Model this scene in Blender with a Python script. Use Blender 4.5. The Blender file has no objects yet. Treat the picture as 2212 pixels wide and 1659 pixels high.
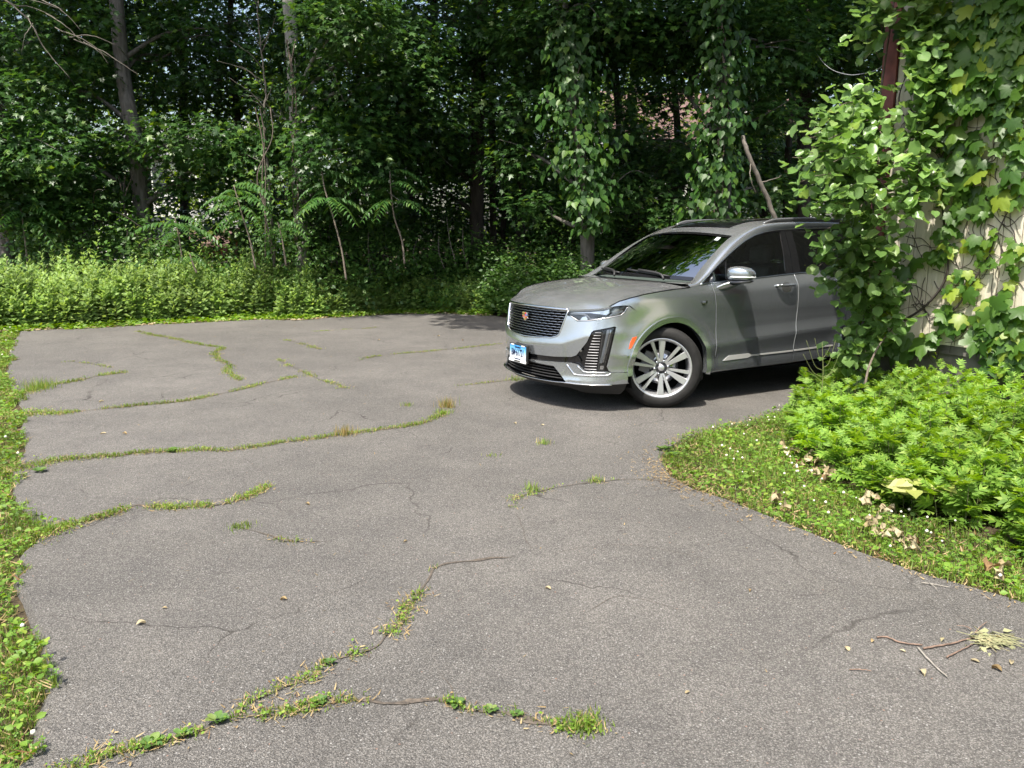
import bpy, bmesh, math, random
import numpy as np
from mathutils import Vector, Matrix
from mathutils.geometry import delaunay_2d_cdt

R = math.radians
scene = bpy.context.scene
COL = scene.collection
rng = np.random.default_rng(7)
random.seed(7)

# ------------------------------------------------------------------ camera
CAM_H, PITCH, FPX = 1.63, R(10.7), 1725.0
cd = bpy.data.cameras.new('camera')
cd.sensor_width = 36.0
cd.lens = FPX / 2212.0 * 36.0
cd.clip_start = 0.05
cd.clip_end = 600.0
cam = bpy.data.objects.new('camera', cd)
COL.objects.link(cam)
cam.location = (0, 0, CAM_H)
cam.rotation_euler = (R(90) - PITCH, 0, 0)
scene.camera = cam

# ------------------------------------------------------------------ sky and sun
SUN_EL = R(64.0)
SUN_TRAVEL = Vector((0.50, 0.866))            # where shadows fall, in plan
world = bpy.data.worlds.new('World')
scene.world = world
world.use_nodes = True
wn = world.node_tree.nodes
sky = wn.new('ShaderNodeTexSky')
sky.sky_type = 'NISHITA'
sky.sun_disc = False
sky.sun_elevation = SUN_EL
to_sun = -SUN_TRAVEL
sky.sun_rotation = math.atan2(to_sun.x, to_sun.y)
sky.air_density = 1.2
sky.dust_density = 4.0
sky.ozone_density = 1.0
wn['Background'].inputs['Strength'].default_value = 0.15
world.node_tree.links.new(sky.outputs['Color'], wn['Background'].inputs['Color'])
ld = bpy.data.lights.new('sun', 'SUN')
ld.energy = 4.6
ld.angle = R(0.53)
ld.color = (1.0, 0.945, 0.85)
sun = bpy.data.objects.new('sun', ld)
COL.objects.link(sun)
dvec = Vector((SUN_TRAVEL.x * math.cos(SUN_EL), SUN_TRAVEL.y * math.cos(SUN_EL), -math.sin(SUN_EL)))
sun.rotation_euler = dvec.to_track_quat('-Z', 'Y').to_euler()
sun.location = (-6, -10, 22)
vs = scene.view_settings
vs.view_transform = 'Standard'
vs.look = 'None'
vs.exposure = 0.95
vs.gamma = 1.0
vs.use_curve_mapping = False
cy = scene.cycles
cy.use_denoising = True
cy.denoiser = 'OPENIMAGEDENOISE'
cy.max_bounces = 7
cy.diffuse_bounces = 3
cy.glossy_bounces = 3
cy.transmission_bounces = 4
cy.transparent_max_bounces = 8
cy.caustics_reflective = False
cy.caustics_refractive = False
cy.sample_clamp_indirect = 4.0
cy.use_adaptive_sampling = True
cy.adaptive_threshold = 0.02

# ------------------------------------------------------------------ helpers
def ground(u, v, z=0.0):
    """calibrated photograph pixel (2212 px wide) -> point on the plane at height z"""
    a, b = (u - 1106.0) / FPX, (829.5 - v) / FPX
    d = Vector((a, math.cos(PITCH) + b * math.sin(PITCH), -math.sin(PITCH) + b * math.cos(PITCH)))
    k = (z - CAM_H) / d.z
    return Vector((d.x * k, d.y * k, z))

def at(u, v, Y):
    """same, on the vertical plane at distance Y"""
    a, b = (u - 1106.0) / FPX, (829.5 - v) / FPX
    d = Vector((a, math.cos(PITCH) + b * math.sin(PITCH), -math.sin(PITCH) + b * math.cos(PITCH)))
    k = Y / d.y
    return Vector((d.x * k, Y, CAM_H + d.z * k))

def tag(o, label=None, cat=None, group=None, kind=None):
    if label: o['label'] = label
    if cat: o['category'] = cat
    if group: o['group'] = group
    if kind: o['kind'] = kind
    return o

def empty(name, loc=(0, 0, 0), rz=0.0):
    o = bpy.data.objects.new(name, None)
    o.location = loc
    o.rotation_euler = (0, 0, rz)
    o.empty_display_size = 0.1
    COL.objects.link(o)
    return o

def link(name, me, mat=None, parent=None, smooth=False):
    if mat is not None and len(me.materials) == 0:
        me.materials.append(mat)
    if smooth:
        me.polygons.foreach_set('use_smooth', [True] * len(me.polygons))
    o = bpy.data.objects.new(name, me)
    COL.objects.link(o)
    if parent is not None:
        o.parent = parent
    return o

def mesh(name, verts, faces, mat=None, parent=None, smooth=False):
    me = bpy.data.meshes.new(name)
    me.from_pydata([tuple(map(float, v)) for v in verts], [], faces)
    me.update()
    return link(name, me, mat, parent, smooth)

def np_mesh(name, V, F, mat=None, smooth=False):
    """V (n,3), F (m,k) arrays -> mesh datablock, fast"""
    me = bpy.data.meshes.new(name)
    V = np.ascontiguousarray(V, dtype=np.float32)
    F = np.ascontiguousarray(F, dtype=np.int32)
    m, k = F.shape
    me.vertices.add(len(V))
    me.vertices.foreach_set('co', V.ravel())
    me.loops.add(m * k)
    me.loops.foreach_set('vertex_index', F.ravel())
    me.polygons.add(m)
    me.polygons.foreach_set('loop_start', np.arange(0, m * k, k, dtype=np.int32))
    me.polygons.foreach_set('loop_total', np.full(m, k, dtype=np.int32))
    if smooth:
        me.polygons.foreach_set('use_smooth', np.ones(m, dtype=bool))
    me.update(calc_edges=True)
    if mat is not None:
        me.materials.append(mat)
    return me

def unit(a):
    return a / np.maximum(np.linalg.norm(a, axis=-1, keepdims=True), 1e-9)

def frames(d, n):
    """rotation matrices with +Y along d and +Z near n"""
    y = unit(d)
    z = n - (n * y).sum(-1, keepdims=True) * y
    z = unit(z)
    x = np.cross(y, z)
    return np.stack([x, y, z], -1)

def scatter(base_v, base_f, pos, rot, sc):
    """copies of one little shape -> V, F"""
    n = len(pos)
    bv = np.asarray(base_v, float)
    if np.ndim(sc) == 1:
        sc = np.repeat(sc[:, None], 3, 1)
    V = np.einsum('nij,nkj->nki', rot, bv[None] * sc[:, None, :]) + pos[:, None, :]
    F = np.asarray(base_f)[None] + (np.arange(n) * len(bv))[:, None, None]
    return V.reshape(-1, 3), F.reshape(-1, np.asarray(base_f).shape[1])

def join(parts):
    Vs, Fs, o = [], [], 0
    for V, F in parts:
        Vs.append(V); Fs.append(np.asarray(F) + o); o += len(V)
    return np.concatenate(Vs), np.concatenate(Fs)

def tube_vf(pts, radii, k=8, caps=True):
    """tapered tube through pts -> V, F (quads)"""
    P = np.asarray(pts, float)
    n = len(P)
    rad = np.broadcast_to(np.asarray(radii, float), (n,))
    T = np.gradient(P, axis=0)
    T = unit(T)
    ref = np.array([0.0, 0.0, 1.0]) if abs(T[0][2]) < 0.9 else np.array([1.0, 0, 0])
    V = []
    u = None
    for i in range(n):
        if u is None:
            u = ref - ref.dot(T[i]) * T[i]
        else:
            u = u - u.dot(T[i]) * T[i]
        u = u / (np.linalg.norm(u) + 1e-9)
        w = np.cross(T[i], u)
        a = np.arange(k) * 2 * np.pi / k
        V.append(P[i] + rad[i] * (np.cos(a)[:, None] * u + np.sin(a)[:, None] * w))
    V = np.concatenate(V)
    F = []
    for i in range(n - 1):
        for j in range(k):
            j2 = (j + 1) % k
            F.append((i * k + j, i * k + j2, (i + 1) * k + j2, (i + 1) * k + j))
    if caps:
        c0 = len(V); V = np.vstack([V, P[0], P[-1]])
        for j in range(k):
            j2 = (j + 1) % k
            F.append((c0, j2, j, c0))
            F.append((c0 + 1, (n - 1) * k + j, (n - 1) * k + j2, c0 + 1))
    return V, F

def fix_faces(F):
    return [tuple(dict.fromkeys(f)) for f in F]

def tube(name, pts, radii, mat, parent=None, k=8, smooth=True):
    V, F = tube_vf(pts, radii, k)
    return mesh(name, V, fix_faces(F), mat, parent, smooth)

def tubes(name, list_, mat, parent=None, k=6, smooth=True):
    Vs, Fs, o = [], [], 0
    for pts, rad in list_:
        V, F = tube_vf(pts, rad, k)
        Vs.append(V); Fs += [tuple(i + o for i in f) for f in fix_faces(F)]; o += len(V)
    return mesh(name, np.concatenate(Vs), Fs, mat, parent, smooth)

def spline(pts, n=8):
    """Catmull-Rom through pts"""
    P = np.asarray(pts, float)
    Q = np.vstack([2 * P[0] - P[1], P, 2 * P[-1] - P[-2]])
    out = []
    for i in range(1, len(Q) - 2):
        p0, p1, p2, p3 = Q[i - 1:i + 3]
        for t in np.linspace(0, 1, n, endpoint=False):
            out.append(.5 * (2 * p1 + (p2 - p0) * t + (2 * p0 - 5 * p1 + 4 * p2 - p3) * t * t + (3 * p1 - p0 - 3 * p2 + p3) * t ** 3))
    out.append(P[-1])
    return np.array(out)

def box_vf(x0, x1, y0, y1, z0, z1):
    V = [(x, y, z) for x in (x0, x1) for y in (y0, y1) for z in (z0, z1)]
    F = [(0, 1, 3, 2), (4, 6, 7, 5), (0, 4, 5, 1), (2, 3, 7, 6), (0, 2, 6, 4), (1, 5, 7, 3)]
    return V, F

def box(name, x0, x1, y0, y1, z0, z1, mat, parent=None, bevel=0.0):
    bm = bmesh.new()
    V, F = box_vf(x0, x1, y0, y1, z0, z1)
    vs_ = [bm.verts.new(v) for v in V]
    for f in F:
        bm.faces.new([vs_[i] for i in f])
    bmesh.ops.recalc_face_normals(bm, faces=bm.faces)
    if bevel:
        bmesh.ops.bevel(bm, geom=list(bm.edges), offset=bevel, segments=2, affect='EDGES', profile=0.5)
    me = bpy.data.meshes.new(name)
    bm.to_mesh(me); bm.free()
    return link(name, me, mat, parent, smooth=False)

def in_poly(P, poly):
    """P (n,2) inside polygon"""
    P = np.asarray(P, float); poly = np.asarray(poly, float)
    x, y = P[:, 0], P[:, 1]
    c = np.zeros(len(P), bool)
    j = len(poly) - 1
    for i in range(len(poly)):
        xi, yi = poly[i]; xj, yj = poly[j]
        with np.errstate(divide='ignore', invalid='ignore'):
            m = ((yi > y) != (yj > y)) & (x < (xj - xi) * (y - yi) / (yj - yi + 1e-12) + xi)
        c ^= m
        j = i
    return c

def edge_dist(P, poly, closed=True):
    P = np.asarray(P, float); poly = np.asarray(poly, float)
    best = np.full(len(P), 1e9)
    n = len(poly)
    for i in range(n if closed else n - 1):
        a, b = poly[i], poly[(i + 1) % n]
        ab = b - a
        t = np.clip(((P - a) @ ab) / (ab @ ab + 1e-12), 0, 1)
        best = np.minimum(best, np.linalg.norm(P - (a + t[:, None] * ab), axis=1))
    return best

# ------------------------------------------------------------------ materials
def new_mat(name):
    m = bpy.data.materials.new(name)
    m.use_nodes = True
    nt = m.node_tree
    return m, nt, nt.nodes, nt.links, nt.nodes['Principled BSDF']

def setp(b, **kw):
    for k, v in kw.items():
        k = k.replace('_', ' ')
        if isinstance(v, tuple) and len(v) == 3:
            v = (*v, 1.0)
        b.inputs[k].default_value = v

def mat_plain(name, col, rough=0.6, metal=0.0, noise=0.0, nscale=20.0, bump=0.0, spec=0.5, coat=0.0):
    m, nt, N, L, b = new_mat(name)
    setp(b, Base_Color=col, Roughness=rough, Metallic=metal, Specular_IOR_Level=spec, Coat_Weight=coat)
    if noise or bump:
        tc = N.new('ShaderNodeTexCoord')
        nz = N.new('ShaderNodeTexNoise')
        nz.inputs['Scale'].default_value = nscale
        nz.inputs['Detail'].default_value = 6
        L.new(tc.outputs['Object'], nz.inputs['Vector'])
        if noise:
            mr = N.new('ShaderNodeMapRange')
            mr.inputs['From Min'].default_value = 0.3
            mr.inputs['From Max'].default_value = 0.7
            mr.inputs['To Min'].default_value = 1 - noise
            mr.inputs['To Max'].default_value = 1 + noise
            L.new(nz.outputs['Fac'], mr.inputs['Value'])
            mx = N.new('ShaderNodeMix'); mx.data_type = 'RGBA'; mx.blend_type = 'MULTIPLY'
            mx.inputs['Factor'].default_value = 1.0
            mx.inputs['A'].default_value = (*col, 1)
            cb = N.new('ShaderNodeCombineColor')
            for c in 'Red', 'Green', 'Blue':
                L.new(mr.outputs['Result'], cb.inputs[c])
            L.new(cb.outputs['Color'], mx.inputs['B'])
            L.new(mx.outputs['Result'], b.inputs['Base Color'])
        if bump:
            bp = N.new('ShaderNodeBump')
            bp.inputs['Strength'].default_value = bump
            bp.inputs['Distance'].default_value = 0.01
            L.new(nz.outputs['Fac'], bp.inputs['Height'])
            L.new(bp.outputs['Normal'], b.inputs['Normal'])
    return m

def mat_leaf(name, c1, c2, c3=None, transl=0.35, rough=0.45, spec=0.4, p3=0.93, nscale=1.3):
    """leaf: colour varies leaf by leaf and in soft drifts through the plant"""
    m, nt, N, L, b = new_mat(name)
    geo = N.new('ShaderNodeNewGeometry')
    oi = N.new('ShaderNodeObjectInfo')
    ad = N.new('ShaderNodeMath'); ad.operation = 'ADD'
    L.new(geo.outputs['Random Per Island'], ad.inputs[0]); L.new(oi.outputs['Random'], ad.inputs[1])
    fr = N.new('ShaderNodeMath'); fr.operation = 'FRACT'
    L.new(ad.outputs[0], fr.inputs[0])
    ramp = N.new('ShaderNodeValToRGB')
    e = ramp.color_ramp.elements
    e[0].position = 0.0; e[0].color = (*c1, 1)
    e[1].position = p3 - 0.06; e[1].color = (*c2, 1)
    if c3:
        x = e.new(p3); x.color = (*c3, 1)
    L.new(fr.outputs[0], ramp.inputs['Fac'])
    nz = N.new('ShaderNodeTexNoise'); nz.inputs['Scale'].default_value = nscale
    L.new(geo.outputs['Position'], nz.inputs['Vector'])
    mr = N.new('ShaderNodeMapRange')
    mr.inputs['From Min'].default_value = .3; mr.inputs['From Max'].default_value = .7
    mr.inputs['To Min'].default_value = .72; mr.inputs['To Max'].default_value = 1.25
    L.new(nz.outputs['Fac'], mr.inputs['Value'])
    hs = N.new('ShaderNodeHueSaturation')
    L.new(ramp.outputs['Color'], hs.inputs['Color'])
    L.new(mr.outputs['Result'], hs.inputs['Value'])
    L.new(hs.outputs['Color'], b.inputs['Base Color'])
    setp(b, Roughness=rough, Specular_IOR_Level=spec)
    tr = N.new('ShaderNodeBsdfTranslucent')
    h2 = N.new('ShaderNodeHueSaturation')
    h2.inputs['Saturation'].default_value = 1.15
    h2.inputs['Value'].default_value = 1.6
    h2.inputs['Hue'].default_value = 0.485
    L.new(hs.outputs['Color'], h2.inputs['Color'])
    L.new(h2.outputs['Color'], tr.inputs['Color'])
    mix = N.new('ShaderNodeMixShader')
    mix.inputs[0].default_value = transl
    L.new(b.outputs[0], mix.inputs[1]); L.new(tr.outputs[0], mix.inputs[2])
    L.new(mix.outputs[0], N['Material Output'].inputs['Surface'])
    return m

def mat_bark(name, c1, c2, scale=6.0):
    m, nt, N, L, b = new_mat(name)
    tc = N.new('ShaderNodeTexCoord')
    mp = N.new('ShaderNodeMapping')
    mp.inputs['Scale'].default_value = (scale * 3, scale * 3, scale * 0.5)
    L.new(tc.outputs['Object'], mp.inputs['Vector'])
    nz = N.new('ShaderNodeTexNoise'); nz.inputs['Scale'].default_value = 1.0; nz.inputs['Detail'].default_value = 7
    nz.inputs['Roughness'].default_value = 0.65
    L.new(mp.outputs['Vector'], nz.inputs['Vector'])
    rp = N.new('ShaderNodeValToRGB')
    rp.color_ramp.elements[0].position = .3; rp.color_ramp.elements[0].color = (*c1, 1)
    rp.color_ramp.elements[1].position = .72; rp.color_ramp.elements[1].color = (*c2, 1)
    L.new(nz.outputs['Fac'], rp.inputs['Fac'])
    L.new(rp.outputs['Color'], b.inputs['Base Color'])
    bp = N.new('ShaderNodeBump'); bp.inputs['Strength'].default_value = .8; bp.inputs['Distance'].default_value = .02
    L.new(nz.outputs['Fac'], bp.inputs['Height']); L.new(bp.outputs['Normal'], b.inputs['Normal'])
    setp(b, Roughness=.9, Specular_IOR_Level=.2)
    return m
# ================================================================== ground and driveway
def mat_ground():
    m, nt, N, L, b = new_mat('soil')
    tc = N.new('ShaderNodeTexCoord')
    n1 = N.new('ShaderNodeTexNoise'); n1.inputs['Scale'].default_value = 1.2; n1.inputs['Detail'].default_value = 9
    n2 = N.new('ShaderNodeTexNoise'); n2.inputs['Scale'].default_value = 45; n2.inputs['Detail'].default_value = 6
    for n in (n1, n2): L.new(tc.outputs['Object'], n.inputs['Vector'])
    rp = N.new('ShaderNodeValToRGB')
    e = rp.color_ramp.elements
    e[0].position = .35; e[0].color = (.035, .026, .016, 1)
    e[1].position = .7; e[1].color = (.06, .075, .02, 1)
    x = e.new(.52); x.color = (.075, .058, .034, 1)
    ad = N.new('ShaderNodeMath'); ad.operation = 'ADD'
    mu = N.new('ShaderNodeMath'); mu.operation = 'MULTIPLY'; mu.inputs[1].default_value = .5
    L.new(n1.outputs['Fac'], mu.inputs[0])
    mu2 = N.new('ShaderNodeMath'); mu2.operation = 'MULTIPLY'; mu2.inputs[1].default_value = .5
    L.new(n2.outputs['Fac'], mu2.inputs[0]); L.new(mu.outputs[0], ad.inputs[0]); L.new(mu2.outputs[0], ad.inputs[1])
    L.new(ad.outputs[0], rp.inputs['Fac']); L.new(rp.outputs['Color'], b.inputs['Base Color'])
    bp = N.new('ShaderNodeBump'); bp.inputs['Strength'].default_value = 1; bp.inputs['Distance'].default_value = .03
    L.new(n2.outputs['Fac'], bp.inputs['Height']); L.new(bp.outputs['Normal'], b.inputs['Normal'])
    setp(b, Roughness=.95, Specular_IOR_Level=.2)
    return m

def mat_asphalt():
    m, nt, N, L, b = new_mat('asphalt')
    tc = N.new('ShaderNodeTexCoord')
    def vor(scale, feat='F1'):
        v = N.new('ShaderNodeTexVoronoi'); v.feature = feat
        v.inputs['Scale'].default_value = scale; v.inputs['Randomness'].default_value = 1.0
        L.new(tc.outputs['Object'], v.inputs['Vector']); return v
    def noise(scale, det=6, rough=.6):
        n = N.new('ShaderNodeTexNoise'); n.inputs['Scale'].default_value = scale
        n.inputs['Detail'].default_value = det; n.inputs['Roughness'].default_value = rough
        L.new(tc.outputs['Object'], n.inputs['Vector']); return n
    def mrange(src, a, b_, c, d):
        r = N.new('ShaderNodeMapRange')
        for k, v in zip(('From Min', 'From Max', 'To Min', 'To Max'), (a, b_, c, d)): r.inputs[k].default_value = v
        L.new(src, r.inputs['Value']); return r.outputs['Result']
    def math_(op, x, y):
        n = N.new('ShaderNodeMath'); n.operation = op
        for i, v in enumerate((x, y)):
            if isinstance(v, (int, float)): n.inputs[i].default_value = v
            else: L.new(v, n.inputs[i])
        return n.outputs[0]
    def mixc(f, a, b_):
        x = N.new('ShaderNodeMix'); x.data_type = 'RGBA'
        if isinstance(f, float): x.inputs['Factor'].default_value = f
        else: L.new(f, x.inputs['Factor'])
        for k, v in (('A', a), ('B', b_)):
            if isinstance(v, tuple): x.inputs[k].default_value = (*v, 1)
            else: L.new(v, x.inputs[k])
        return x.outputs['Result']
    # stones: random subset of small cells, pale
    big, small, tiny = vor(85), vor(165), vor(330)
    def stones(v, thr, rad):
        sp = N.new('ShaderNodeSeparateColor'); L.new(v.outputs['Color'], sp.inputs[0])
        pick = math_('GREATER_THAN', sp.outputs[0], thr)
        inside = math_('LESS_THAN', v.outputs['Distance'], rad)
        return math_('MULTIPLY', pick, inside), sp.outputs[1]
    s1, r1 = stones(big, .94, .33)
    s2, r2 = stones(small, .80, .38)
    s3, r3 = stones(tiny, .55, .45)
    base = mixc(mrange(noise(.42, 7, .62).outputs['Fac'], .34, .66, 0., 1.), (.130, .123, .113), (.200, .188, .172))
    base = mixc(mrange(noise(2.3, 8, .7).outputs['Fac'], .42, .72, 0., .55), base, (.098, .094, .090))
    base = mixc(mrange(noise(.9, 9, .72).outputs['Fac'], .56, .70, 0., .45), base, (.175, .164, .145))
    base = mixc(mrange(noise(11, 5, .7).outputs['Fac'], .55, .75, 0., .4), base, (.085, .082, .079))
    def cellval(v, lo, hi):
        sp = N.new('ShaderNodeSeparateColor'); L.new(v.outputs['Color'], sp.inputs[0])
        return mrange(sp.outputs[2], 0., 1., lo, hi)
    gr = math_('MULTIPLY', cellval(small, .68, 1.34), cellval(tiny, .70, 1.30))
    gr = math_('MULTIPLY', gr, mrange(small.outputs['Distance'], .25, .75, 1.08, .62))
    gc = N.new('ShaderNodeCombineColor')
    for ch in ('Red', 'Green', 'Blue'): L.new(gr, gc.inputs[ch])
    mm = N.new('ShaderNodeMix'); mm.data_type = 'RGBA'; mm.blend_type = 'MULTIPLY'; mm.inputs['Factor'].default_value = 1.0
    L.new(base, mm.inputs['A']); L.new(gc.outputs['Color'], mm.inputs['B'])
    base = mm.outputs['Result']
    c = mixc(math_('MULTIPLY', s3, .25), base, mixc(r3, (.15, .145, .14), (.26, .25, .235)))
    c = mixc(math_('MULTIPLY', s2, .85), c, mixc(r2, (.16, .155, .148), (.29, .28, .262)))
    ramp = N.new('ShaderNodeValToRGB')
    e = ramp.color_ramp.elements
    e[0].position = 0; e[0].color = (.22, .215, .205, 1)
    e[1].position = 1; e[1].color = (.36, .35, .33, 1)
    x = e.new(.12); x.color = (.30, .17, .12, 1)
    x = e.new(.18); x.color = (.26, .255, .245, 1)
    L.new(r1, ramp.inputs['Fac'])
    c = mixc(math_('MULTIPLY', s1, .9), c, ramp.outputs['Color'])
    # faint network of hairline cracks, broken up
    wv = N.new('ShaderNodeVectorMath'); wv.operation = 'MULTIPLY_ADD'
    wn_ = noise(1.7, 4); L.new(wn_.outputs['Color'], wv.inputs[0]); wv.inputs[1].default_value = (.5, .5, 0); L.new(tc.outputs['Object'], wv.inputs[2])
    ed = N.new('ShaderNodeTexVoronoi'); ed.feature = 'DISTANCE_TO_EDGE'; ed.inputs['Scale'].default_value = .75
    L.new(wv.outputs[0], ed.inputs['Vector'])
    hair = math_('MULTIPLY', mrange(ed.outputs['Distance'], .0015, .0045, 1., 0.), mrange(noise(.8, 3).outputs['Fac'], .47, .60, 0., .75))
    c = mixc(hair, c, (.038, .034, .030))
    L.new(c, b.inputs['Base Color'])
    hgt = math_('ADD', math_('MULTIPLY', small.outputs['Distance'], -.7), math_('MULTIPLY', noise(300, 3).outputs['Fac'], .5))
    hgt = math_('ADD', hgt, math_('MULTIPLY', tiny.outputs['Distance'], -.4))
    bp = N.new('ShaderNodeBump'); bp.inputs['Strength'].default_value = 1.0; bp.inputs['Distance'].default_value = .008
    L.new(hgt, bp.inputs['Height']); L.new(bp.outputs['Normal'], b.inputs['Normal'])
    setp(b, Roughness=.88, Specular_IOR_Level=.25)
    return m

SOIL = mat_ground()
ASPHALT = mat_asphalt()
n = 40
xs = np.linspace(-160, 160, n + 1)
V = [(x, y, -.035) for y in np.linspace(-120, 220, n + 1) for x in xs]
F = [(j * (n + 1) + i, j * (n + 1) + i + 1, (j + 1) * (n + 1) + i + 1, (j + 1) * (n + 1) + i) for j in range(n) for i in range(n)]
g_ = mesh('ground', V, F, SOIL); tag(g_, 'bare soil under the verges and the wood', kind='structure')

def G2(pts):
    return [tuple(ground(u, v))[:2] for u, v in pts]
LEFT_EDGE = [(-2.4, -6.0), (-2.0, -1.0), (-1.75, 1.6)] + G2([(70, 1640), (92, 1600), (84, 1560), (98, 1490), (92, 1410), (66, 1310), (42, 1240), (46, 1195), (112, 1140), (70, 1105), (46, 1065), (36, 1010), (62, 965), (44, 930), (58, 893), (38, 850), (20, 805), (26, 755), (44, 714)])
FAR_EDGE = G2([(180, 709), (300, 702), (440, 695), (560, 689), (640, 691), (760, 683), (860, 677), (960, 677), (1060, 681)]) + [(.25, 15.0), (1.4, 14.2), (4.5, 15.0), (12, 18.5), (16, 18)]
HOUSE_C = np.array([3.33, 7.50])
WALL_A = np.array([.529, -.849])          # along the shed-like wall toward the camera
WALL_B = np.array([.849, .529])           # along the wall beside the car
_b0 = HOUSE_C + np.array([-.32, .42])
RIGHT_EDGE = [(16.5, 14.5), tuple(_b0 + WALL_B * 8), tuple(_b0 + WALL_B * 2), tuple(_b0)] + G2([(1722, 872), (1640, 905), (1560, 921), (1470, 945), (1422, 982), (1450, 1030), (1500, 1058), (1560, 1076), (1640, 1110), (1750, 1150), (1850, 1188), (2000, 1238), (2212, 1302)]) + [(2.75, 2.75), (3.5, 1.3), (4.4, -1.5), (5.0, -6.0)]
outline = np.array(LEFT_EDGE + FAR_EDGE + RIGHT_EDGE)
dd = densify_pts = []
for i in range(len(outline)):
    a, b_ = outline[i], outline[(i + 1) % len(outline)]
    k = max(1, int(np.linalg.norm(b_ - a) / .10))
    for j in range(k):
        dd.append(a + (b_ - a) * j / k)
dd = np.array(dd)
rs = np.random.default_rng(3)
jit = rs.normal(0, 1, (len(dd), 2))
for _ in range(2):
    jit = (jit + np.roll(jit, 1, 0) + np.roll(jit, -1, 0)) / 3
DRIVE = dd + jit * .022
gx, gy = np.meshgrid(np.arange(-9.5, 16.5, .35), np.arange(-6, 18.5, .35))
Gp = np.stack([gx.ravel(), gy.ravel()], 1)
Gp = Gp[in_poly(Gp, DRIVE)]
Gp = Gp[edge_dist(Gp, DRIVE) > .12]
nb = len(DRIVE)
res = delaunay_2d_cdt([Vector(p) for p in DRIVE] + [Vector(p) for p in Gp], [(i, (i + 1) % nb) for i in range(nb)], [], 0, 1e-6)
V2 = np.array([tuple(v) for v in res[0]])
Ft = np.array([f for f in res[2] if len(f) == 3])
Ft = Ft[in_poly(V2[Ft].mean(1), DRIVE)]
V = np.column_stack([V2, np.zeros(len(V2))])
o0 = len(V)
low = DRIVE + (DRIVE - np.roll(DRIVE, 1, 0)) * 0
nrm = np.roll(DRIVE, -1, 0) - np.roll(DRIVE, 1, 0)
nrm = np.stack([-nrm[:, 1], nrm[:, 0]], 1); nrm /= np.linalg.norm(nrm, axis=1, keepdims=True)
if in_poly((DRIVE[:1] + nrm[:1] * .05), DRIVE)[0]: nrm = -nrm
low = DRIVE + nrm * .025
V = np.vstack([V, np.column_stack([DRIVE, np.zeros(nb)]), np.column_stack([low, np.full(nb, -.034)])])
Fl = [tuple(f) for f in Ft] + [(o0 + i, o0 + (i + 1) % nb, o0 + nb + (i + 1) % nb, o0 + nb + i) for i in range(nb)]
dv = mesh('driveway', V, Fl, ASPHALT)
tag(dv, 'worn grey asphalt driveway with weedy cracks', kind='structure')

# ---- cracks
CRACKS = {  # name: (points, weed strength, weed height)
 'a': ([(150, 1659), (266, 1630), (341, 1609), (400, 1588), (458, 1568), (512, 1547), (570, 1545), (624, 1537), (696, 1520), (773, 1518), (850, 1520), (931, 1508), (985, 1527), (1060, 1537), (1116, 1547), (1174, 1564), (1224, 1570), (1312, 1576)], .75, .030),
 'b': [(512, 1547), (542, 1520), (590, 1498), (635, 1477), (673, 1462), (712, 1435), (769, 1412), (823, 1389), (846, 1362), (868, 1339), (872, 1316), (900, 1289), (908, 1269), (927, 1242), (945, 1227), (966, 1218), (1040, 1210), (1120, 1202)],
 'c': [(60, 1165), (110, 1150), (160, 1133), (250, 1108), (300, 1092), (350, 1097), (400, 1096), (480, 1088), (540, 1070), (585, 1047)],
 'd': [(40, 1012), (140, 993), (250, 985), (330, 976), (430, 973), (490, 975), (520, 970), (600, 958), (700, 945), (800, 932), (900, 917), (935, 905), (965, 893)],
 'e': [(60, 891), (120, 894), (200, 886), (300, 876), (400, 866), (500, 846), (560, 831), (640, 814)],
 'f': [(40, 852), (90, 836), (150, 826), (215, 812), (272, 805)],
 'g': [(296, 716), (330, 724), (360, 729), (410, 740), (445, 747), (480, 751), (466, 762), (470, 775), (497, 790), (490, 802), (520, 822)],
 'h': [(598, 772), (616, 786), (640, 796), (662, 807), (690, 820), (722, 830), (752, 841)],
 'i': [(618, 734), (645, 741), (668, 748), (700, 757)],
 'j': [(765, 783), (800, 772), (830, 768), (870, 764), (950, 757), (1010, 751), (1090, 742)],
 'k': [(1108, 1092), (1110, 1078), (1150, 1066), (1210, 1051), (1300, 1040), (1400, 1037), (1490, 1046)],
 'l': [(495, 1150), (520, 1140), (560, 1150), (600, 1164), (640, 1171), (740, 1170)],
 'm': [(672, 716), (720, 714), (760, 711)], 'n': [(780, 711), (812, 708)],
 'o': [(1000, 834), (1060, 826), (1120, 820)], 'p': [(140, 781), (200, 786), (250, 796)],
 'q': [(1110, 1105), (1130, 1150), (1150, 1200)], 'r': [(985, 1527), (975, 1490), (955, 1465), (930, 1440)],
 's': [(1180, 1200), (1300, 1180), (1420, 1185), (1560, 1215)],
 'v': [(560, 1535), (520, 1490)], 'w': [(1240, 1330), (1350, 1290), (1500, 1330)]}
WEED = {'a': (.75, .034), 'b': (.62, .030), 'c': (.95, .045), 'd': (.85, .045), 'e': (.85, .045), 'f': (.95, .06), 'g': (.85, .05), 'h': (.5, .035), 'i': (.6, .035), 'j': (.6, .035),
        'k': (.35, .03), 'l': (.25, .03), 'm': (.5, .03), 'n': (.6, .03), 'o': (.4, .03), 'p': (.4, .03)}
DIRT = mat_plain('crack_dirt', (.085, .070, .055), .95, 0, noise=.5, nscale=60, bump=.6)
crack_w = {}
V, F = [], []
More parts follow.
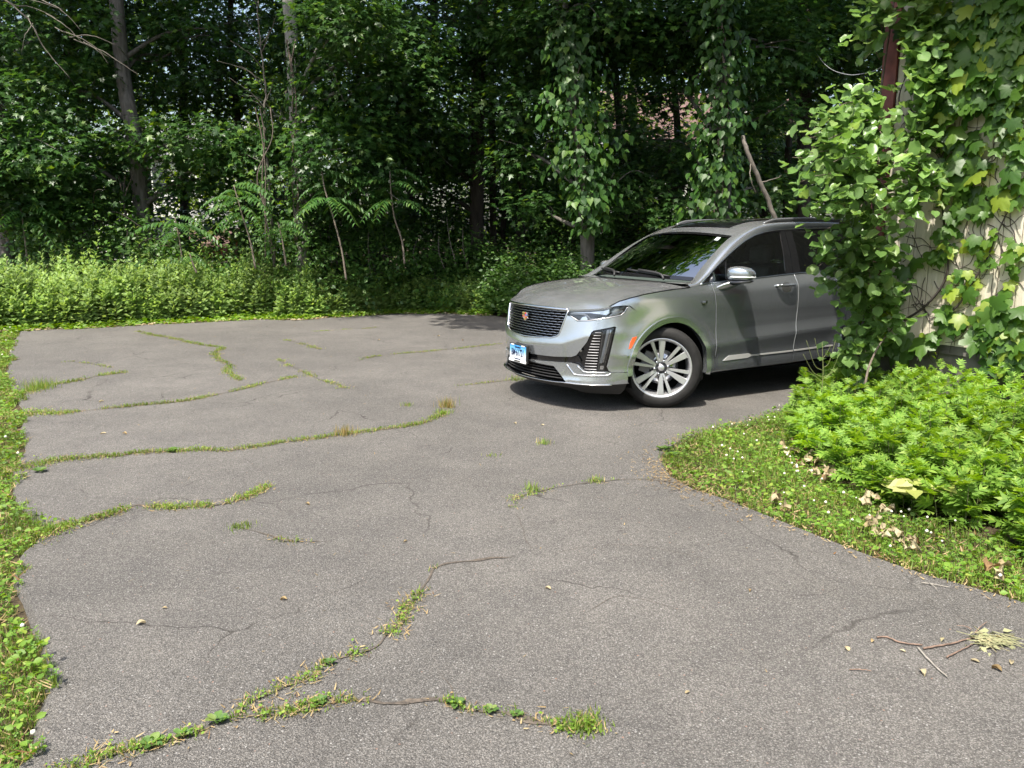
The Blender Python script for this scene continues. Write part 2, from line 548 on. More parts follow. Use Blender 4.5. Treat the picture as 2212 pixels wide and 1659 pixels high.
for k, c in CRACKS.items():
    pts = c[0] if isinstance(c, tuple) else c
    P = np.array(G2(pts))
    D = spline(P, 8)
    seg = np.concatenate([[0], np.cumsum(np.linalg.norm(np.diff(D, axis=0), axis=1))])
    u = np.arange(0, seg[-1], .03)
    Q = np.stack([np.interp(u, seg, D[:, 0]), np.interp(u, seg, D[:, 1])], 1)
    j = rs.normal(0, 1, Q.shape)
    for _ in range(3):
        j[1:-1] = (j[1:-1] * 2 + j[:-2] + j[2:]) / 4
    Q = Q + j * .016
    crack_w[k] = Q
    T_ = np.gradient(Q, axis=0); T_ /= np.linalg.norm(T_, axis=1, keepdims=True) + 1e-9
    nn = np.stack([-T_[:, 1], T_[:, 0]], 1)
    s_, _h = WEED.get(k, (0, 0))
    w = (.0022 + .016 * s_ * np.abs(np.convolve(rs.normal(0, 1, len(Q)), np.ones(5) / 3, 'same')) + .006 * s_)
    w *= .6 * np.clip(np.minimum(np.arange(len(Q)), len(Q) - 1 - np.arange(len(Q))) / 4., .15, 1)
    o = len(V)
    for i in range(len(Q)):
        V += [(*(Q[i] + nn[i] * w[i] * rs.uniform(.6, 1.3)), .004), (*(Q[i] - nn[i] * w[i] * rs.uniform(.6, 1.3)), .004)]
    F += [(o + 2 * i, o + 2 * i + 1, o + 2 * i + 3, o + 2 * i + 2) for i in range(len(Q) - 1)]
ck = mesh('crack_soil', V, F, DIRT); tag(ck, 'brown soil filling the cracks across the driveway', 'soil', kind='stuff')

# ================================================================== small plants (shapes)
def fan(outline, centre=(0, 0, 0)):
    V = [centre] + outline
    return np.array(V, float), np.array([(0, i + 1, i + 2) for i in range(len(outline) - 1)])
BLADE_V = np.array([(-.5, 0, 0), (.5, 0, 0), (-.42, .55, .08), (.42, .55, .08), (0, 1, .30)], float); BLADE_F = np.array([(0, 1, 3), (0, 3, 2), (2, 3, 4)])
OVAL_V = np.array([(0, 0, 0), (-.30, .30, .06), (-.33, .62, .06), (0, 1, -.06), (.33, .62, .06), (.30, .30, .06), (0, .5, -.02)], float)
OVAL_F = np.array([(6, 0, 1), (6, 1, 2), (6, 2, 3), (6, 3, 4), (6, 4, 5), (6, 5, 0)])
# clover: three round leaflets
_cv, _cf = [], []
for k in range(3):
    a = k * 2 * math.pi / 3
    pts = [(0, 0), (-.36, .52), (0, .82), (.36, .52)]
    o = len(_cv)
    for x, y in pts:
        _cv.append((x * math.cos(a) - y * math.sin(a), x * math.sin(a) + y * math.cos(a), .10 * y))
    _cf += [(o, o + 1, o + 2), (o, o + 2, o + 3)]
CLOVER_V, CLOVER_F = np.array(_cv) * .6, np.array(_cf)
# mugwort leaf: deeply cut
_mv = [(0, 0, 0), (0, .3, .02), (0, .55, .03), (0, .78, .0)]
_mf = []
for sx in (-1, 1):
    for y0, y1, x, yt in ((.12, .30, .30, .42), (.32, .52, .42, .72), (.55, .75, .30, .95)):
        o = len(_mv)
        _mv += [(0, y0, .01), (sx * x * .55, (y0 + yt) / 2 - .05, .03), (sx * x, yt, -.03), (sx * x * .40, (y1 + yt) / 2 + .01, .03), (0, y1, .01)]
        _mf += [(o, o + 1, o + 3), (o + 1, o + 2, o + 3), (o, o + 3, o + 4)]
o = len(_mv); _mv += [(-.09, .74, .01), (.09, .74, .01), (0, 1.08, -.05)]; _mf += [(o, o + 1, o + 2)]
MUG_V, MUG_F = np.array(_mv[4:]), np.array(_mf) - 4

def rdir(n, up=.5, r=rng):
    a = r.uniform(0, 2 * np.pi, n)
    d = np.stack([np.cos(a), np.sin(a), np.zeros(n)], 1)
    return d

def blades(P, L_, W_, lean=.5, r=rng):
    n = len(P)
    h = rdir(n, r=r)
    up = np.array([0, 0, 1.0])
    d = unit(up[None] + h * r.uniform(.1, 1, (n, 1)) * lean * 2)
    nrm = -h + up * .3
    rot = frames(d, nrm)
    sc = np.stack([W_, L_, L_], 1)
    return scatter(BLADE_V, BLADE_F, P, rot, sc)

def flat_leaves(base, P, S_, tilt=.5, r=rng):
    n = len(P)
    h = rdir(n, r=r)
    nrm = unit(np.array([0, 0, 1.0])[None] + r.normal(0, tilt, (n, 3)))
    d = h + np.array([0, 0, .25])
    rot = frames(d, nrm)
    return scatter(base[0], base[1], P, rot, S_)

def vnoise(P, scale, seed=0):
    """cheap smooth noise in 2D, about 0..1"""
    r = np.random.default_rng(seed)
    out = np.zeros(len(P))
    for k in range(6):
        a = r.uniform(0, 2 * np.pi); f = r.uniform(.6, 1.6) / scale
        out += np.sin((P[:, 0] * np.cos(a) + P[:, 1] * np.sin(a)) * f * 2 * np.pi + r.uniform(0, 6.28))
    return np.clip(.5 + out / 5.0, 0, 1)

GRASS = mat_leaf('grass_blade', (.095, .175, .022), (.19, .27, .045), (.32, .27, .10), transl=.34, p3=.90, rough=.5, spec=.3)
CLOVERM = mat_leaf('clover_leaf', (.065, .165, .022), (.13, .25, .035), (.20, .29, .05), transl=.34, rough=.5, spec=.3)
STRAW = mat_leaf('dry_straw', (.24, .17, .08), (.36, .28, .15), (.16, .09, .04), transl=.15, rough=.8, spec=.15)
WEEDM = mat_leaf('weed_leaf', (.095, .19, .022), (.18, .30, .040), (.26, .34, .06), transl=.36, rough=.5, spec=.3)
MUGM = mat_leaf('mugwort_leaf', (.11, .22, .028), (.20, .33, .052), (.27, .38, .07), transl=.40, rough=.55, spec=.3)
MUGF = mat_leaf('tall_weed_leaf', (.18, .285, .075), (.27, .385, .115), (.30, .41, .11), transl=.42, rough=.55, spec=.3)
PETAL = mat_plain('clover_flower', (.62, .60, .50), .8)
DEADL = mat_leaf('withered_leaf', (.25, .195, .105), (.42, .37, .24), (.19, .12, .06), transl=.15, rough=.8, spec=.15)

# ---- weeds growing in the cracks
parts_g, parts_s, parts_c = [], [], []
for k, Q in crack_w.items():
    if k not in WEED: continue
    st, hh = WEED[k]
    dist = np.linalg.norm(Q, axis=1)
    dens = np.interp(dist, [2.5, 8, 15], [1600, 800, 420]) * st          # per metre
    if k in 'cdef': dens = dens * np.interp(np.arange(len(Q)) / len(Q), [0, .10, .2], [3.5, 2.0, 1.0])
    gate = vnoise(Q, .55, seed=ord(k)) + vnoise(Q, .16, seed=ord(k) + 1) * .6
    gate = np.clip((gate - (.95 - st * .62)) * 3.2, 0, 1)
    if k == 'a':
        gate *= np.interp(np.arange(len(Q)) / len(Q), [0, .3, .62, .68, .9, .93, 1], [1, 1, .9, .35, .15, 1, 1])
    if k == 'd':
        gate = np.maximum(gate, np.where((np.arange(len(Q)) / len(Q) < .9), .5, 0))
    if k == 'b':
        gate *= np.interp(np.arange(len(Q)) / len(Q), [0, .1, .2, .72, .76, 1], [.6, .6, 1, 1, 0, 0])
    cnt = rng.poisson(dens * gate * .03)
    idx = np.repeat(np.arange(len(Q)), cnt)
    if len(idx) == 0: continue
    far = np.interp(dist[idx], [3, 12], [1, 1.5])
    near_verge = np.interp(idx / len(Q), [0, .10, .2], [3.0, 1.6, 1.0]) if k in 'cdef' else np.ones(len(idx))
    off = rng.normal(0, .017, (len(idx), 2)) * (.4 + gate[idx, None]) * far[:, None] * near_verge[:, None]
    P = np.column_stack([Q[idx] + off + rng.uniform(-.015, .015, (len(idx), 2)), np.full(len(idx), .003)])
    edge = np.exp(-(np.linalg.norm(off, axis=1) / .035) ** 2)
    Ln = hh * .82 * rng.uniform(.45, 1.25, len(idx)) * (.5 + .5 * edge)
    dry = rng.random(len(idx)) < .10
    parts_g.append(blades(P[~dry], Ln[~dry], rng.uniform(.0016, .0032, (~dry).sum()) * far[~dry] * 1.5, .8))
    # straw and litter at the base
    nl = int(len(idx) * .42)
    jj = rng.integers(0, len(idx), nl)
    Pl = P[jj] + np.column_stack([rng.normal(0, .025, (nl, 2)), np.full(nl, .003)])
    parts_s.append(flat_leaves((BLADE_V * np.array([1, 1, .3]), BLADE_F), Pl, np.stack([rng.uniform(.002, .006, nl), rng.uniform(.012, .04, nl), rng.uniform(.01, .03, nl)], 1), .25))
    nc = int(len(idx) * .22)
    jj = rng.integers(0, len(idx), nc)
    Pc = P[jj] + np.column_stack([rng.normal(0, .008, (nc, 2)), rng.uniform(.003, .022, nc) * hh / .035])
    parts_c.append(flat_leaves((OVAL_V, OVAL_F), Pc, rng.uniform(.008, .018, nc), .45))
def stuff(name, parts, mat, label, cat):
    V, F = join(parts)
    o = link(name, np_mesh(name, V, F, mat))
    return tag(o, label, cat, kind='stuff')
stuff('crack_grass', parts_g, GRASS, 'short green grass growing in the driveway cracks', 'grass')
stuff('crack_straw', parts_s, STRAW, 'dry straw and litter along the driveway cracks', 'litter')
stuff('crack_weeds', parts_c, WEEDM, 'small broad leaved weeds in the driveway cracks', 'weeds')

# ---- verges: left strip, lawn tip on the right, strip before the tall weeds
def sample_poly(poly, n, r=rng):
    poly = np.array(poly); lo, hi = poly.min(0), poly.max(0)
    out = []
    tot = 0
    while tot < n:
        p = r.uniform(lo, hi, (n * 2, 2)); p = p[in_poly(p, poly)]
        out.append(p); tot += len(p)
        if len(p) == 0: break
    return np.concatenate(out)[:n]
le = np.array(LEFT_EDGE[2:])
def left_x(y):
    q = np.stack([y, y * 0], 1)
    return np.interp(y, le[:, 1], le[:, 0]) + .10 * (vnoise(q, .8, 61) - .45) + .10 * (vnoise(q, .25, 62) - .5)
n = 62000
yy = 1.6 + (13.6 - 1.6) * rng.random(n) ** 1.25
dx = np.where(rng.random(n) < .72, rng.exponential(.28, n), rng.uniform(0, 2.4, n)) * np.interp(yy, [1.6, 14], [.8, 2.0])
P2 = np.stack([left_x(yy) - dx - .05 + .06 * vnoise(np.stack([yy, yy * 0], 1), .5, 5), yy], 1)
drv_d = edge_dist(P2, DRIVE)
ins = in_poly(P2, DRIVE)
keep = ~ins | (drv_d < .20 * np.clip(vnoise(P2, .45, 9) - .35, 0, 1) + .004)
P2 = P2[keep]; yy = yy[keep]
P3 = np.column_stack([P2, np.where(in_poly(P2, DRIVE), .0, -.03)])
fw = np.interp(yy, [2, 13], [1.0, 2.4])
tall = .35 + .6 * vnoise(P2, .9, 21)
sel = rng.random(len(P3))
m1 = sel < .70
VG = [blades(P3[m1], rng.uniform(.03, .085, m1.sum()) * tall[m1], rng.uniform(.0018, .0034, m1.sum()) * fw[m1], .8)]
m2 = (sel >= .70) & (sel < .85)
Pc = P3[m2] + np.column_stack([np.zeros((m2.sum(), 2)), rng.uniform(.02, .08, m2.sum()) * tall[m2]])
VC = [flat_leaves((CLOVER_V, CLOVER_F), Pc, rng.uniform(.012, .024, m2.sum()) * fw[m2] ** .5, .45)]
m3 = (sel >= .85) & (sel < .92)
Pw = P3[m3] + np.column_stack([np.zeros((m3.sum(), 2)), rng.uniform(.02, .11, m3.sum()) * tall[m3]])
VW = [flat_leaves((OVAL_V, OVAL_F), Pw, rng.uniform(.014, .036, m3.sum()) * fw[m3] ** .5, .5)]
m4 = sel >= .92
VS = [flat_leaves((BLADE_V, BLADE_F), P3[m4] + np.array([0, 0, .012]), np.stack([rng.uniform(.003, .008, m4.sum()), rng.uniform(.03, .08, m4.sum()), rng.uniform(.02, .05, m4.sum())], 1), .4)]
def flowers(P, s):
    a = [(0, 0, 1.2), (1, 0, .3), (.3, .95, .3), (-.8, .6, .3), (-.8, -.6, .3), (.3, -.95, .3), (.6, 0, -.5), (-.5, .4, -.5), (-.5, -.4, -.5)]
    f = [(0, 1, 2), (0, 2, 3), (0, 3, 4), (0, 4, 5), (0, 5, 1), (1, 6, 2), (2, 7, 3), (3, 7, 4), (4, 8, 5), (5, 6, 1), (2, 6, 7), (5, 8, 6), (4, 7, 8)]
    rot = frames(rdir(len(P)), np.tile(np.array([[0, 0, 1.0]]), (len(P), 1)) + rng.normal(0, .3, (len(P), 3)))
    return scatter(np.array(a), np.array(f), P, rot, s)
jj = rng.integers(0, len(P3), 26)
VFl = [flowers(P3[jj] + np.array([0, 0, .09]), rng.uniform(.008, .013, 26))]
stuff('verge_grass', VG, GRASS, 'bright grass on the verge along the left edge of the driveway', 'grass')
stuff('verge_clover', VC, CLOVERM, 'clover mixed into the verge along the left edge of the driveway', 'clover')
stuff('verge_weeds', VW, WEEDM, 'broad leaved weeds on the verge along the left edge of the driveway', 'weeds')
stuff('verge_straw', VS, STRAW, 'dry stalks in the verge along the left edge of the driveway', 'litter')
stuff('verge_flowers', VFl, PETAL, 'white clover flowers in the verge left of the driveway', 'flowers')

# right lawn between the asphalt and the mugwort
BED_FRONT = G2([(1700, 905), (1712, 962), (1790, 1030), (1905, 1088), (2010, 1122), (2120, 1160), (2240, 1205)]) + [(3.3, 3.2)]
lawn = G2([(1722, 872), (1640, 903), (1560, 919), (1470, 943), (1424, 982), (1455, 1028), (1500, 1056), (1560, 1074), (1640, 1108), (1750, 1148), (1850, 1186), (2000, 1236), (2212, 1300)]) + [(2.78, 2.75), (3.6, 1.6), (4.6, 2.2)] + list(reversed(BED_FRONT))
n = 40000
P2 = sample_poly(lawn, n)
d_ = edge_dist(P2, DRIVE)
P2 = P2[(d_ > .03) | (rng.random(len(P2)) < .5)]
P2 = P2 + rng.normal(0, .02, P2.shape)
ins = in_poly(P2, DRIVE)
P3 = np.column_stack([P2, np.where(ins, 0, -.02)])
bare = np.clip((1.08 - P2[:, 1] * .0) , 0, 1)
tall = .45 + .8 * vnoise(P2, .7, 33)
tip = np.clip((2.0 - P2[:, 0]) / .9, 0, 1) * (P2[:, 1] > 4.3)
sel = rng.random(len(P3))
green = vnoise(P2, .6, 44)
m1 = sel < .55
VG = [blades(P3[m1], rng.uniform(.025, .075, m1.sum()) * tall[m1], rng.uniform(.002, .004, m1.sum()) * 1.5, .8)]
m2 = (sel >= .55) & (sel < .84) & (rng.random(len(P3)) > tip * .55)
Pc = P3[m2] + np.column_stack([np.zeros((m2.sum(), 2)), rng.uniform(.015, .065, m2.sum()) * tall[m2]])
VC = [flat_leaves((CLOVER_V, CLOVER_F), Pc, rng.uniform(.012, .026, m2.sum()), .40)]
m3 = (sel >= .84) & (sel < .92)
Pw = P3[m3] + np.column_stack([np.zeros((m3.sum(), 2)), rng.uniform(.01, .07, m3.sum()) * tall[m3]])
VW = [flat_leaves((OVAL_V, OVAL_F), Pw, rng.uniform(.018, .042, m3.sum()), .5)]
m4 = sel >= .92
VS = [flat_leaves((BLADE_V, BLADE_F), P3[m4] + np.array([0, 0, .012]), np.stack([rng.uniform(.003, .010, m4.sum()), rng.uniform(.025, .07, m4.sum()), rng.uniform(.02, .05, m4.sum())], 1), .4)]
cand = P3[(green > .35) & (P3[:, 0] > 1.5)]
jj = rng.integers(0, len(cand), 90)
VFl = [flowers(cand[jj] + np.column_stack([np.zeros((90, 2)), rng.uniform(.05, .09, 90)]), rng.uniform(.006, .011, 90))]
stuff('lawn_grass', VG, GRASS, 'short grass on the lawn tip before the mugwort', 'grass')
stuff('lawn_clover', VC, CLOVERM, 'dense clover on the lawn tip before the mugwort', 'clover')
stuff('lawn_weeds', VW, WEEDM, 'low broad leaved weeds on the lawn tip before the mugwort', 'weeds')
stuff('lawn_straw', VS, STRAW, 'dry grass and litter on the lawn tip before the mugwort', 'litter')
stuff('lawn_flowers', VFl, PETAL, 'white clover blossoms scattered over the lawn tip', 'flowers')

# ---- mugwort: plants of stacked cut leaves
MUG2_V = np.array([(-.09, .1, 0), (.09, .1, 0), (0, 1.05, -.05), (0, .12, .01), (-.46, .62, -.02), (-.08, .45, .03), (0, .12, .01), (.46, .62, -.02), (.08, .45, .03), (0, .45, .01), (-.30, .95, -.03), (0, .68, .03), (0, .45, .01), (.30, .95, -.03), (0, .68, .03)])
OVL_V, OVL_F = np.array([(0, 0, 0), (-.26, .42, .06), (0, 1, -.08), (.26, .42, .06), (0, .42, -.01)]), np.array([(4, 0, 1), (4, 1, 2), (4, 2, 3), (4, 3, 0)])
MUG2_F = np.array([(0, 1, 2), (3, 5, 4), (6, 7, 8), (9, 11, 10), (12, 13, 14)])
def mug_plants(base, height, leaf, nodes, per, r=rng, spread=.4, shape=None, tilt=.25, face=0.0):
    """base (n,3), height (n,) -> leaf V,F and stem V,F"""
    pos, dr, nr, sc = [], [], [], []
    sp, sl = [], []
    n = len(base)
    lean = r.normal(0, .10, (n, 2))
    for k in range(nodes):
        f = (k + .6) / nodes
        for j in range(per):
            a = r.uniform(0, 2 * np.pi, n)
            h = np.stack([np.cos(a), np.sin(a)], 1)
            zf = np.clip(f + r.normal(0, .04, n), .05, 1.02)
            p = base + np.column_stack([lean * (height * zf ** 1.5)[:, None] + h * .01, height * zf])
            upw = np.interp(f, [0, .6, 1], [.05, .35, 1.15])
            d = np.column_stack([h, np.full(n, upw) + r.normal(0, .15, n)])
            nn = np.column_stack([-h * upw, np.ones(n)]) + r.normal(0, tilt, (n, 3)) + np.array([-.3, -1.0, 0]) * face
            pos.append(p); dr.append(d); nr.append(nn)
            sc.append(leaf * np.interp(f, [0, .25, .7, 1], [.8, 1.15, 1.0, .55]) * r.uniform(.7, 1.25, n))
    P, D, Nn, S_ = np.concatenate(pos), np.concatenate(dr), np.concatenate(nr), np.concatenate(sc)
    sv_, sf_ = shape or (MUG_V, MUG_F)
    lv = scatter(sv_, sf_, P, frames(D, Nn), S_)
    rot = frames(np.column_stack([lean, np.ones(n)]), np.tile([[1.0, 0, 0]], (n, 1)))
    stem = np.array([(-1, 0, 0), (.5, 0, .87), (.5, 0, -.87), (-.6, 1, 0), (.3, 1, .5), (.3, 1, -.5)], float)
    sf = np.array([(0, 1, 4), (0, 4, 3), (1, 2, 5), (1, 5, 4), (2, 0, 3), (2, 3, 5)])
    sv = scatter(stem, sf, base, rot, np.stack([np.full(n, .004), height * .95, np.full(n, .004)], 1))
    return lv, sv
STEMM = mat_plain('weed_stem', (.10, .11, .04), .7)
wallend = HOUSE_C + WALL_A * 6
bed = BED_FRONT + [(4.6, 3.4), tuple(wallend), tuple(HOUSE_C + WALL_A * .1 + np.array([-.12, -.08])), tuple(HOUSE_C + np.array([-.25, .15]))]
BEDP = np.array(bed)
P2 = sample_poly(bed, 580)
df = edge_dist(P2, BED_FRONT, False)
hgt_ = np.interp(df, [0, .25, .8, 1.6], [.20, .36, .46, .56]) * rng.uniform(.8, 1.2, len(P2))
lv, sv = mug_plants(np.column_stack([P2, np.full(len(P2), -.02)]), hgt_, .104, 8, 3, shape=(MUG_V * np.array([1.32, 1, 1]), MUG_F), tilt=.35)
stuff('mugwort_bed', [lv], MUGM, 'bright green mugwort bed between the house wall and the lawn tip', 'weeds')
stuff('mugwort_stems', [sv], STEMM, 'thin stems under the mugwort bed by the house wall', 'stems')

# ---- tall weeds along the far edge
far_line = np.array([(-10.6, 11.5), (-9.4, 13.0)] + [LEFT_EDGE[-1]] + FAR_EDGE[:9])
seg = np.concatenate([[0], np.cumsum(np.linalg.norm(np.diff(far_line, axis=0), axis=1))])
def far_pts(n, d0, d1, pw=1.0):
    u = rng.uniform(0, seg[-1], n)
    p = np.stack([np.interp(u, seg, far_line[:, 0]), np.interp(u, seg, far_line[:, 1])], 1)
    d = d0 + (d1 - d0) * rng.random(n) ** pw
    return p + np.stack([-.12 * d, d], 1), d, u
P2, d_, u_ = far_pts(1480, .30, 2.6, 1.35)
xx = P2[:, 0]
hmax = np.interp(xx, [-11, -8, -5, -3.6, -2, 0], [1.10, 1.12, 1.10, .95, .75, .75])
hh = hmax * np.interp(d_, [.25, .55, 1.0], [.42, .85, 1.0]) * rng.uniform(.74, 1.14, len(P2)) * (.80 + .34 * vnoise(P2, 1.6, 81)) * np.where(rng.random(len(P2)) < .04, 1.22, 1.0)
lv, sv = mug_plants(np.column_stack([P2, np.full(len(P2), -.03)]), hh, .118, 17, 3, shape=(OVL_V, OVL_F), tilt=.5, face=.8)
stuff('tall_weeds', [lv], MUGF, 'tall sunlit weeds banked along the far edge of the driveway', 'weeds')
stuff('tall_weed_stems', [sv], STEMM, 'stems of the tall weeds along the far edge of the driveway', 'stems')
# low fringe in front of them
P2, d_, u_ = far_pts(9000, -.10, .55, 1.0)
k_ = (vnoise(P2, 1.1, 71) > .25) | (d_ > .1)
P2, d_ = P2[k_], d_[k_]
P3 = np.column_stack([P2, np.full(len(P2), -.02) + rng.uniform(.0, .20, len(P2)) * np.clip(d_ + .25, .1, 1)])
stuff('fringe_weeds', [flat_leaves((OVAL_V, OVAL_F), P3, rng.uniform(.045, .10, len(P3)), .55)], WEEDM, 'low leafy fringe at the foot of the tall weeds', 'weeds')
P2, d_, u_ = far_pts(900, -.16, .1, 1.0)
P3 = np.column_stack([P2, np.full(len(P2), .008)])
stuff('edge_litter', [flat_leaves((OVAL_V, OVAL_F), P3, rng.uniform(.03, .08, len(P3)), .3)], DEADL, 'dry brown leaf litter along the far edge of the driveway', 'litter')

# dry crumbs where the lawn meets the asphalt, thickest round the tip
edge_pts = np.array(G2([(1640, 905), (1560, 921), (1470, 945), (1424, 984), (1455, 1032), (1500, 1060), (1560, 1080), (1640, 1114), (1750, 1154), (1850, 1192), (2000, 1242), (2212, 1306)]))
sg = np.concatenate([[0], np.cumsum(np.linalg.norm(np.diff(edge_pts, axis=0), axis=1))])
u_ = np.concatenate([rng.uniform(0, sg[-1], 700), rng.normal(sg[4], .35, 900)])
P2 = np.stack([np.interp(u_, sg, edge_pts[:, 0]), np.interp(u_, sg, edge_pts[:, 1])], 1) + rng.normal(0, .05, (len(u_), 2))
far_ = np.abs(u_ - sg[4]) < .9
P2[far_] += rng.normal(0, .10, (far_.sum(), 2))
P3 = np.column_stack([P2, np.full(len(P2), .006)])
stuff('lawn_edge_litter', [flat_leaves((BLADE_V * np.array([1, 1, .4]), BLADE_F), P3, np.stack([rng.uniform(.002, .008, len(P3)), rng.uniform(.010, .035, len(P3)), rng.uniform(.01, .03, len(P3))], 1), .3)], STRAW, 'dry straw and crumbs along the lawn edge and its tip', 'litter')
P2 = np.stack([rng.uniform(-6, 4, 420), rng.uniform(2.2, 15, 420)], 1); P2 = P2[in_poly(P2, DRIVE)]
P3 = np.column_stack([P2, np.full(len(P2), .003)])
stuff('asphalt_debris', [flat_leaves((BLADE_V * np.array([1, 1, .4]), BLADE_F), P3, np.stack([rng.uniform(.002, .006, len(P3)), rng.uniform(.008, .035, len(P3)), rng.uniform(.006, .02, len(P3))], 1), .25)], STRAW, 'tiny straw and seed scraps strewn over the asphalt', 'litter')
# ================================================================== house on the right
SIDING = mat_bark('white_siding', (.47, .42, .33), (.70, .645, .53), 3.0)
TRIM = mat_plain('red_brown_trim', (.20, .062, .052), .65, 0, noise=.35, nscale=9, bump=.3)
STONE = mat_plain('rubble_stone', (.12, .11, .10), .9, 0, noise=.45, nscale=5, bump=.8)
SHINGLE = mat_plain('roof_shingle', (.11, .065, .055), .9, 0, noise=.4, nscale=14, bump=.6)
HO = empty('cream_house', (HOUSE_C[0], HOUSE_C[1], 0))
tag(HO, 'cream clapboard house corner with red brown trim, overgrown by vines', 'house')
def wallmat(o, ang):
    o.rotation_euler = (0, 0, ang)
angA = math.atan2(WALL_A[1], WALL_A[0]); angB = math.atan2(WALL_B[1], WALL_B[0])
Z0, Z1 = .68, 4.25
# a board: local x along wall, y inward
def board_mesh(w, name):
    V, F = [], []
    t = .018
    for x0, x1, y0 in ((0.003, w - .003, 0),):
        V += [(x0, t, Z0), (x0, .004, Z0), (x0 + .004, 0, Z0), (x1 - .004, 0, Z0), (x1, .004, Z0), (x1, t, Z0)]
        V += [(a, b, Z1) for a, b, c in V[:6]]
    F = [(i, i + 1, i + 7, i + 6) for i in range(5)] + [(0, 1, 2, 3, 4, 5)]
    me = bpy.data.meshes.new(name); me.from_pydata(V, [], F); me.materials.append(SIDING)
    return me
BW = .148
ME_B = board_mesh(BW, 'siding_board')
for i in range(36):
    o = bpy.data.objects.new('siding_board', ME_B); COL.objects.link(o); o.parent = HO
    p = WALL_A * (.115 + i * BW); o.location = (p[0], p[1], random.uniform(-.004, .004)); o.rotation_euler = (0, 0, angA)
for i in range(50):
    o = bpy.data.objects.new('siding_board', ME_B); COL.objects.link(o); o.parent = HO
    # wall beside the car: mirror so that the face looks toward the driveway
    p = WALL_B * (.115 + i * BW + BW); o.location = (p[0], p[1], random.uniform(-.004, .004)); o.rotation_euler = (0, 0, angB + math.pi)
# inside core, foundation, corner boards, eaves
nA = np.array([-WALL_A[1], WALL_A[0]])       # inward from wall A
if nA @ WALL_B < 0: nA = -nA
def prism(name, poly, z0, z1, mat, parent):
    n = len(poly)
    V = [(x, y, z0) for x, y in poly] + [(x, y, z1) for x, y in poly]
    F = [tuple(range(n))[::-1], tuple(range(n, 2 * n))] + [(i, (i + 1) % n, n + (i + 1) % n, n + i) for i in range(n)]
    return mesh(name, V, F, mat, parent)
def pt(a, b): return tuple(WALL_A * a + WALL_B * b)
prism('wall_core', [pt(.02, .02), pt(5.5, .02), pt(5.5, 7.5), pt(.02, 7.5)], .60, 4.24, STONE, HO)
prism('foundation', [pt(.05, .05), pt(5.4, .05), pt(5.4, 7.4), pt(.05, 7.4)], -.1, .665, STONE, HO)
prism('corner_board', [pt(-.026, -.026), pt(.112, -.026), pt(.112, .0), pt(.0, .0), pt(.0, .112), pt(-.026, .112)], .64, 4.24, TRIM, HO)
prism('fascia_board', [pt(-.55, -.80), pt(6.0, -.80), pt(6.0, -.77), pt(-.52, -.77)], 4.22, 4.42, TRIM, HO)
prism('fascia_board', [pt(-.55, -.80), pt(-.55, 8.0), pt(-.52, 8.0), pt(-.52, -.77)], 4.22, 4.42, TRIM, HO)
prism('soffit', [pt(-.519, -.769), pt(6.0, -.769), pt(6.0, 8.0), pt(-.519, 8.0)], 4.26, 4.30, SIDING, HO)
a_, b_, c_, d__ = pt(-.6, -.85), pt(6.1, -.85), pt(6.1, 8.1), pt(-.6, 8.1)
r1, r2 = pt(-.6, 3.75), pt(6.1, 3.75)
mesh('roof', [(*a_, 4.40), (*b_, 4.40), (*r2, 6.8), (*r1, 6.8), (*d__, 4.40), (*c_, 4.40)], [(0, 1, 2, 3), (3, 2, 5, 4), (0, 3, 4), (1, 5, 2)], SHINGLE, HO)

# ---- cable hanging from the corner to the trees
c0 = np.array([HOUSE_C[0] - .03, HOUSE_C[1] - .02, 3.32]); 
P = [at(1940, 105, 7.48), at(1900, 147, 8.0), at(1865, 159, 8.7), at(1830, 161, 9.7), at(1795, 149, 12), at(1772, 127, 15), at(1745, 85, 18.4)]
cb = tube('house_cable', spline(np.array([tuple(p) for p in P]), 6), .004, mat_plain('cable_sheath', (.30, .31, .32), .5), None, 6)
tag(cb, 'thin pale cable sagging from the red corner board toward the trees', 'cable')

# ================================================================== climbers on the house
# lobed grape leaf
_half = [(0, -.02), (.20, -.14), (.42, -.10), (.50, .10), (.42, .22), (.62, .38), (.60, .58), (.40, .58), (.26, .60), (.24, .80), (.10, .92), (0, 1.10)]
_out = [(x, y) for x, y in _half] + [(-x, y) for x, y in reversed(_half[1:-1])]
def cup(x, y): return -.42 * (x * x) - .22 * (y - .3) ** 2 + .05
GRAPE_V = np.array([(0, .30, .06)] + [(x, y, cup(x, y) - (.03 if i % 2 else 0)) for i, (x, y) in enumerate(_out)])
GRAPE_F = np.array([(0, i + 1, (i + 1) % len(_out) + 1) for i in range(len(_out))])
_h2 = [(0, 0), (.16, .06), (.30, .24), (.38, .48), (.36, .70), (.24, .88), (.08, .97), (0, 1.04)]
_o2 = _h2 + [(-x, y) for x, y in reversed(_h2[1:-1])]
OBOV_V = np.array([(0, .5, -.05), (0, .78, -.04)] + [(x, y, .38 * abs(x) + .06 * math.sin(y * 9) * (x > 0) - .14 * (y - .4) ** 2) for x, y in _o2])
_no = len(_o2)
OBOV_F = np.array([((0 if 0 < i < 3 or i > _no - 4 or i == 0 else 1), i + 2, (i + 1) % _no + 2) for i in range(_no)] + [(0, 5, 1), (0, 1, _no - 1)])
_h3 = [(0, 0), (.24, -.08), (.42, .10), (.44, .34), (.30, .62), (.14, .84), (0, 1.08)]
_o3 = _h3 + [(-x, y) for x, y in reversed(_h3[1:-1])]
HEART_V = np.array([(0, .35, -.03)] + [(x, y, .12 * abs(x) - .12 * (y - .3) ** 2) for x, y in _o3])
HEART_F = np.array([(0, i + 1, (i + 1) % len(_o3) + 1) for i in range(len(_o3))])

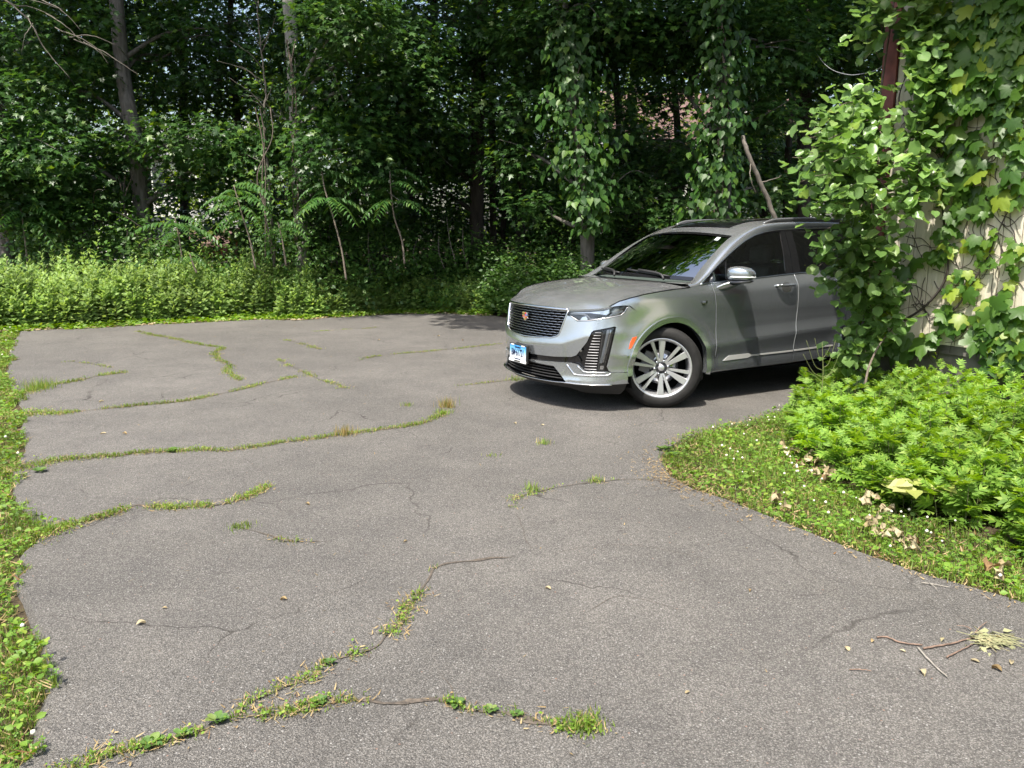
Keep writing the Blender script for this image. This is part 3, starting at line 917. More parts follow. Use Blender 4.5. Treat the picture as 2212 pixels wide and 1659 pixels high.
GRAPEM = mat_leaf('grape_leaf', (.045, .115, .018), (.10, .20, .030), (.24, .33, .04), transl=.45, rough=.42, spec=.45, p3=.90)
BITTM = mat_leaf('bittersweet_leaf', (.10, .19, .045), (.17, .285, .085), (.22, .32, .10), transl=.38, rough=.34, spec=.5)
HEARTM = mat_leaf('heart_leaf', (.028, .080, .016), (.055, .130, .022), (.10, .19, .028), transl=.38, rough=.45, spec=.4)
STALK = mat_plain('vine_stalk', (.12, .095, .075), .85, 0, noise=.3, nscale=30)

def leaf_parts(parent, name, base, mat, P, rot, S_, centre, limit=300):
    """the first `limit` leaves (largest in view) as objects sharing meshes, the rest as one joined part"""
    cam_d = np.linalg.norm(P - np.array([0, 0, CAM_H]), axis=1)
    order = np.argsort(-(S_ / cam_d))
    vis = order[:limit]; rest = order[limit:]
    mes = []
    for k in range(4):
        v = np.array(base[0]); r = np.random.default_rng(k)
        v = v * (1 + r.normal(0, .05, v.shape)); v[:, 2] += .05 * k / 4 * (v[:, 0] ** 2) * (1 if k % 2 else -1)
        mes.append(np_mesh(name, v, base[1], mat))
    for c, i in enumerate(vis):
        o = bpy.data.objects.new(name, mes[c % 4]); COL.objects.link(o); o.parent = parent
        M = Matrix.Identity(4)
        for a in range(3):
            for b in range(3):
                M[a][b] = rot[i][a][b] * S_[i]
            M[a][3] = P[i][a] - centre[a]
        o.matrix_basis = M
    if len(rest):
        V, F = scatter(base[0], base[1], P[rest] - np.array(centre)[None], rot[rest], S_[rest])
        o = link('leaf_mass', np_mesh('leaf_mass', V, F, mat), None, parent); o['kind'] = 'stuff'

def wall_hit(u, v):
    """pixel -> (a along wall A, height)"""
    a_, b_ = (u - 1106.0) / FPX, (829.5 - v) / FPX
    d = np.array([a_, math.cos(PITCH) + b_ * math.sin(PITCH), -math.sin(PITCH) + b_ * math.cos(PITCH)])
    k = (HOUSE_C @ WALL_B) / (d[:2] @ WALL_B)
    p = d * k
    return float((p[:2] - HOUSE_C) @ WALL_A), float(CAM_H + p[2])
def z4(x, y): return (1670 + x * .467, y * .467)
GV = empty('grape_vine', (HOUSE_C[0] + WALL_A[0] * .8, HOUSE_C[1] + WALL_A[1] * .8, 0))
tag(GV, 'broad lobed grape vine climbing over the cream siding', 'vine')
cl = [(760, 90, 120, 110, 30), (900, 110, 130, 110, 42), (1060, 120, 110, 130, 45), (1130, 330, 60, 160, 34), (860, 320, 150, 110, 46), (1010, 320, 100, 120, 36), (760, 300, 90, 130, 26),
      (840, 450, 130, 70, 26), (1000, 460, 110, 60, 20), (1120, 520, 50, 120, 16), (780, 570, 70, 60, 10), (840, 640, 60, 50, 10), (950, 650, 70, 50, 11), (880, 760, 100, 50, 20), (990, 770, 60, 50, 12), (940, 880, 110, 60, 20),
      (830, 900, 70, 60, 14), (1080, 910, 50, 40, 6), (960, 980, 70, 30, 7), (850, 1020, 40, 40, 8), (1030, 1060, 40, 30, 4), (770, 1170, 55, 50, 10), (830, 1140, 60, 60, 12), (960, 1130, 60, 40, 8), (890, 1270, 60, 40, 9), (1000, 1220, 60, 50, 8), (840, 1320, 40, 30, 6),
      (930, 1310, 40, 30, 5), (830, 1450, 30, 25, 4), (880, 1480, 40, 50, 5), (1010, 1450, 60, 60, 12), (1100, 1430, 60, 60, 14), (1000, 1550, 60, 50, 12), (1090, 1540, 70, 60, 16), (1130, 1300, 40, 80, 10), (1130, 1120, 35, 80, 8), (1100, 1640, 70, 60, 14), (1130, 780, 40, 100, 14), (1140, 640, 45, 70, 14), (1130, 40, 50, 60, 18), (1150, 200, 40, 80, 16), (1090, 560, 50, 50, 10), (640, 1230, 60, 60, 10), (620, 1590, 40, 50, 5), (740, 1560, 40, 30, 4), (530, 1420, 60, 80, 14), (430, 1530, 70, 90, 20), (440, 1400, 60, 80, 14), (520, 1560, 60, 60, 10)]
P, D_, Nn, S_ = [], [], [], []
inw = np.array([*nA, 0]); along = np.array([*WALL_A, 0]); up3 = np.array([0, 0, 1.0])
for (x, y, rx, ry, cnt) in cl:
    for _ in range(int(cnt * (.75 if 500 < y < 1380 else 1.5))):
        u, v = z4(x + rng.normal(0, rx * .55), y + rng.normal(0, ry * .55))
        a, z = wall_hit(u, v)
        if a < -.5 or z < .05: continue
        dense = y < 500
        off = rng.uniform(.03, .16 if dense else .09)
        P.append(np.array([HOUSE_C[0], HOUSE_C[1], 0]) + along * a + up3 * z - inw * off)
        s = (.07 + .095 * rng.random() ** 1.6) * (1.15 if y < 950 or y > 1400 else .85)
        S_.append(s)
        out = -inw + up3 * rng.uniform(.0, 1.4) + along * rng.normal(.15, .65) + rng.normal(0, .2, 3)
        D_.append(-up3 + -inw * rng.uniform(.1, .7) + along * rng.normal(0, .55)); Nn.append(out)
P, S_ = np.array(P), np.array(S_)
rot = frames(np.array(D_), np.array(Nn))
leaf_parts(GV, 'leaf', (GRAPE_V, GRAPE_F), GRAPEM, P, rot, S_, tuple(GV.location))
# bare woody tendrils on the siding
stems = []
def wl(pts, off=.015):
    out = []
    for x, y in pts:
        a, z = wall_hit(*z4(x, y)); out.append(np.array([HOUSE_C[0], HOUSE_C[1], 0]) + along * a + up3 * z - inw * off)
    return spline(np.array(out), 5)
main = [[(620, 1480), (700, 1430), (770, 1360), (815, 1280), (825, 1180), (810, 1080), (800, 980), (790, 860), (760, 780), (800, 710), (760, 660), (700, 610), (640, 560), (605, 510), (600, 440), (640, 320), (670, 180)],
        [(640, 540), (690, 420), (740, 300), (830, 180), (960, 60), (1040, -20)], [(660, 570), (680, 640), (700, 720), (740, 770)], [(770, 1659), (790, 1500), (880, 1400), (960, 1270), (1010, 1180), (1090, 1000), (1161, 900)]]
for m_ in main:
    q = wl(m_, .05) - np.array([GV.location[0], GV.location[1], 0])
    stems.append((q, np.linspace(.011, .005, len(q))))
for _ in range(130):
    x, y = rng.uniform(600, 1150), rng.uniform(480, 1600)
    pts = [(x, y)]
    a = rng.choice([rng.normal(1.57, .35), rng.normal(0, .4)])
    for k in range(rng.integers(3, 7)):
        a += rng.normal(0, .45); x += 36 * math.cos(a); y += 36 * math.sin(a); pts.append((x, y))
    q = wl(pts, .006) - np.array([GV.location[0], GV.location[1], 0])
    stems.append((q, np.linspace(.0035, .0015, len(q))))
tubes('stem', stems, mat_plain('dark_tendril', (.05, .038, .034), .9), GV, 5)

# ---- bittersweet bush hanging round the corner
BS = empty('bittersweet_vine', (HOUSE_C[0] - .2, HOUSE_C[1] - .15, 0))
tag(BS, 'sunlit bittersweet vine billowing out from the house corner over the car', 'vine')
P, D_, Nn, S_ = [], [], [], []
sprays, twigs = [], []
root = np.array([HOUSE_C[0] - .12, HOUSE_C[1] - .10, 0])
# (u, v, distance, reach) of shoot tips, drawn from the corner outward
tips = [(1850, 95, 7.25), (1880, 40, 7.2), (1925, 20, 7.1), (1965, 60, 7.0), (2010, 40, 6.9), (1990, 110, 6.95), (2040, 90, 6.8), (1950, 0, 7.0),
        (1885, 205, 7.1), (1830, 225, 7.0), (1790, 240, 6.95), (1765, 265, 6.9), (1735, 300, 6.85), (1712, 340, 6.85), (1745, 330, 6.7), (1722, 395, 6.8), (1760, 380, 6.6), (1735, 445, 6.8), (1790, 300, 6.6), (1830, 290, 6.6), (1870, 260, 6.8), (1905, 290, 6.8),
        (1985, 150, 6.8), (1995, 200, 6.75), (1975, 250, 6.8), (1990, 290, 6.7), (2030, 150, 6.7), (1930, 320, 6.7), (1800, 350, 6.5), (1850, 340, 6.5), (1900, 350, 6.55), (1950, 340, 6.6), (1985, 370, 6.6), (2015, 400, 6.6), (1985, 430, 6.5), (1820, 410, 6.5), (1870, 410, 6.45), (1920, 410, 6.45), (1770, 440, 6.6), (1800, 470, 6.55), (1850, 470, 6.5), (1900, 470, 6.5), (1950, 470, 6.5),
        (1775, 520, 6.8), (1768, 575, 6.85), (1775, 615, 6.9), (1775, 500, 6.7), (1800, 540, 6.6), (1850, 540, 6.6), (1900, 540, 6.6), (1940, 540, 6.6), (1800, 590, 6.85), (1840, 590, 6.75), (1880, 600, 6.7), (1910, 620, 6.7), (1825, 648, 6.9), (1850, 660, 6.8), (1890, 690, 6.8), (1850, 720, 6.9), (1830, 760, 6.9), (1940, 640, 6.8), (1940, 700, 6.8), (1870, 760, 6.8), (1845, 810, 6.85), (1910, 740, 6.8)]
for (u, v, Y) in tips:
    tip = np.array(at(u, v, Y))
    f = min(.9, max(.15, tip[2] / 3.6))
    sh = .42 if u > 1940 else 0.0
    anchor = root + np.array([0.02 + WALL_A[0] * sh, 0.02 + WALL_A[1] * sh, tip[2] - .10 + rng.normal(0, .1)])
    mid = (anchor + tip) / 2 + np.array([0, 0, .10])
    curve = spline(np.array([anchor, mid, tip]), 8)
    twigs.append((curve - np.array(BS.location), np.linspace(.006, .0025, len(curve))))
    nl = 34
    for k in range(nl):
        q = rng.uniform(.25, 1.03)
        p = curve[min(len(curve) - 1, int(q * (len(curve) - 1)))] + rng.normal(0, .07, 3)
        outd = tip - anchor; outd[2] = 0
        outd = outd / (np.linalg.norm(outd) + 1e-6)
        h = outd + rng.normal(0, .75, 3)
        P.append(p); D_.append(h + np.array([0, 0, -.25])); Nn.append(np.array([-.25, -.40, .95]) + rng.normal(0, .35, 3))
        S_.append(rng.uniform(.070, .125))
P, S_ = np.array(P), np.array(S_)
rot = frames(np.array(D_), np.array(Nn))
leaf_parts(BS, 'leaf', (OBOV_V, OBOV_F), BITTM, P, rot, S_, tuple(BS.location))
trunk_c = [spline(np.array([(.06, .0, 0), (.0, .06, .8), (.05, .02, 1.7), (.02, .04, 2.6), (.06, .0, 3.6)]), 6), spline(np.array([(-.06, -.12, 0), (-.02, .0, .5), (.08, .05, 1.2), (.0, .0, 2.2)]), 6)]
for t_ in trunk_c:
    twigs.append((t_ + np.array([.1, .02, 0]), np.linspace(.017, .007, len(t_))))
tubes('stem', twigs, STALK, BS, 6)
# greenish berries
bp_, _ = P[rng.integers(0, len(P), 120)], 0
fv = flowers(bp_ + rng.normal(0, .02, (120, 3)) - np.array(BS.location), np.full(120, .0045))
o = link('berries', np_mesh('berries', fv[0], fv[1], mat_plain('green_berry', (.25, .28, .05), .5)), None, BS); o['kind'] = 'stuff'
# ================================================================== the wood
# maple leaf, five lobes
_hm = [(0, 0), (.44, .02), (.27, .22), (.56, .42), (.21, .54), (0, 1.02)]
_om = _hm + [(-x, y) for x, y in reversed(_hm[1:-1])]
MAPLE_V = np.array([(0, .28, .03)] + [(x, y, -.10 * abs(x) - .12 * max(0, y - .4)) for x, y in _om])
MAPLE_F = np.array([(0, i + 1, (i + 1) % len(_om) + 1) for i in range(len(_om))])
MAPLE_S6 = (np.array([(0, 0, 0), (-.46, .06, -.04), (-.26, .24, .0), (-.54, .50, -.07), (-.16, .54, 0), (0, 1.04, -.10), (.16, .54, 0), (.54, .50, -.07), (.26, .24, 0), (.46, .06, -.04)]), np.array([(0, 2, 1), (0, 4, 3), (0, 5, 4), (0, 6, 5), (0, 7, 6), (0, 9, 8)]))
MAPLE_S = (np.array([(0, 0, 0), (-.48, .22, -.05), (-.15, .50, 0), (0, 1, -.08), (.15, .50, 0), (.48, .22, -.05)]), np.array([(0, 2, 1), (0, 3, 2), (0, 4, 3), (0, 5, 4)]))
LANCE = (np.array([(0, 0, 0), (-.17, .30, .03), (0, 1, -.10), (.17, .30, .03)]), np.array([(0, 2, 1), (0, 3, 2)]))
MAPLEM = mat_leaf('maple_leaf', (.026, .070, .017), (.056, .128, .028), (.11, .19, .032), transl=.36, rough=.40, spec=.45, nscale=.6)
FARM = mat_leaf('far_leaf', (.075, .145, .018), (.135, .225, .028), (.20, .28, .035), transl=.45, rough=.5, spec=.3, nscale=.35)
SHRUBM = mat_leaf('shrub_leaf', (.040, .100, .020), (.080, .165, .032), (.12, .21, .045), transl=.36, rough=.45, spec=.4)
AILM = mat_leaf('ailanthus_leaf', (.040, .110, .026), (.075, .165, .038), (.11, .19, .04), transl=.36, rough=.38, spec=.45)
HEMM = mat_leaf('hemlock_needle', (.020, .055, .018), (.040, .085, .022), (.14, .09, .03), transl=.2, rough=.5, spec=.3, p3=.95)
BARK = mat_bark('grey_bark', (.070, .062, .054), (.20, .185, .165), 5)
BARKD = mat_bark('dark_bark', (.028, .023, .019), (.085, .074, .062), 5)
BARKP = mat_bark('pale_bark', (.15, .14, .125), (.32, .31, .29), 4)
DEADW = mat_plain('dead_wood', (.13, .115, .095), .9, 0, noise=.3, nscale=12)

def ellip(n, c, r, r_=rng, hollow=.35):
    d = unit(r_.normal(0, 1, (n, 3)))
    q = (hollow + (1 - hollow) * r_.random((n, 1))) ** .6
    return np.array(c) + d * q * np.array(r), d

def sprays(c, r, n, k, size, base, spread=.38, flat=.10, r_=rng, droop=.35):
    """n leafy sprays in an ellipsoid, each a shallow fan of k leaves"""
    C, d = ellip(n, c, r, r_)
    C = np.repeat(C, k, 0); d = np.repeat(d, k, 0)
    m = len(C)
    nn = np.repeat(unit(np.array([0, 0, 1.0])[None] + np.repeat(r_.normal(0, .28, (n, 3)), 1, 0)), k, 0)
    a = r_.uniform(0, 2 * np.pi, m); rr = spread * np.sqrt(r_.random(m))
    e1 = unit(np.cross(nn, np.array([.3, .9, .1])[None])); e2 = np.cross(nn, e1)
    off = e1 * (np.cos(a) * rr)[:, None] + e2 * (np.sin(a) * rr)[:, None]
    P = C + off + nn * r_.normal(0, flat, (m, 1)) - np.array([0, 0, 1.0]) * (rr ** 2 / spread * droop)[:, None]
    D = off / (rr[:, None] + 1e-6) + np.array([0, 0, -droop]) + d * .3 + r_.normal(0, .3, (m, 3))
    N_ = nn + d * .35 + np.array([0, -.25, 0]) + r_.normal(0, .30, (m, 3))
    return scatter(base[0], base[1], P, frames(D, N_), size * r_.uniform(.65, 1.25, m))

def branch(p0, p1, r0, r1=.01, sag=.12, n=7):
    p0, p1 = np.array(p0, float), np.array(p1, float)
    mid = (p0 + p1) / 2 + np.array([0, 0, np.linalg.norm(p1 - p0) * sag]) + rng.normal(0, .08, 3)
    c = spline(np.array([p0, mid, p1]), n)
    return c, np.linspace(r0, r1, len(c))

def make_tree(name, label, trunk, radii, blobs, mat_b, mat_l, leaf, cat='tree', group=None, tops=(), twigs=None):
    """trunk: world points; blobs: (centre, radii, sprays, leaves, size) foliage masses"""
    base = np.array(trunk[0], float)
    T = empty(name, (base[0], base[1], 0))
    tag(T, label, cat, group)
    org = np.array([base[0], base[1], 0])
    c = spline(np.array(trunk, float), 8)
    rr = np.interp(np.linspace(0, 1, len(c)), np.linspace(0, 1, len(radii)), radii)
    rr[0] *= 1.35; rr[1] *= 1.15
    tube('trunk', c - org, rr, mat_b, T, 14)
    bl, lf = [], []
    for (cc, r, n, k, s) in blobs:
        cc = np.array(cc, float)
        # limb from the trunk to the mass
        h = min(max(cc[2] - np.linalg.norm(cc[:2] - base[:2]) * .45, .5), c[-1][2] * .95)
        i = int(np.argmin(np.abs(c[:, 2] - h)))
        bl.append(branch(c[i] - org, cc - org, rr[i] * .38, .012))
        for _ in range(3):
            q = cc + rng.normal(0, .5, 3) * np.array(r)
            b0 = bl[-1][0] if False else None
            bl.append(branch((c[i] * .35 + cc * .65) - org, q - org, .016, .005))
        V, F = sprays(cc, r, n, k, s, MAPLE_S if (leaf is MAP and cc[1] > 18.9) else leaf)
        lf.append((V - org, F))
    for i_, (pl, rl) in enumerate(bl):
        if i_ % 4 == 0: tube('limb', pl, rl, mat_b, T, 6)
    tw = [b for i_, b in enumerate(bl) if i_ % 4]
    if tw:
        o_ = tubes('twigs', tw, mat_b, T, 5); o_['kind'] = 'stuff'
    for (cc, r, n, s) in tops:
        P, d = ellip(n, cc, r, hollow=.2)
        V, F = scatter(MAPLE_S[0], MAPLE_S[1], P, frames(rng.normal(0, 1, (n, 3)) + np.array([0, 0, -.2]), np.array([0, 0, 1.0])[None] + rng.normal(0, .45, (n, 3))), s * rng.uniform(.7, 1.3, n))
        lf.append((V - org, F))
    if lf:
        groups = {}
        for V, F in lf:
            groups.setdefault(F.shape[1], []).append((V, F))
        V, F = join(groups[3])
        link('crown', np_mesh('crown', V, F, mat_l), None, T)
    return T

def B(u, v, Y, rx, rz, n, k=20, s=.132, ry=None):
    return (np.array(at(u, v, Y)), (rx, ry or rx * .7, rz), int(n * 3.3), k, s)
MAP = MAPLE_S6
def gp(u, Y, z=0.0):
    p = at(u, 500, Y); return (p.x, Y, z)
def tp(u, v, Y):
    return tuple(at(u, v, Y))

make_tree('maple_tree', 'grey leaning trunk rising from the weeds at the left of the wood', [gp(322, 17.6, -.1), tp(308, 470, 17.6), tp(290, 300, 17.6), tp(270, 190, 17.7), tp(256, 60, 17.8), tp(245, -120, 17.9), tp(240, -420, 18.0), tp(250, -800, 18)], [.17, .165, .155, .15, .145, .13, .10, .05],
          [B(150, 330, 18.6, 1.7, .75, 26), B(420, 300, 17.2, 2.0, .5, 34), B(540, 330, 17.0, 1.3, .45, 20), B(370, 120, 18.8, 1.8, 1.0, 26), B(470, 60, 18.4, 1.8, .9, 26), B(200, 430, 18.6, 1.4, .6, 22), B(430, 385, 17.4, .9, .3, 10), B(130, 180, 18.0, 1.5, .8, 20)], BARK, MAPLEM, MAP,
          tops=[((-8.5, 18.2, 10.8), (5.0, 4.6, 3.6), 3900, 0.35)])
make_tree('maple_tree', 'dark maple at the left edge of the picture with low sprays', [gp(2, 17.0, -.1), tp(8, 400, 17.0), tp(-2, 250, 17.1), tp(-20, 0, 17.2), tp(-30, -400, 17.3), tp(-20, -700, 17.3)], [.14, .13, .12, .11, .08, .04],
          [B(60, 330, 15.9, 1.3, .7, 26), B(30, 220, 16.5, 1.6, .8, 26), B(90, 70, 17.2, 1.9, 1.0, 28), B(60, 430, 16.3, 1.2, .5, 18), B(120, 420, 16.2, 1.0, .5, 16), B(-60, 330, 15.5, 1.4, .9, 18)], BARK, MAPLEM, MAP,
          tops=[((-11.5, 18.0, 10.4), (4.6, 4.6, 3.6), 3380, 0.35)])
make_tree('maple_tree', 'pale grey trunk crossing the top of the picture left of centre', [gp(652, 16.6, -.1), tp(648, 450, 16.6), tp(636, 190, 16.6), tp(628, 60, 16.6), tp(622, -60, 16.6), tp(622, -500, 16.7), tp(640, -800, 16.7)], [.14, .135, .13, .125, .12, .09, .04],
          [B(735, 35, 14.8, .9, .5, 24, 20, .125), B(800, 190, 16.2, 1.4, .9, 30), B(820, 110, 16.4, 1.5, .9, 28), B(740, 320, 15.9, 1.2, .75, 28), B(880, 240, 16.9, 1.4, 1.0, 26), B(780, 400, 16.4, 1.2, .6, 18), B(590, 250, 17.4, 1.2, .8, 14)], BARKP, MAPLEM, MAP,
          tops=[((-4.8, 17.4, 10.6), (4.4, 4.2, 3.4), 3380, 0.35)])
make_tree('maple_tree', 'tall dark trunk standing alone right of the ailanthus saplings', [gp(1030, 19.0, -.1), tp(1030, 400, 19.0), tp(1036, 150, 19.0), tp(1040, -100, 19.0), tp(1040, -700, 19.0)], [.17, .16, .15, .14, .05],
          [B(950, 90, 18.2, 1.7, .9, 28), B(960, 280, 18.6, 1.5, .8, 26), B(1090, 130, 18.2, 1.5, .9, 26), B(1130, 30, 17.6, 1.6, .8, 24), B(930, 410, 19.4, 1.6, .8, 22), B(880, 340, 18.8, 1.4, .7, 18)], BARKD, MAPLEM, MAP,
          tops=[((-0.8, 18.0, 10.4), (4.4, 4.6, 3.6), 3640, 0.35), ((-2.1, 11.6, 8.6), (1.55, 1.7, .6), 760, .30)])  # second leaf mass is unseen, added so its shade falls on the far asphalt
make_tree('maple_tree', 'thin dark trunk just right of the tall lone trunk', [gp(1066, 20.2, -.1), tp(1064, 350, 20.2), tp(1062, 120, 20.2), tp(1076, -50, 20.2), tp(1080, -500, 20.2)], [.085, .08, .075, .07, .03],
          [B(1060, 330, 21.0, 1.5, .8, 18), B(1110, 230, 20.4, 1.3, .7, 16)], BARKD, MAPLEM, MAP)
make_tree('maple_tree', 'thicker of the two close dark trunks behind the undergrowth', [gp(1124, 20.6, -.1), tp(1124, 380, 20.6), tp(1116, 240, 20.6), tp(1124, 60, 20.6), tp(1130, -500, 20.6)], [.12, .115, .11, .105, .04],
          [B(1200, 330, 20.6, 1.6, .8, 18), B(1130, 420, 20.8, 1.1, .5, 8)], BARKD, MAPLEM, MAP, tops=[((1.6, 18.4, 10.6), (4.2, 4.4, 3.4), 2600, 0.35)])
make_tree('maple_tree', 'thinner of the two close dark trunks, leaning right', [gp(1082, 20.9, -.1), tp(1090, 430, 20.9), tp(1100, 280, 20.9), tp(1112, 100, 20.9), tp(1120, -200, 20.9)], [.075, .07, .065, .06, .03],
          [B(1010, 480, 21.4, 1.2, .5, 10)], BARKD, MAPLEM, MAP)
t5 = make_tree('locust_tree', 'grey trunk behind the car bonnet, wrapped in heart leaved vine', [gp(1272, 15.6, -.1), tp(1268, 500, 15.6), tp(1250, 330, 15.6), tp(1232, 150, 15.6), tp(1215, 20, 15.7), tp(1200, -250, 15.8), tp(1190, -700, 15.9)], [.15, .135, .13, .125, .12, .10, .04],
          [B(1190, 60, 16.2, 1.3, .6, 24), B(1330, 90, 16.6, 1.3, .6, 24), B(1150, 210, 16.4, 1.0, .6, 20), B(1260, 10, 15.4, 1.2, .5, 18), B(1390, 40, 16.4, 1.0, .6, 16), B(1130, 330, 16.6, .8, .5, 12), B(1330, 260, 16.4, .6, .5, 8), B(1340, 400, 16.2, .6, .35, 8), B(1160, 440, 16.4, .7, .35, 9)], BARK, MAPLEM, MAP,
          tops=[((1.2, 15.4, 9.8), (3.2, 3.2, 2.8), 2860, 0.33)])
t6 = make_tree('locust_tree', 'vine clad trunk rising straight above the car roof', [gp(1562, 15.4, -.1), tp(1560, 450, 15.4), tp(1562, 250, 15.4), tp(1562, 50, 15.4), tp(1560, -200, 15.4), tp(1560, -700, 15.4)], [.17, .16, .155, .15, .12, .04],
          [B(1470, 60, 16.0, 1.1, .6, 24), B(1650, 90, 15.8, 1.3, .7, 28), B(1560, 0, 16.4, 1.4, .5, 20), B(1660, 240, 16.0, .7, .4, 12), B(1490, 150, 16.6, .8, .4, 10), B(1490, 330, 16.6, .7, .4, 7), B(1400, 300, 18.0, 1.0, .5, 9), B(1640, 400, 16.2, .7, .4, 8), B(1420, 200, 18.5, .9, .4, 7), B(1480, 450, 16.0, .7, .35, 8)], BARK, MAPLEM, MAP,
          tops=[((4.4, 15.0, 9.8), (3.6, 3.6, 2.8), 2860, 0.33)])
make_tree('maple_tree', 'dark trunk seen between the vine clad trunk and the house vine', [gp(1738, 18.6, -.1), tp(1736, 400, 18.6), tp(1738, 180, 18.6), tp(1740, -50, 18.6), tp(1745, -600, 18.6)], [.165, .16, .15, .14, .05],
          [B(1760, 70, 17.6, 1.6, .8, 30), B(1830, 180, 18.4, 1.5, .9, 26), B(1690, 40, 18.2, 1.4, .7, 22), B(1900, 60, 18, 1.6, .9, 24), B(1850, 330, 19.0, 1.4, .8, 18), B(1700, 150, 17.4, .9, .4, 12)], BARKD, MAPLEM, MAP,
          tops=[((8.0, 17.4, 10.4), (4.6, 4.4, 3.4), 3120, 0.35)])
make_tree('maple_tree', 'forked dark stem left of the trunk beside the house vine', [gp(1700, 21, -.1), tp(1704, 300, 21), tp(1712, 180, 21), tp(1700, 0, 21), tp(1690, -300, 21)], [.09, .085, .08, .07, .03],
          [B(1640, 330, 21.5, 1.0, .6, 10), B(1780, 330, 21.5, 1.4, .8, 14)], BARKD, MAPLEM, MAP)
# interior of the wood: darker, further trunks with foliage that closes the view
inner = [(60, 23.5, 'slender dark trunk deep in the wood behind the leaning grey trunk, at far left'), (180, 22.5, 'slender dark trunk deep in the wood, second from the left edge'), (390, 24.5, 'dark trunk in the gap right of the leaning grey trunk'), (520, 23, 'dark trunk deep in the wood left of the pale trunk'), (760, 23.5, 'dark trunk deep in the wood above the tallest sapling'), (900, 23, 'dark trunk deep in the wood left of the tall lone trunk'), (1190, 24, 'dark trunk deep in the wood left of the vine wrapped trunk'), (1330, 23, 'dark trunk deep in the wood right of the vine wrapped trunk'), (1470, 25, 'slim trunk in front of the distant red roofed house'), (1650, 24, 'slim dark trunk right of the vine clad trunk'), (1860, 23, 'dark trunk deep in the wood behind the house vine')]
for i, (u, Y, lab) in enumerate(inner):
    r = .08 + .05 * rng.random()
    bl = []
    dens = {390: 1.0, 1470: .8, 520: 1.0}.get(u, 1.2)
    for k in range(14):
        vv = rng.uniform(-60, 520) if k < 11 else rng.uniform(-50, 110)
        if u == 390 and 250 < vv < 470: continue
        if u == 1470 and 150 < vv < 300: vv = rng.uniform(300, 480)
        bl.append(B(u + rng.normal(0, 75), vv, Y + rng.normal(0, .8), 1.8, .95, int(12 * dens), 16, .175))
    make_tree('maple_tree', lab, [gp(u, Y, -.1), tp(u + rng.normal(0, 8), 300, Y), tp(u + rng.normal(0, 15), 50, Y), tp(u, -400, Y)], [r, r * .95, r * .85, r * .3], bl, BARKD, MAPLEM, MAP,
              tops=[((gp(u, Y)[0], Y - 2.0, 10.5), (3.0, 2.4, 2.4), 500, .40)])

# ---- understory shrubs at the edge of the wood
shrubs = [(40, 500, 16.2, 'dark shrub at the far left behind the tall weeds'), (150, 480, 16.6, 'shrub left of the leaning grey trunk'), (235, 520, 16.3, 'shrub hiding the foot of the leaning grey trunk on its left'), (420, 560, 17.0, 'low shrub right of the leaning grey trunk'), (610, 500, 16.9, 'shrub round the foot of the pale trunk'), (660, 430, 16.8, 'taller shrub beside the vine wrapped dead sapling'), (720, 520, 16.9, 'shrub behind the middle ailanthus sapling'), (800, 540, 17.0, 'shrub between the two tallest ailanthus saplings'), (930, 540, 17.6, 'shrub left of the tall lone trunk'), (1000, 530, 17.8, 'shrub at the foot of the tall lone trunk'), (1190, 470, 17.0, 'shrub left of the vine wrapped grey trunk'), (1340, 520, 17.2, 'shrub behind the car bonnet')]
OV4 = (np.array([(0, 0, 0), (-.34, .45, .07), (0, 1, -.06), (.34, .45, .07), (0, .45, -.01)]), np.array([(4, 0, 1), (4, 1, 2), (4, 2, 3), (4, 3, 0)]))
OV = OV4
for (u, v, Y, lab) in shrubs:
    p = at(u, v, Y)
    h = max(p.z, .6)
    bl = [((p.x + rng.normal(0, .4), Y + rng.normal(0, .3), h * f), (1.0, .8, h * .35), int(34 * (1.0 if f > .3 else .7)), 16, .10) for f in (.35, .75, 1.0)]
    make_tree('understory_shrub', lab, [(p.x, Y, -.1), (p.x + .1, Y, h * .5), (p.x + rng.normal(0, .2), Y, h)], [.03, .022, .01], bl, BARKD, SHRUBM, OV, cat='shrub')
inner_sh = [(90, 21, 1.9, 'shrub deep in the wood at far left'), (260, 22, 2.2, 'shrub deep in the wood behind the leaning grey trunk'), (470, 22.5, 1.5, 'shrub deep in the wood before the pale distant house'), (560, 21, 2.2, 'shrub deep in the wood left of the pale trunk'), (700, 21.5, 2.4, 'shrub deep in the wood right of the pale trunk'), (830, 21, 2.2, 'shrub deep in the wood behind the kinked sapling'), (960, 22, 2.0, 'shrub deep in the wood left of the lone trunk'), (1075, 23, 2.0, 'shrub deep in the wood behind the thin dark trunk'), (1200, 21.5, 2.2, 'shrub deep in the wood right of the close dark trunks'), (1370, 21, 2.4, 'shrub deep in the wood above the car bonnet'), (1490, 22, 2.6, 'shrub deep in the wood above the windscreen'), (1640, 21, 2.4, 'shrub deep in the wood above the car roof'), (1800, 21, 2.4, 'shrub deep in the wood behind the house vine')]
for (u, Y, h, lab) in inner_sh:
    p = at(u, 500, Y)
    bl = [((p.x + rng.normal(0, .5), Y + rng.normal(0, .3), h * f), (1.5, .8, h * .35), 34, 14, .16) for f in (.25, .55, .9)]
    make_tree('understory_shrub', lab, [(p.x, Y, -.1), (p.x + .1, Y, h * .5), (p.x + rng.normal(0, .2), Y, h)], [.03, .022, .01], bl, BARKD, SHRUBM, OV4, cat='shrub')
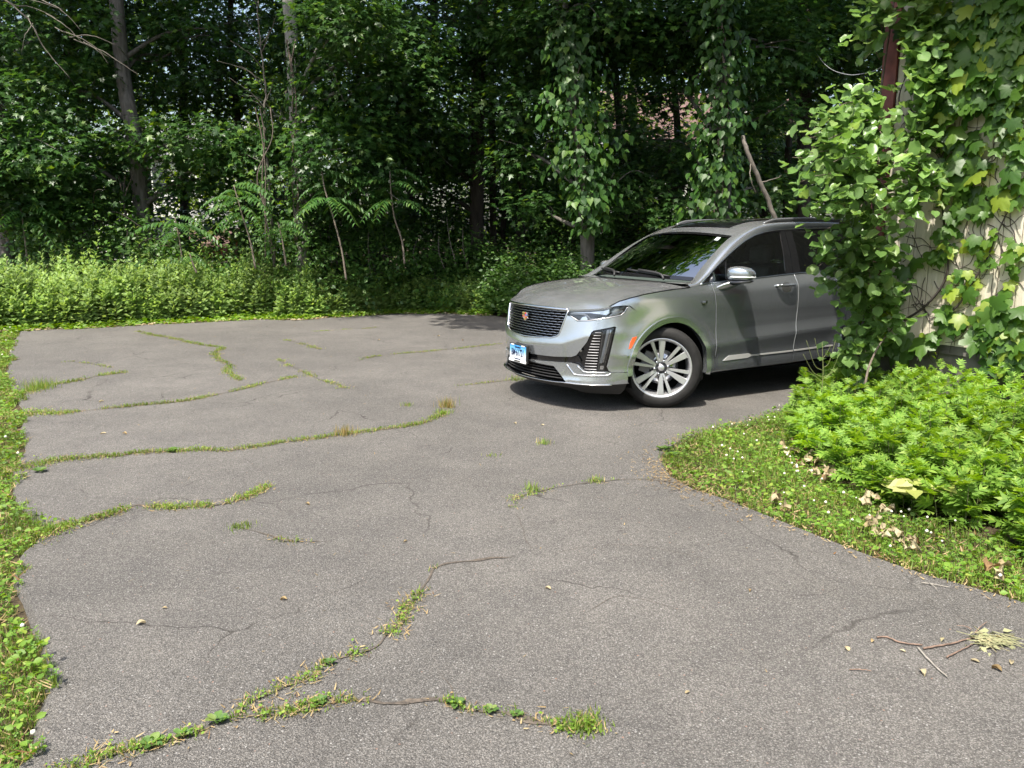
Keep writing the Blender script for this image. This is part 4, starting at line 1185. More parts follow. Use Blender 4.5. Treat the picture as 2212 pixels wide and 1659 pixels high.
# undergrowth bank right of the tall weeds, below the vine wrapped trunk
cnt = 2200
ux = rng.uniform(-2.9, 4.0, cnt)
yb = np.interp(ux, [-2.9, -.6, .3, 1.4, 4.0], [16.9, 16.6, 15.2, 14.4, 15.0])
dpt = rng.random(cnt) ** 1.4 * 2.2
hb = np.interp(ux, [-2.9, -1.2, 0, 1.2, 4.0], [.55, .85, 1.25, 1.15, 1.0]) * np.interp(dpt, [0, .4, 1.4], [.35, .75, 1.15])
C = np.stack([ux, yb + dpt + .05, hb * rng.uniform(.25, 1.05, cnt)], 1)
k = 14
Cr = np.repeat(C, k, 0) + rng.normal(0, 1, (cnt * k, 3)) * np.array([.16, .12, .09])
Cr[:, 2] = np.maximum(Cr[:, 2], .01)
hdir = rdir(len(Cr)) + np.array([0, -.3, -.25])
V, F = scatter(OV4[0], OV4[1], Cr, frames(hdir, np.array([0, -.5, 1.0])[None] + rng.normal(0, .4, (len(Cr), 3))), rng.uniform(.055, .105, len(Cr)))
o = link('undergrowth', np_mesh('undergrowth', V, F, SHRUBM)); tag(o, 'bank of leafy undergrowth behind the car nose', 'undergrowth', kind='stuff')

# ---- vines on the two trunks
def trunk_vine(name, label, line, width, n, Y, size=.130):
    """line: (u, v, half width in px) down the trunk"""
    L_ = np.array(line, float)
    p0 = at(L_[-1][0], L_[-1][1], Y)
    VN = empty(name, (p0.x, Y, 0)); tag(VN, label, 'vine')
    org = np.array([p0.x, Y, 0])
    f = rng.random(n)
    u = np.interp(f, np.linspace(0, 1, len(L_)), L_[:, 0]); v = np.interp(f, np.linspace(0, 1, len(L_)), L_[:, 1]); w = np.interp(f, np.linspace(0, 1, len(L_)), L_[:, 2])
    ph = rng.uniform(0, 2 * np.pi, n)
    rad = w / FPX * Y * rng.uniform(.2, 1.0, n) * (1 + .55 * np.sin(f * 23 + ph * 1.5) * rng.random(n))
    P = []
    for i in range(n):
        c = at(u[i], v[i], Y)
        P.append((c.x + math.cos(ph[i]) * rad[i], Y - .05 + math.sin(ph[i]) * min(rad[i], .75) * .8, c.z))
    P = np.array(P) + rng.normal(0, .03, (n, 3))
    out = np.stack([np.cos(ph), np.sin(ph), np.zeros(n)], 1)
    D = np.array([0, 0, -1.0])[None] + out * rng.uniform(.1, .6, (n, 1)) + rng.normal(0, .3, (n, 3))
    N_ = out * .9 + np.array([0, -.4, .7])[None] + rng.normal(0, .28, (n, 3))
    # leaves turned to the camera side come first
    front = P[:, 1] < Y + .1
    order = np.concatenate([np.where(front)[0], np.where(~front)[0]])
    P, D, N_ = P[order], D[order], N_[order]
    S_ = size * rng.uniform(.5, 1.25, n) * np.where(front[order], 1.0, .8)
    leaf_parts(VN, 'leaf', (HEART_V, HEART_F), HEARTM, P, frames(D, N_), S_, org)
    st = []
    for q in range(3):
        c = spline(np.array([(at(a, b, Y).x + rng.normal(0, .07), Y - .17, at(a, b, Y).z) for a, b, w_ in line]), 5) - org
        st.append((c, np.full(len(c), .012)))
    tubes('stem', st, STALK, VN, 5)
trunk_vine('climbing_vine', 'heart leaved vine covering the grey trunk behind the car bonnet', [(1230, 60, 40), (1238, 130, 62), (1238, 220, 78), (1258, 300, 88), (1265, 370, 80), (1275, 430, 66), (1285, 500, 34)], 1, 1500, 15.25)
trunk_vine('climbing_vine', 'heart leaved vine smothering the straight trunk above the car roof', [(1565, -20, 45), (1555, 60, 48), (1565, 150, 60), (1555, 240, 65), (1550, 320, 62), (1545, 400, 68), (1540, 490, 78)], 1, 1500, 15.05)
trunk_vine('climbing_vine', 'ivy sleeve at the foot of the leaning grey trunk', [(270, 380, 20), (275, 440, 28), (295, 500, 30), (312, 560, 26)], 1, 260, 17.3, .10)
trunk_vine('climbing_vine', 'vine twined up the dead sapling left of the pale trunk', [(570, 235, 8), (574, 300, 14), (576, 380, 12), (580, 460, 14), (586, 560, 12)], 1, 220, 16.2, .085)
trunk_vine('climbing_vine', 'vine sleeve round the middle of the pale grey trunk', [(632, 90, 10), (634, 150, 16), (640, 220, 30), (640, 300, 40), (645, 400, 36), (650, 520, 30)], 1, 420, 16.3, .10)

# ---- dead sapling and dead branches
def dead(name, label, paths, cat):
    o0 = np.array(paths[0][0][0], float); base = np.array([o0[0], o0[1], 0])
    T = empty(name, tuple(base)); tag(T, label, cat)
    for i, (pts, r0, r1) in enumerate(paths):
        c = spline(np.array(pts, float), 7); c = c + np.cumsum(rng.normal(0, .006, c.shape), 0)
        tube('stem' if i == 0 else 'branch', c - base, np.linspace(r0, r1, len(c)), DEADW, T, 6)
    return T
Y = 16.3
dead('dead_sapling', 'bare dead sapling with pale twigs left of the pale trunk', [([tp(592, 575, Y), tp(584, 460, Y), tp(578, 330, Y), tp(574, 235, Y), tp(578, 205, Y), tp(570, 150, Y), tp(562, 80, Y), tp(556, 0, Y)], .035, .008)] +
     [([tp(a, b, Y), tp((a + c) / 2 + 4, (b + d) / 2 - 6, Y - .2), tp(c, d, Y - .3)], .012, .003) for a, b, c, d in [(573, 225, 592, 170), (570, 150, 500, 90), (566, 110, 530, 40), (566, 110, 600, 30), (574, 235, 500, 170), (572, 180, 470, 130), (560, 70, 545, -20), (578, 260, 540, 215), (576, 300, 520, 260), (582, 430, 540, 395), (572, 200, 520, 140), (564, 95, 590, 60)]], 'sapling')
Y = 15.4
dead('dead_branch', 'bare grey dead branches hanging in at the top left corner', [([tp(-40, -30, Y), tp(30, 10, Y), tp(70, 50, Y), tp(100, 110, Y), tp(150, 170, Y)], .022, .004)] +
     [([tp(*a, Y), tp((a[0] + b[0]) / 2, (a[1] + b[1]) / 2 - 8, Y - .2), tp(*b, Y - .2)], .010, .003) for a, b in [((30, 10), (120, 40)), ((100, 30), (180, 90)), ((60, 40), (90, 90)), ((150, 80), (250, 95)), ((120, 60), (240, 120)), ((160, 85), (300, 165)), ((0, -10), (140, 20)), ((180, 90), (230, 140)), ((70, 50), (40, 110)), ((90, 0), (170, 60))]], 'branch')
Y = 14.6
dead('leaning_branch', 'broken bare limb leaning down to the car roof from the vine clad trunk', [([tp(1690, 520, Y), tp(1675, 470, Y), tp(1655, 420, Y), tp(1630, 360, Y), tp(1612, 310, Y), tp(1606, 290, Y + .2)], .045, .038), ([tp(1640, 395, Y), tp(1670, 385, Y), tp(1690, 375, Y)], .012, .004), ([tp(1625, 350, Y), tp(1620, 380, Y - .2), tp(1628, 420, Y - .2)], .012, .004)], 'branch')

# ---- ailanthus saplings: stems with long pinnate leaves
def ailanthus(label, stem, fronds, length, Y, nleaf=11):
    base = np.array([stem[0][0], stem[0][1], 0])
    T = empty('ailanthus_sapling', tuple(base)); tag(T, label, 'sapling', 'ailanthus saplings behind the tall weeds')
    c = spline(np.array(stem), 8)
    tube('stem', c - base, np.linspace(.020, .010, len(c)), mat_ail, T, 7)
    for i in range(fronds):
        f = rng.uniform(.62, 1.0) if i else 1.0
        p0 = c[int(f * (len(c) - 1))]
        a = i * 2.4 + rng.uniform(-.4, .4)
        h = np.array([math.cos(a), math.sin(a) * .8 - .15, 0])
        ln = length * rng.uniform(.75, 1.15)
        rise = rng.uniform(.15, .55)
        R_ = np.array([p0 + h * ln * q + np.array([0, 0, 1]) * (rise * ln * q - .75 * ln * q * q) for q in np.linspace(0, 1, 12)])
        # leaflets
        P, D, N_, S_ = [], [], [], []
        tang = unit(np.gradient(R_, axis=0)); side = unit(np.cross(tang, np.array([0, 0, 1.0])[None]))
        for q in range(nleaf):
            x = 1.5 + q * (10.2 / nleaf); j = int(x); fr = x - j
            j = min(j, 10)
            p = R_[j] * (1 - fr) + R_[j + 1] * fr
            for s in (-1, 1):
                P.append(p); D.append(side[j] * s + tang[j] * .35 + np.array([0, 0, -.55]) + rng.normal(0, .1, 3)); N_.append(np.array([0, -.2, 1.0]) + side[j] * s * .4 + rng.normal(0, .12, 3))
                S_.append(ln * .24 * np.interp(q / nleaf, [0, .4, 1], [.8, 1, .6]) * rng.uniform(.85, 1.1))
        V1, F1 = scatter(LANCE[0], LANCE[1], np.array(P) - base, frames(np.array(D), np.array(N_)), np.array(S_))
        tv, tf = tube_vf(R_ - base, np.linspace(.005, .002, 12), 3, caps=False)
        tf = np.array([t for q in tf for t in ((q[0], q[1], q[2]), (q[0], q[2], q[3]))])
        V, F = join([(V1, F1), (tv, tf)])
        link('frond', np_mesh('frond', V, F, AILM), None, T)
mat_ail = mat_plain('sapling_bark', (.16, .13, .10), .8, 0, noise=.3, nscale=20)
ailanthus('sunlit ailanthus sapling, brightest of the row behind the weeds', [tp(552, 580, 15.35), tp(540, 520, 15.35), tp(522, 460, 15.35), tp(505, 400, 15.35)], 11, .80, 15.35)
ailanthus('ailanthus sapling with a long bare stem standing right of the sunlit one', [tp(748, 605, 15.2), tp(738, 540, 15.2), tp(720, 470, 15.2), tp(702, 410, 15.2), tp(695, 370, 15.2)], 10, .80, 15.2)
ailanthus('rightmost tall ailanthus sapling with a kinked stem', [tp(874, 570, 15.5), tp(868, 520, 15.5), tp(852, 470, 15.5), tp(845, 420, 15.5), tp(842, 370, 15.5)], 12, .85, 15.5)
ailanthus('low ailanthus sapling just right of the leaning grey trunk', [tp(395, 570, 15.6), tp(388, 520, 15.6), tp(378, 470, 15.6)], 9, .75, 15.6)
ailanthus('leftmost ailanthus sapling at the edge of the picture', [tp(60, 570, 15.6), tp(52, 500, 15.6), tp(45, 450, 15.6)], 8, .75, 15.6)
ailanthus('short ailanthus sapling between the sunlit one and the dead sapling', [tp(618, 575, 15.6), tp(610, 520, 15.6), tp(600, 480, 15.6)], 7, .55, 15.6)
ailanthus('small ailanthus sprout poking above the weeds on the left', [tp(425, 590, 15.2), tp(415, 565, 15.2), tp(410, 548, 15.2)], 6, .42, 15.2, 8)
ailanthus('small ailanthus sprout above the weeds at the far left', [tp(12, 600, 14.4), tp(14, 580, 14.4), tp(16, 562, 14.4)], 6, .42, 14.4, 8)
# thin bare stems standing in the undergrowth
for i, (u0, v0, u1, v1, Y, lab) in enumerate([(662, 590, 640, 490, 16.2, 'thin bare stem right of the pale trunk foot'), (800, 590, 796, 500, 16.6, 'thin bare stem between the tall ailanthus saplings'), (985, 570, 965, 470, 17.0, 'thin bare stem left of the tall lone trunk'), (960, 580, 948, 510, 17.0, 'short thin stem furthest left of the bare stems by the lone trunk'), (1010, 580, 1000, 490, 17.2, 'thin bare stem in front of the tall lone trunk'), (905, 580, 900, 520, 16.8, 'short bare stem right of the kinked sapling')]):
    c = spline(np.array([tp(u0, v0, Y), tp((u0 + u1) / 2 + rng.normal(0, 5), (v0 + v1) / 2, Y), tp(u1, v1, Y)]), 6)
    o = tube('bare_sapling', c, np.linspace(.013, .006, len(c)), DEADW, None, 6); tag(o, lab, 'sapling', 'bare stems at the edge of the wood')

# ---- hemlock between the two vine clad trunks
hp = gp(1440, 17.2)
HM = empty('hemlock_tree', (hp[0], hp[1], 0)); tag(HM, 'drooping dark hemlock between the two vine covered trunks', 'tree')
tube('trunk', np.array([(0, 0, -.1), (.02, 0, 1.5), (0, 0, 3.4)]), np.array([.06, .05, .02]), BARKD, HM, 8)
P, D, N_, S_ = [], [], [], []
br = []
for i in range(46):
    z = rng.uniform(.5, 3.3); a = rng.uniform(0, 2 * np.pi); ln = (3.7 - z) * .42 + .3
    h = np.array([math.cos(a), math.sin(a), 0])
    br.append((np.array([(0, 0, z), tuple(h * ln * .5 + np.array([0, 0, z + .05])), tuple(h * ln + np.array([0, 0, z - .2]))]), np.array([.012, .008, .004])))
    sd_ = np.cross(h, (0, 0, 1))
    for k in range(46):
        q = rng.uniform(.15, 1.0); w = rng.uniform(-1, 1) * .30 * (1.1 - q * .6)
        P.append(h * ln * q + sd_ * w + np.array([0, 0, z + .05 - .25 * q * q - .1 * abs(w)])); D.append(h * .8 + sd_ * np.sign(w) * .8 + np.array([0, 0, -.35]) + rng.normal(0, .15, 3)); N_.append(np.array([0, -.1, 1.0]) + rng.normal(0, .2, 3)); S_.append(rng.uniform(.10, .18))
V, F = scatter(LANCE[0] * np.array([.8, 1, 1]), LANCE[1], np.array(P), frames(np.array(D), np.array(N_)), np.array(S_))
link('crown', np_mesh('crown', V, F, HEMM), None, HM)
for pl, rl in br: tube('limb', pl, rl, BARKD, HM, 5)

# ---- beyond the wood: sunlit trees and two houses
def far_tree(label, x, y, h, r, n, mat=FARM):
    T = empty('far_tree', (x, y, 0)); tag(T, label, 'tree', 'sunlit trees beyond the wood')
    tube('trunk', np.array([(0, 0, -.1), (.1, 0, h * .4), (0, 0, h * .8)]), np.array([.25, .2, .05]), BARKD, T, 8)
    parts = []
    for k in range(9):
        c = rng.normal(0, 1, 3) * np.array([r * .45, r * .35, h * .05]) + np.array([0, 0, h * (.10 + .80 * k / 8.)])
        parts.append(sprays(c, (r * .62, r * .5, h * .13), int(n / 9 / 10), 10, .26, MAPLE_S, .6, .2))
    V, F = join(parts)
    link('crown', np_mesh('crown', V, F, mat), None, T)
fx = [(-24, 33), (-19, 31), (-15.2, 34), (-11.6, 37), (-8.6, 32), (-5.0, 30.5), (-1.4, 30), (1.6, 31), (4.4, 30.5), (10.6, 31), (13.8, 30), (18, 32), (7.4, 44)]
pos_words = ['far left', 'second from the left', 'left, beside the pale house', 'left, right of the pale house', 'left of centre, nearer', 'left of centre, further', 'straight behind the lone trunk', 'behind the close dark trunks', 'behind the red roofed house', 'right of the red roofed house', 'behind the vine clad trunk', 'far right', 'furthest, above the red roof']
for (x, y), w in zip(fx, pos_words):
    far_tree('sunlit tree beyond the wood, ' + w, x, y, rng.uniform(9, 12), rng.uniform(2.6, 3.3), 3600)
FARWHITE = mat_plain('far_white_wall', (.72, .72, .70), .7)
FARROOF = mat_plain('far_red_roof', (.13, .078, .068), .85, 0, noise=.3, nscale=5)
FARGLASS = mat_plain('far_window_glass', (.05, .06, .07), .1)
def far_house(name, label, x, y, w, d, h, rise, rz, wall, roof):
    H_ = empty(name, (x, y, 0), rz); tag(H_, label, 'house')
    box('wall', -w / 2, w / 2, -d / 2, d / 2, -.1, h, wall, H_)
    o = .35
    V = [(-w / 2 - o, -d / 2 - o, h), (w / 2 + o, -d / 2 - o, h), (w / 2 + o, d / 2 + o, h), (-w / 2 - o, d / 2 + o, h), (-w / 2 - o, 0, h + rise), (w / 2 + o, 0, h + rise)]
    V += [(a, b, c + .14) for a, b, c in V]
    mesh('roof', V, [(0, 1, 5, 4), (2, 3, 4, 5), (6, 10, 11, 7), (8, 11, 10, 9), (0, 6, 7, 1), (2, 8, 9, 3), (0, 4, 10, 6), (4, 3, 9, 10), (1, 7, 11, 5), (5, 11, 8, 2)], roof, H_)
    for sx in (-1, 1):
        mesh('gable', [(sx * (w / 2 - .01), -d / 2, h), (sx * (w / 2 - .01), d / 2, h), (sx * (w / 2 - .01), 0, h + rise * .95)], [(0, 1, 2)], wall, H_)
    for i in range(int(w // 2.6)):
        xx = -w / 2 + 1.3 + i * 2.6
        for zz in ([1.0, 3.6] if h > 4.5 else [1.0]):
            f = box('window', xx - .5, xx + .5, -d / 2 - .05, -d / 2 - .002, zz, zz + 1.35, FARWHITE, H_)
            box('pane', xx - .42, xx + .42, -d / 2 - .058, -d / 2 - .0505, zz + .08, zz + 1.27, FARGLASS, f)
    return H_
rh = far_house('distant_house', 'distant white house with red shingle roof seen right of the vine wrapped trunk', 8.6, 38.5, 9, 7, 5.2, 2.6, R(8), FARWHITE, FARROOF)
# cross gable facing the wood
g_ = np.array([(-1.6, -4.6, 5.25), (1.6, -4.6, 5.25), (0, -4.6, 7.5), (-1.6, -1.0, 5.25), (1.6, -1.0, 5.25), (0, -.2, 7.5)])
mesh('gable', [tuple(p) for p in g_], [(0, 1, 2)], FARWHITE, rh)
gr = g_ + np.array([0, 0, .02]); gr[:, 0] *= 1.2; gr[0, 2] -= .3; gr[1, 2] -= .3; gr[3, 2] -= .3; gr[4, 2] -= .3; gr[:3, 1] -= .3
mesh('gable_roof', [tuple(p) for p in gr] + [tuple(p + np.array([0, 0, .15])) for p in gr], [(0, 2, 5, 3), (1, 4, 5, 2), (6, 9, 11, 8), (7, 8, 11, 10), (0, 6, 8, 2), (2, 8, 7, 1)], FARROOF, rh)
mesh('gable_trim', [tuple(p + np.array([0, -.02, 0])) for p in gr[:3]] + [tuple(p + np.array([0, -.02, .22])) for p in gr[:3]], [(0, 2, 5, 3), (2, 1, 4, 5)], FARWHITE, rh)
far_house('distant_house', 'pale distant house glimpsed through the gap right of the leaning grey trunk', -16.6, 44, 8, 7, 5.2, 2.0, R(-10), FARWHITE, mat_plain('far_grey_roof', (.16, .16, .17), .85))
far_house('distant_shed', 'low brick red shed glimpsed under the ailanthus saplings', -13.6, 34, 3.6, 3.0, 1.1, .6, R(6), mat_plain('brick_red', (.24, .09, .06), .9, 0, noise=.3, nscale=8), FARROOF)

# ---- trees across the drive behind the viewer (they shade nothing in view but are mirrored in the car)
src = None
for i, (x, y, h) in enumerate([(-4, -15, 13), (1, -17, 12), (8, -13, 13), (14, -8, 12), (18, 0, 12)]):
    lab = 'leafy tree standing behind the viewer, ' + ['left', 'straight behind', 'right', 'far right', 'beyond the house'][i]
    if src is None:
        far_tree(lab, x, y, h, 4.2, 2600, MAPLEM); src = [o for o in bpy.data.objects if o.name.startswith('far_tree') and o.get('label') == lab][0]
        src['group'] = 'trees behind the viewer'
    else:
        c = src.copy(); COL.objects.link(c); c.location = (x, y, 0); c.rotation_euler = (0, 0, i * 1.3); c.scale = (1, 1, h / 11.); c['label'] = lab
        for ch in src.children:
            k2 = ch.copy(); COL.objects.link(k2); k2.parent = c
# ---- car body shell: plan curve C(t), offset off(t,z)
PLAN = np.array([(0, -.985), (.3, -.957), (.55, -.873), (.75, -.745), (.87, -.590), (.93, -.42), (.958, -.2), (.97, .1),
                 (.975, .8), (.975, 1.8), (.968, 2.8), (.95, 3.3), (.90, 3.75), (.78, 3.95), (.5, 4.04), (0, 4.07)])
_Q = np.vstack([[-PLAN[1, 0], PLAN[1, 1]], PLAN, [-PLAN[-2, 0], PLAN[-2, 1]]])
_c = []
for _i in range(1, len(_Q) - 2):
    _p0, _p1, _p2, _p3 = _Q[_i - 1:_i + 3]
    for _t in np.arange(24) / 24.:
        _c.append(.5 * (2 * _p1 + (_p2 - _p0) * _t + (2 * _p0 - 5 * _p1 + 4 * _p2 - _p3) * _t * _t + (3 * _p1 - _p0 - 3 * _p2 + _p3) * _t ** 3))
_c.append(_Q[-2])
CURVE = np.array(_c)                                        # (l, s)
CT = np.concatenate([[0], np.cumsum(np.linalg.norm(np.diff(CURVE, axis=0), axis=1))])
_tg = np.gradient(CURVE, axis=0)
_tg /= np.linalg.norm(_tg, axis=1, keepdims=True)
CN = np.stack([-_tg[:, 1], _tg[:, 0]], 1)                   # outward normal
CN[CN @ np.array([0., 0.]) > 1] *= 1
if (CN[0] @ np.array([0, -1.])) < 0:
    CN = -CN
_side = (CURVE[:, 1] > -.3) & (CURVE[:, 1] < 3.3)
T_SIDE, S_SIDE = CT[_side], CURVE[_side, 1]
def t_of_s(s):
    return np.interp(s, CURVE[:, 1], CT)
def t_of_l(l):
    k = CURVE[:, 1] < 1.5
    return np.interp(l, CURVE[k, 0], CT[k])
def smooth01(x):
    x = np.clip(x, 0, 1)
    return x * x * (3 - 2 * x)
SIDE_Z = [.16, .22, .30, .36, .44, .52, .565, .62, .70, .82, .95, 1.055, 1.085, 1.20, 1.42, 1.66, 1.75]
SIDE_O = [-.09, -.05, -.015, -.012, -.020, -.008, .0, -.011, -.020, -.020, -.013, -.014, -.022, -.068, -.150, -.268, -.33]
FRONT_Z = [.16, .22, .27, .33, .42, .50, .60, .64, .72, .85, .95, 1.0, 1.1, 1.7]
FRONT_O = [-.13, -.06, -.005, -.02, -.02, -.012, .0, -.013, -.024, -.038, -.056, -.075, -.14, -.6]
_zz = np.linspace(.1, 1.8, 341)
def _sm(z, o, w):
    y = np.interp(_zz, z, o)
    k = np.ones(w) / w
    yp = np.pad(y, w // 2, mode='edge')
    return np.convolve(yp, k, mode='valid')[:len(_zz)]
SIDE_T, FRONT_T = _sm(SIDE_Z, SIDE_O, 7), _sm(FRONT_Z, FRONT_O, 3)
ARCH_S, ARCH_Z, ARCH_R = .065, .375, .487
def shell(t, z, extra=0.0):
    """(t, z) -> (s, l, z); t may be negative on the far side"""
    t = np.asarray(t, float); z = np.asarray(z, float)
    a = np.abs(t)
    l = np.interp(a, CT, CURVE[:, 0]); s = np.interp(a, CT, CURVE[:, 1])
    nl = np.interp(a, CT, CN[:, 0]); ns = np.interp(a, CT, CN[:, 1])
    kn = np.hypot(nl, ns); nl, ns = nl / kn, ns / kn
    w = smooth01((a - .75) / .6)
    wr = smooth01((a - t_of_s(3.1)) / .6)
    zl = z - .052 * (s - .68) * np.exp(-((z - .58) / .16) ** 2) * w * (1 - wr)
    zl = zl - .035 * (s - .68) * np.exp(-((z - 1.09) / .09) ** 2) * w * (1 - wr)
    zc = np.interp(a, [0, .545, .724, .779, 1.0], [.582, .626, .692, .715, .74]) - .60
    zf = z - zc * np.exp(-((z - .62 - zc) / .13) ** 2)
    o = w * np.interp(zl, _zz, SIDE_T) + (1 - w) * np.interp(zf, _zz, FRONT_T)
    for cs in (ARCH_S, 2.90):
        r = np.hypot(s - cs, z - ARCH_Z)
        o = o + w * .016 * np.exp(-((r - .50) / .075) ** 2) * (z < .98)
    o = o + extra
    return np.stack([s + ns * o, np.sign(t + 1e-9) * (l + nl * o), z * np.ones_like(s)], -1)
# ================================================================== the car
def mat_paint():
    m, nt, N, L, b = new_mat('silver_paint')
    setp(b, Base_Color=(.47, .505, .535), Metallic=.86, Roughness=.24, Coat_Weight=1.0, Coat_Roughness=.02, Specular_IOR_Level=.5)
    tc = N.new('ShaderNodeTexCoord')
    fl = N.new('ShaderNodeTexNoise'); fl.inputs['Scale'].default_value = 900
    L.new(tc.outputs['Object'], fl.inputs['Vector'])
    mr = N.new('ShaderNodeMapRange'); mr.inputs['To Min'].default_value = .8; mr.inputs['To Max'].default_value = 1.2
    L.new(fl.outputs['Fac'], mr.inputs['Value'])
    # thin dust film, thicker on faces that look up
    geo = N.new('ShaderNodeNewGeometry')
    sep = N.new('ShaderNodeSeparateXYZ'); L.new(geo.outputs['Normal'], sep.inputs[0])
    dn = N.new('ShaderNodeTexNoise'); dn.inputs['Scale'].default_value = 7; dn.inputs['Detail'].default_value = 8
    L.new(tc.outputs['Object'], dn.inputs['Vector'])
    mu = N.new('ShaderNodeMath'); mu.operation = 'MULTIPLY'
    up = N.new('ShaderNodeMapRange'); up.inputs['From Min'].default_value = .3; up.inputs['From Max'].default_value = 1.
    up.inputs['To Min'].default_value = .0; up.inputs['To Max'].default_value = .24
    L.new(sep.outputs['Z'], up.inputs['Value'])
    L.new(up.outputs['Result'], mu.inputs[0]); L.new(dn.outputs['Fac'], mu.inputs[1])
    dust = N.new('ShaderNodeBsdfDiffuse'); dust.inputs['Color'].default_value = (.30, .295, .28, 1)
    hs = N.new('ShaderNodeHueSaturation'); hs.inputs['Color'].default_value = (.47, .505, .535, 1)
    L.new(mr.outputs['Result'], hs.inputs['Value']); L.new(hs.outputs['Color'], b.inputs['Base Color'])
    mix = N.new('ShaderNodeMixShader')
    L.new(mu.outputs[0], mix.inputs[0]); L.new(b.outputs[0], mix.inputs[1]); L.new(dust.outputs[0], mix.inputs[2])
    L.new(mix.outputs[0], N['Material Output'].inputs['Surface'])
    return m

def mat_glass(name, tint, refl=1.0, rough=0.01):
    m, nt, N, L, b = new_mat(name)
    N.remove(b)
    tr = N.new('ShaderNodeBsdfTransparent'); tr.inputs['Color'].default_value = (*tint, 1)
    gl = N.new('ShaderNodeBsdfGlossy'); gl.inputs['Roughness'].default_value = rough
    gl.inputs['Color'].default_value = (refl, refl, refl, 1)
    fr = N.new('ShaderNodeFresnel'); fr.inputs['IOR'].default_value = 1.55
    mr = N.new('ShaderNodeMapRange'); mr.inputs['To Min'].default_value = .04; mr.inputs['To Max'].default_value = 1.
    L.new(fr.outputs[0], mr.inputs['Value'])
    mix = N.new('ShaderNodeMixShader')
    L.new(mr.outputs['Result'], mix.inputs[0]); L.new(tr.outputs[0], mix.inputs[1]); L.new(gl.outputs[0], mix.inputs[2])
    L.new(mix.outputs[0], N['Material Output'].inputs['Surface'])
    return m

PAINT = mat_paint()
CHROME = mat_plain('chrome', (.75, .76, .77), .12, 1.0)
DCHROME = mat_plain('dark_chrome', (.42, .43, .44), .16, 1.0)
PIANO = mat_plain('gloss_black', (.008, .008, .009), .08, 0, coat=.5)
BLACK = mat_plain('black_plastic', (.018, .018, .018), .55, 0, noise=.2, nscale=40)
VOID = mat_plain('dark_inside', (.004, .004, .004), .9, 0, spec=.1)
RUBBER = mat_plain('tyre_rubber', (.016, .0155, .015), .72, 0, noise=.25, nscale=18, spec=.3)
ALLOY = mat_plain('machined_alloy', (.62, .63, .65), .32, .75)
ALLOYD = mat_plain('grey_alloy', (.16, .16, .17), .38, .7)
LENS = mat_glass('lens', (.93, .94, .95), .8)
WSGLASS = mat_glass('windscreen_glass', (.55, .64, .60), .45)
DARKGLASS = mat_glass('privacy_glass', (.05, .055, .055), 1.0)
SIDEGLASS = mat_glass('side_glass', (.50, .58, .55), 1.0)
AMBER = mat_plain('amber_lens', (.75, .10, .02), .2, 0, coat=.6)
WHITELENS = mat_plain('white_lens', (.72, .74, .76), .2, 0, coat=.6)
INTER = mat_plain('interior_trim', (.03, .031, .032), .75)
SEAT = mat_plain('seat_leather', (.045, .045, .046), .55)
DASH = mat_plain('dash_top', (.10, .11, .105), .8)

CAR_X, CAR_Y, CAR_TH = .96, 8.21, R(30.0)
CAR = empty('parked_suv', (CAR_X, CAR_Y, 0), CAR_TH)
tag(CAR, 'silver grey three row SUV parked nose out beside the vine covered house corner', 'car')

def L3(p):
    """car frame (s back, l toward the camera side, z) -> local mesh coords"""
    p = np.asarray(p, float)
    return np.stack([p[..., 0], -p[..., 1], p[..., 2]], -1)

def densify(poly, step, closed=True):
    out = []
    n = len(poly)
    for i in range(n if closed else n - 1):
        a = np.asarray(poly[i], float); b = np.asarray(poly[(i + 1) % n], float)
        k = max(1, int(math.ceil(np.linalg.norm(b - a) / step)))
        for j in range(k):
            out.append(a + (b - a) * j / k)
    if not closed:
        out.append(np.asarray(poly[-1], float))
    return np.array(out)

def inset_poly(poly, d):
    P = np.asarray(poly, float)
    area = .5 * np.sum(P[:, 0] * np.roll(P[:, 1], -1) - np.roll(P[:, 0], -1) * P[:, 1])
    sgn = 1 if area > 0 else -1
    e = np.roll(P, -1, 0) - P
    e = e / (np.linalg.norm(e, axis=1, keepdims=True) + 1e-12)
    nrm = np.stack([-e[:, 1], e[:, 0]], 1) * sgn
    n0 = np.roll(nrm, 1, 0)
    m = n0 + nrm
    m = m / (np.linalg.norm(m, axis=1, keepdims=True) + 1e-9)
    c = np.clip((m * nrm).sum(1), .4, 1)
    return P + m * (d / c)[:, None]

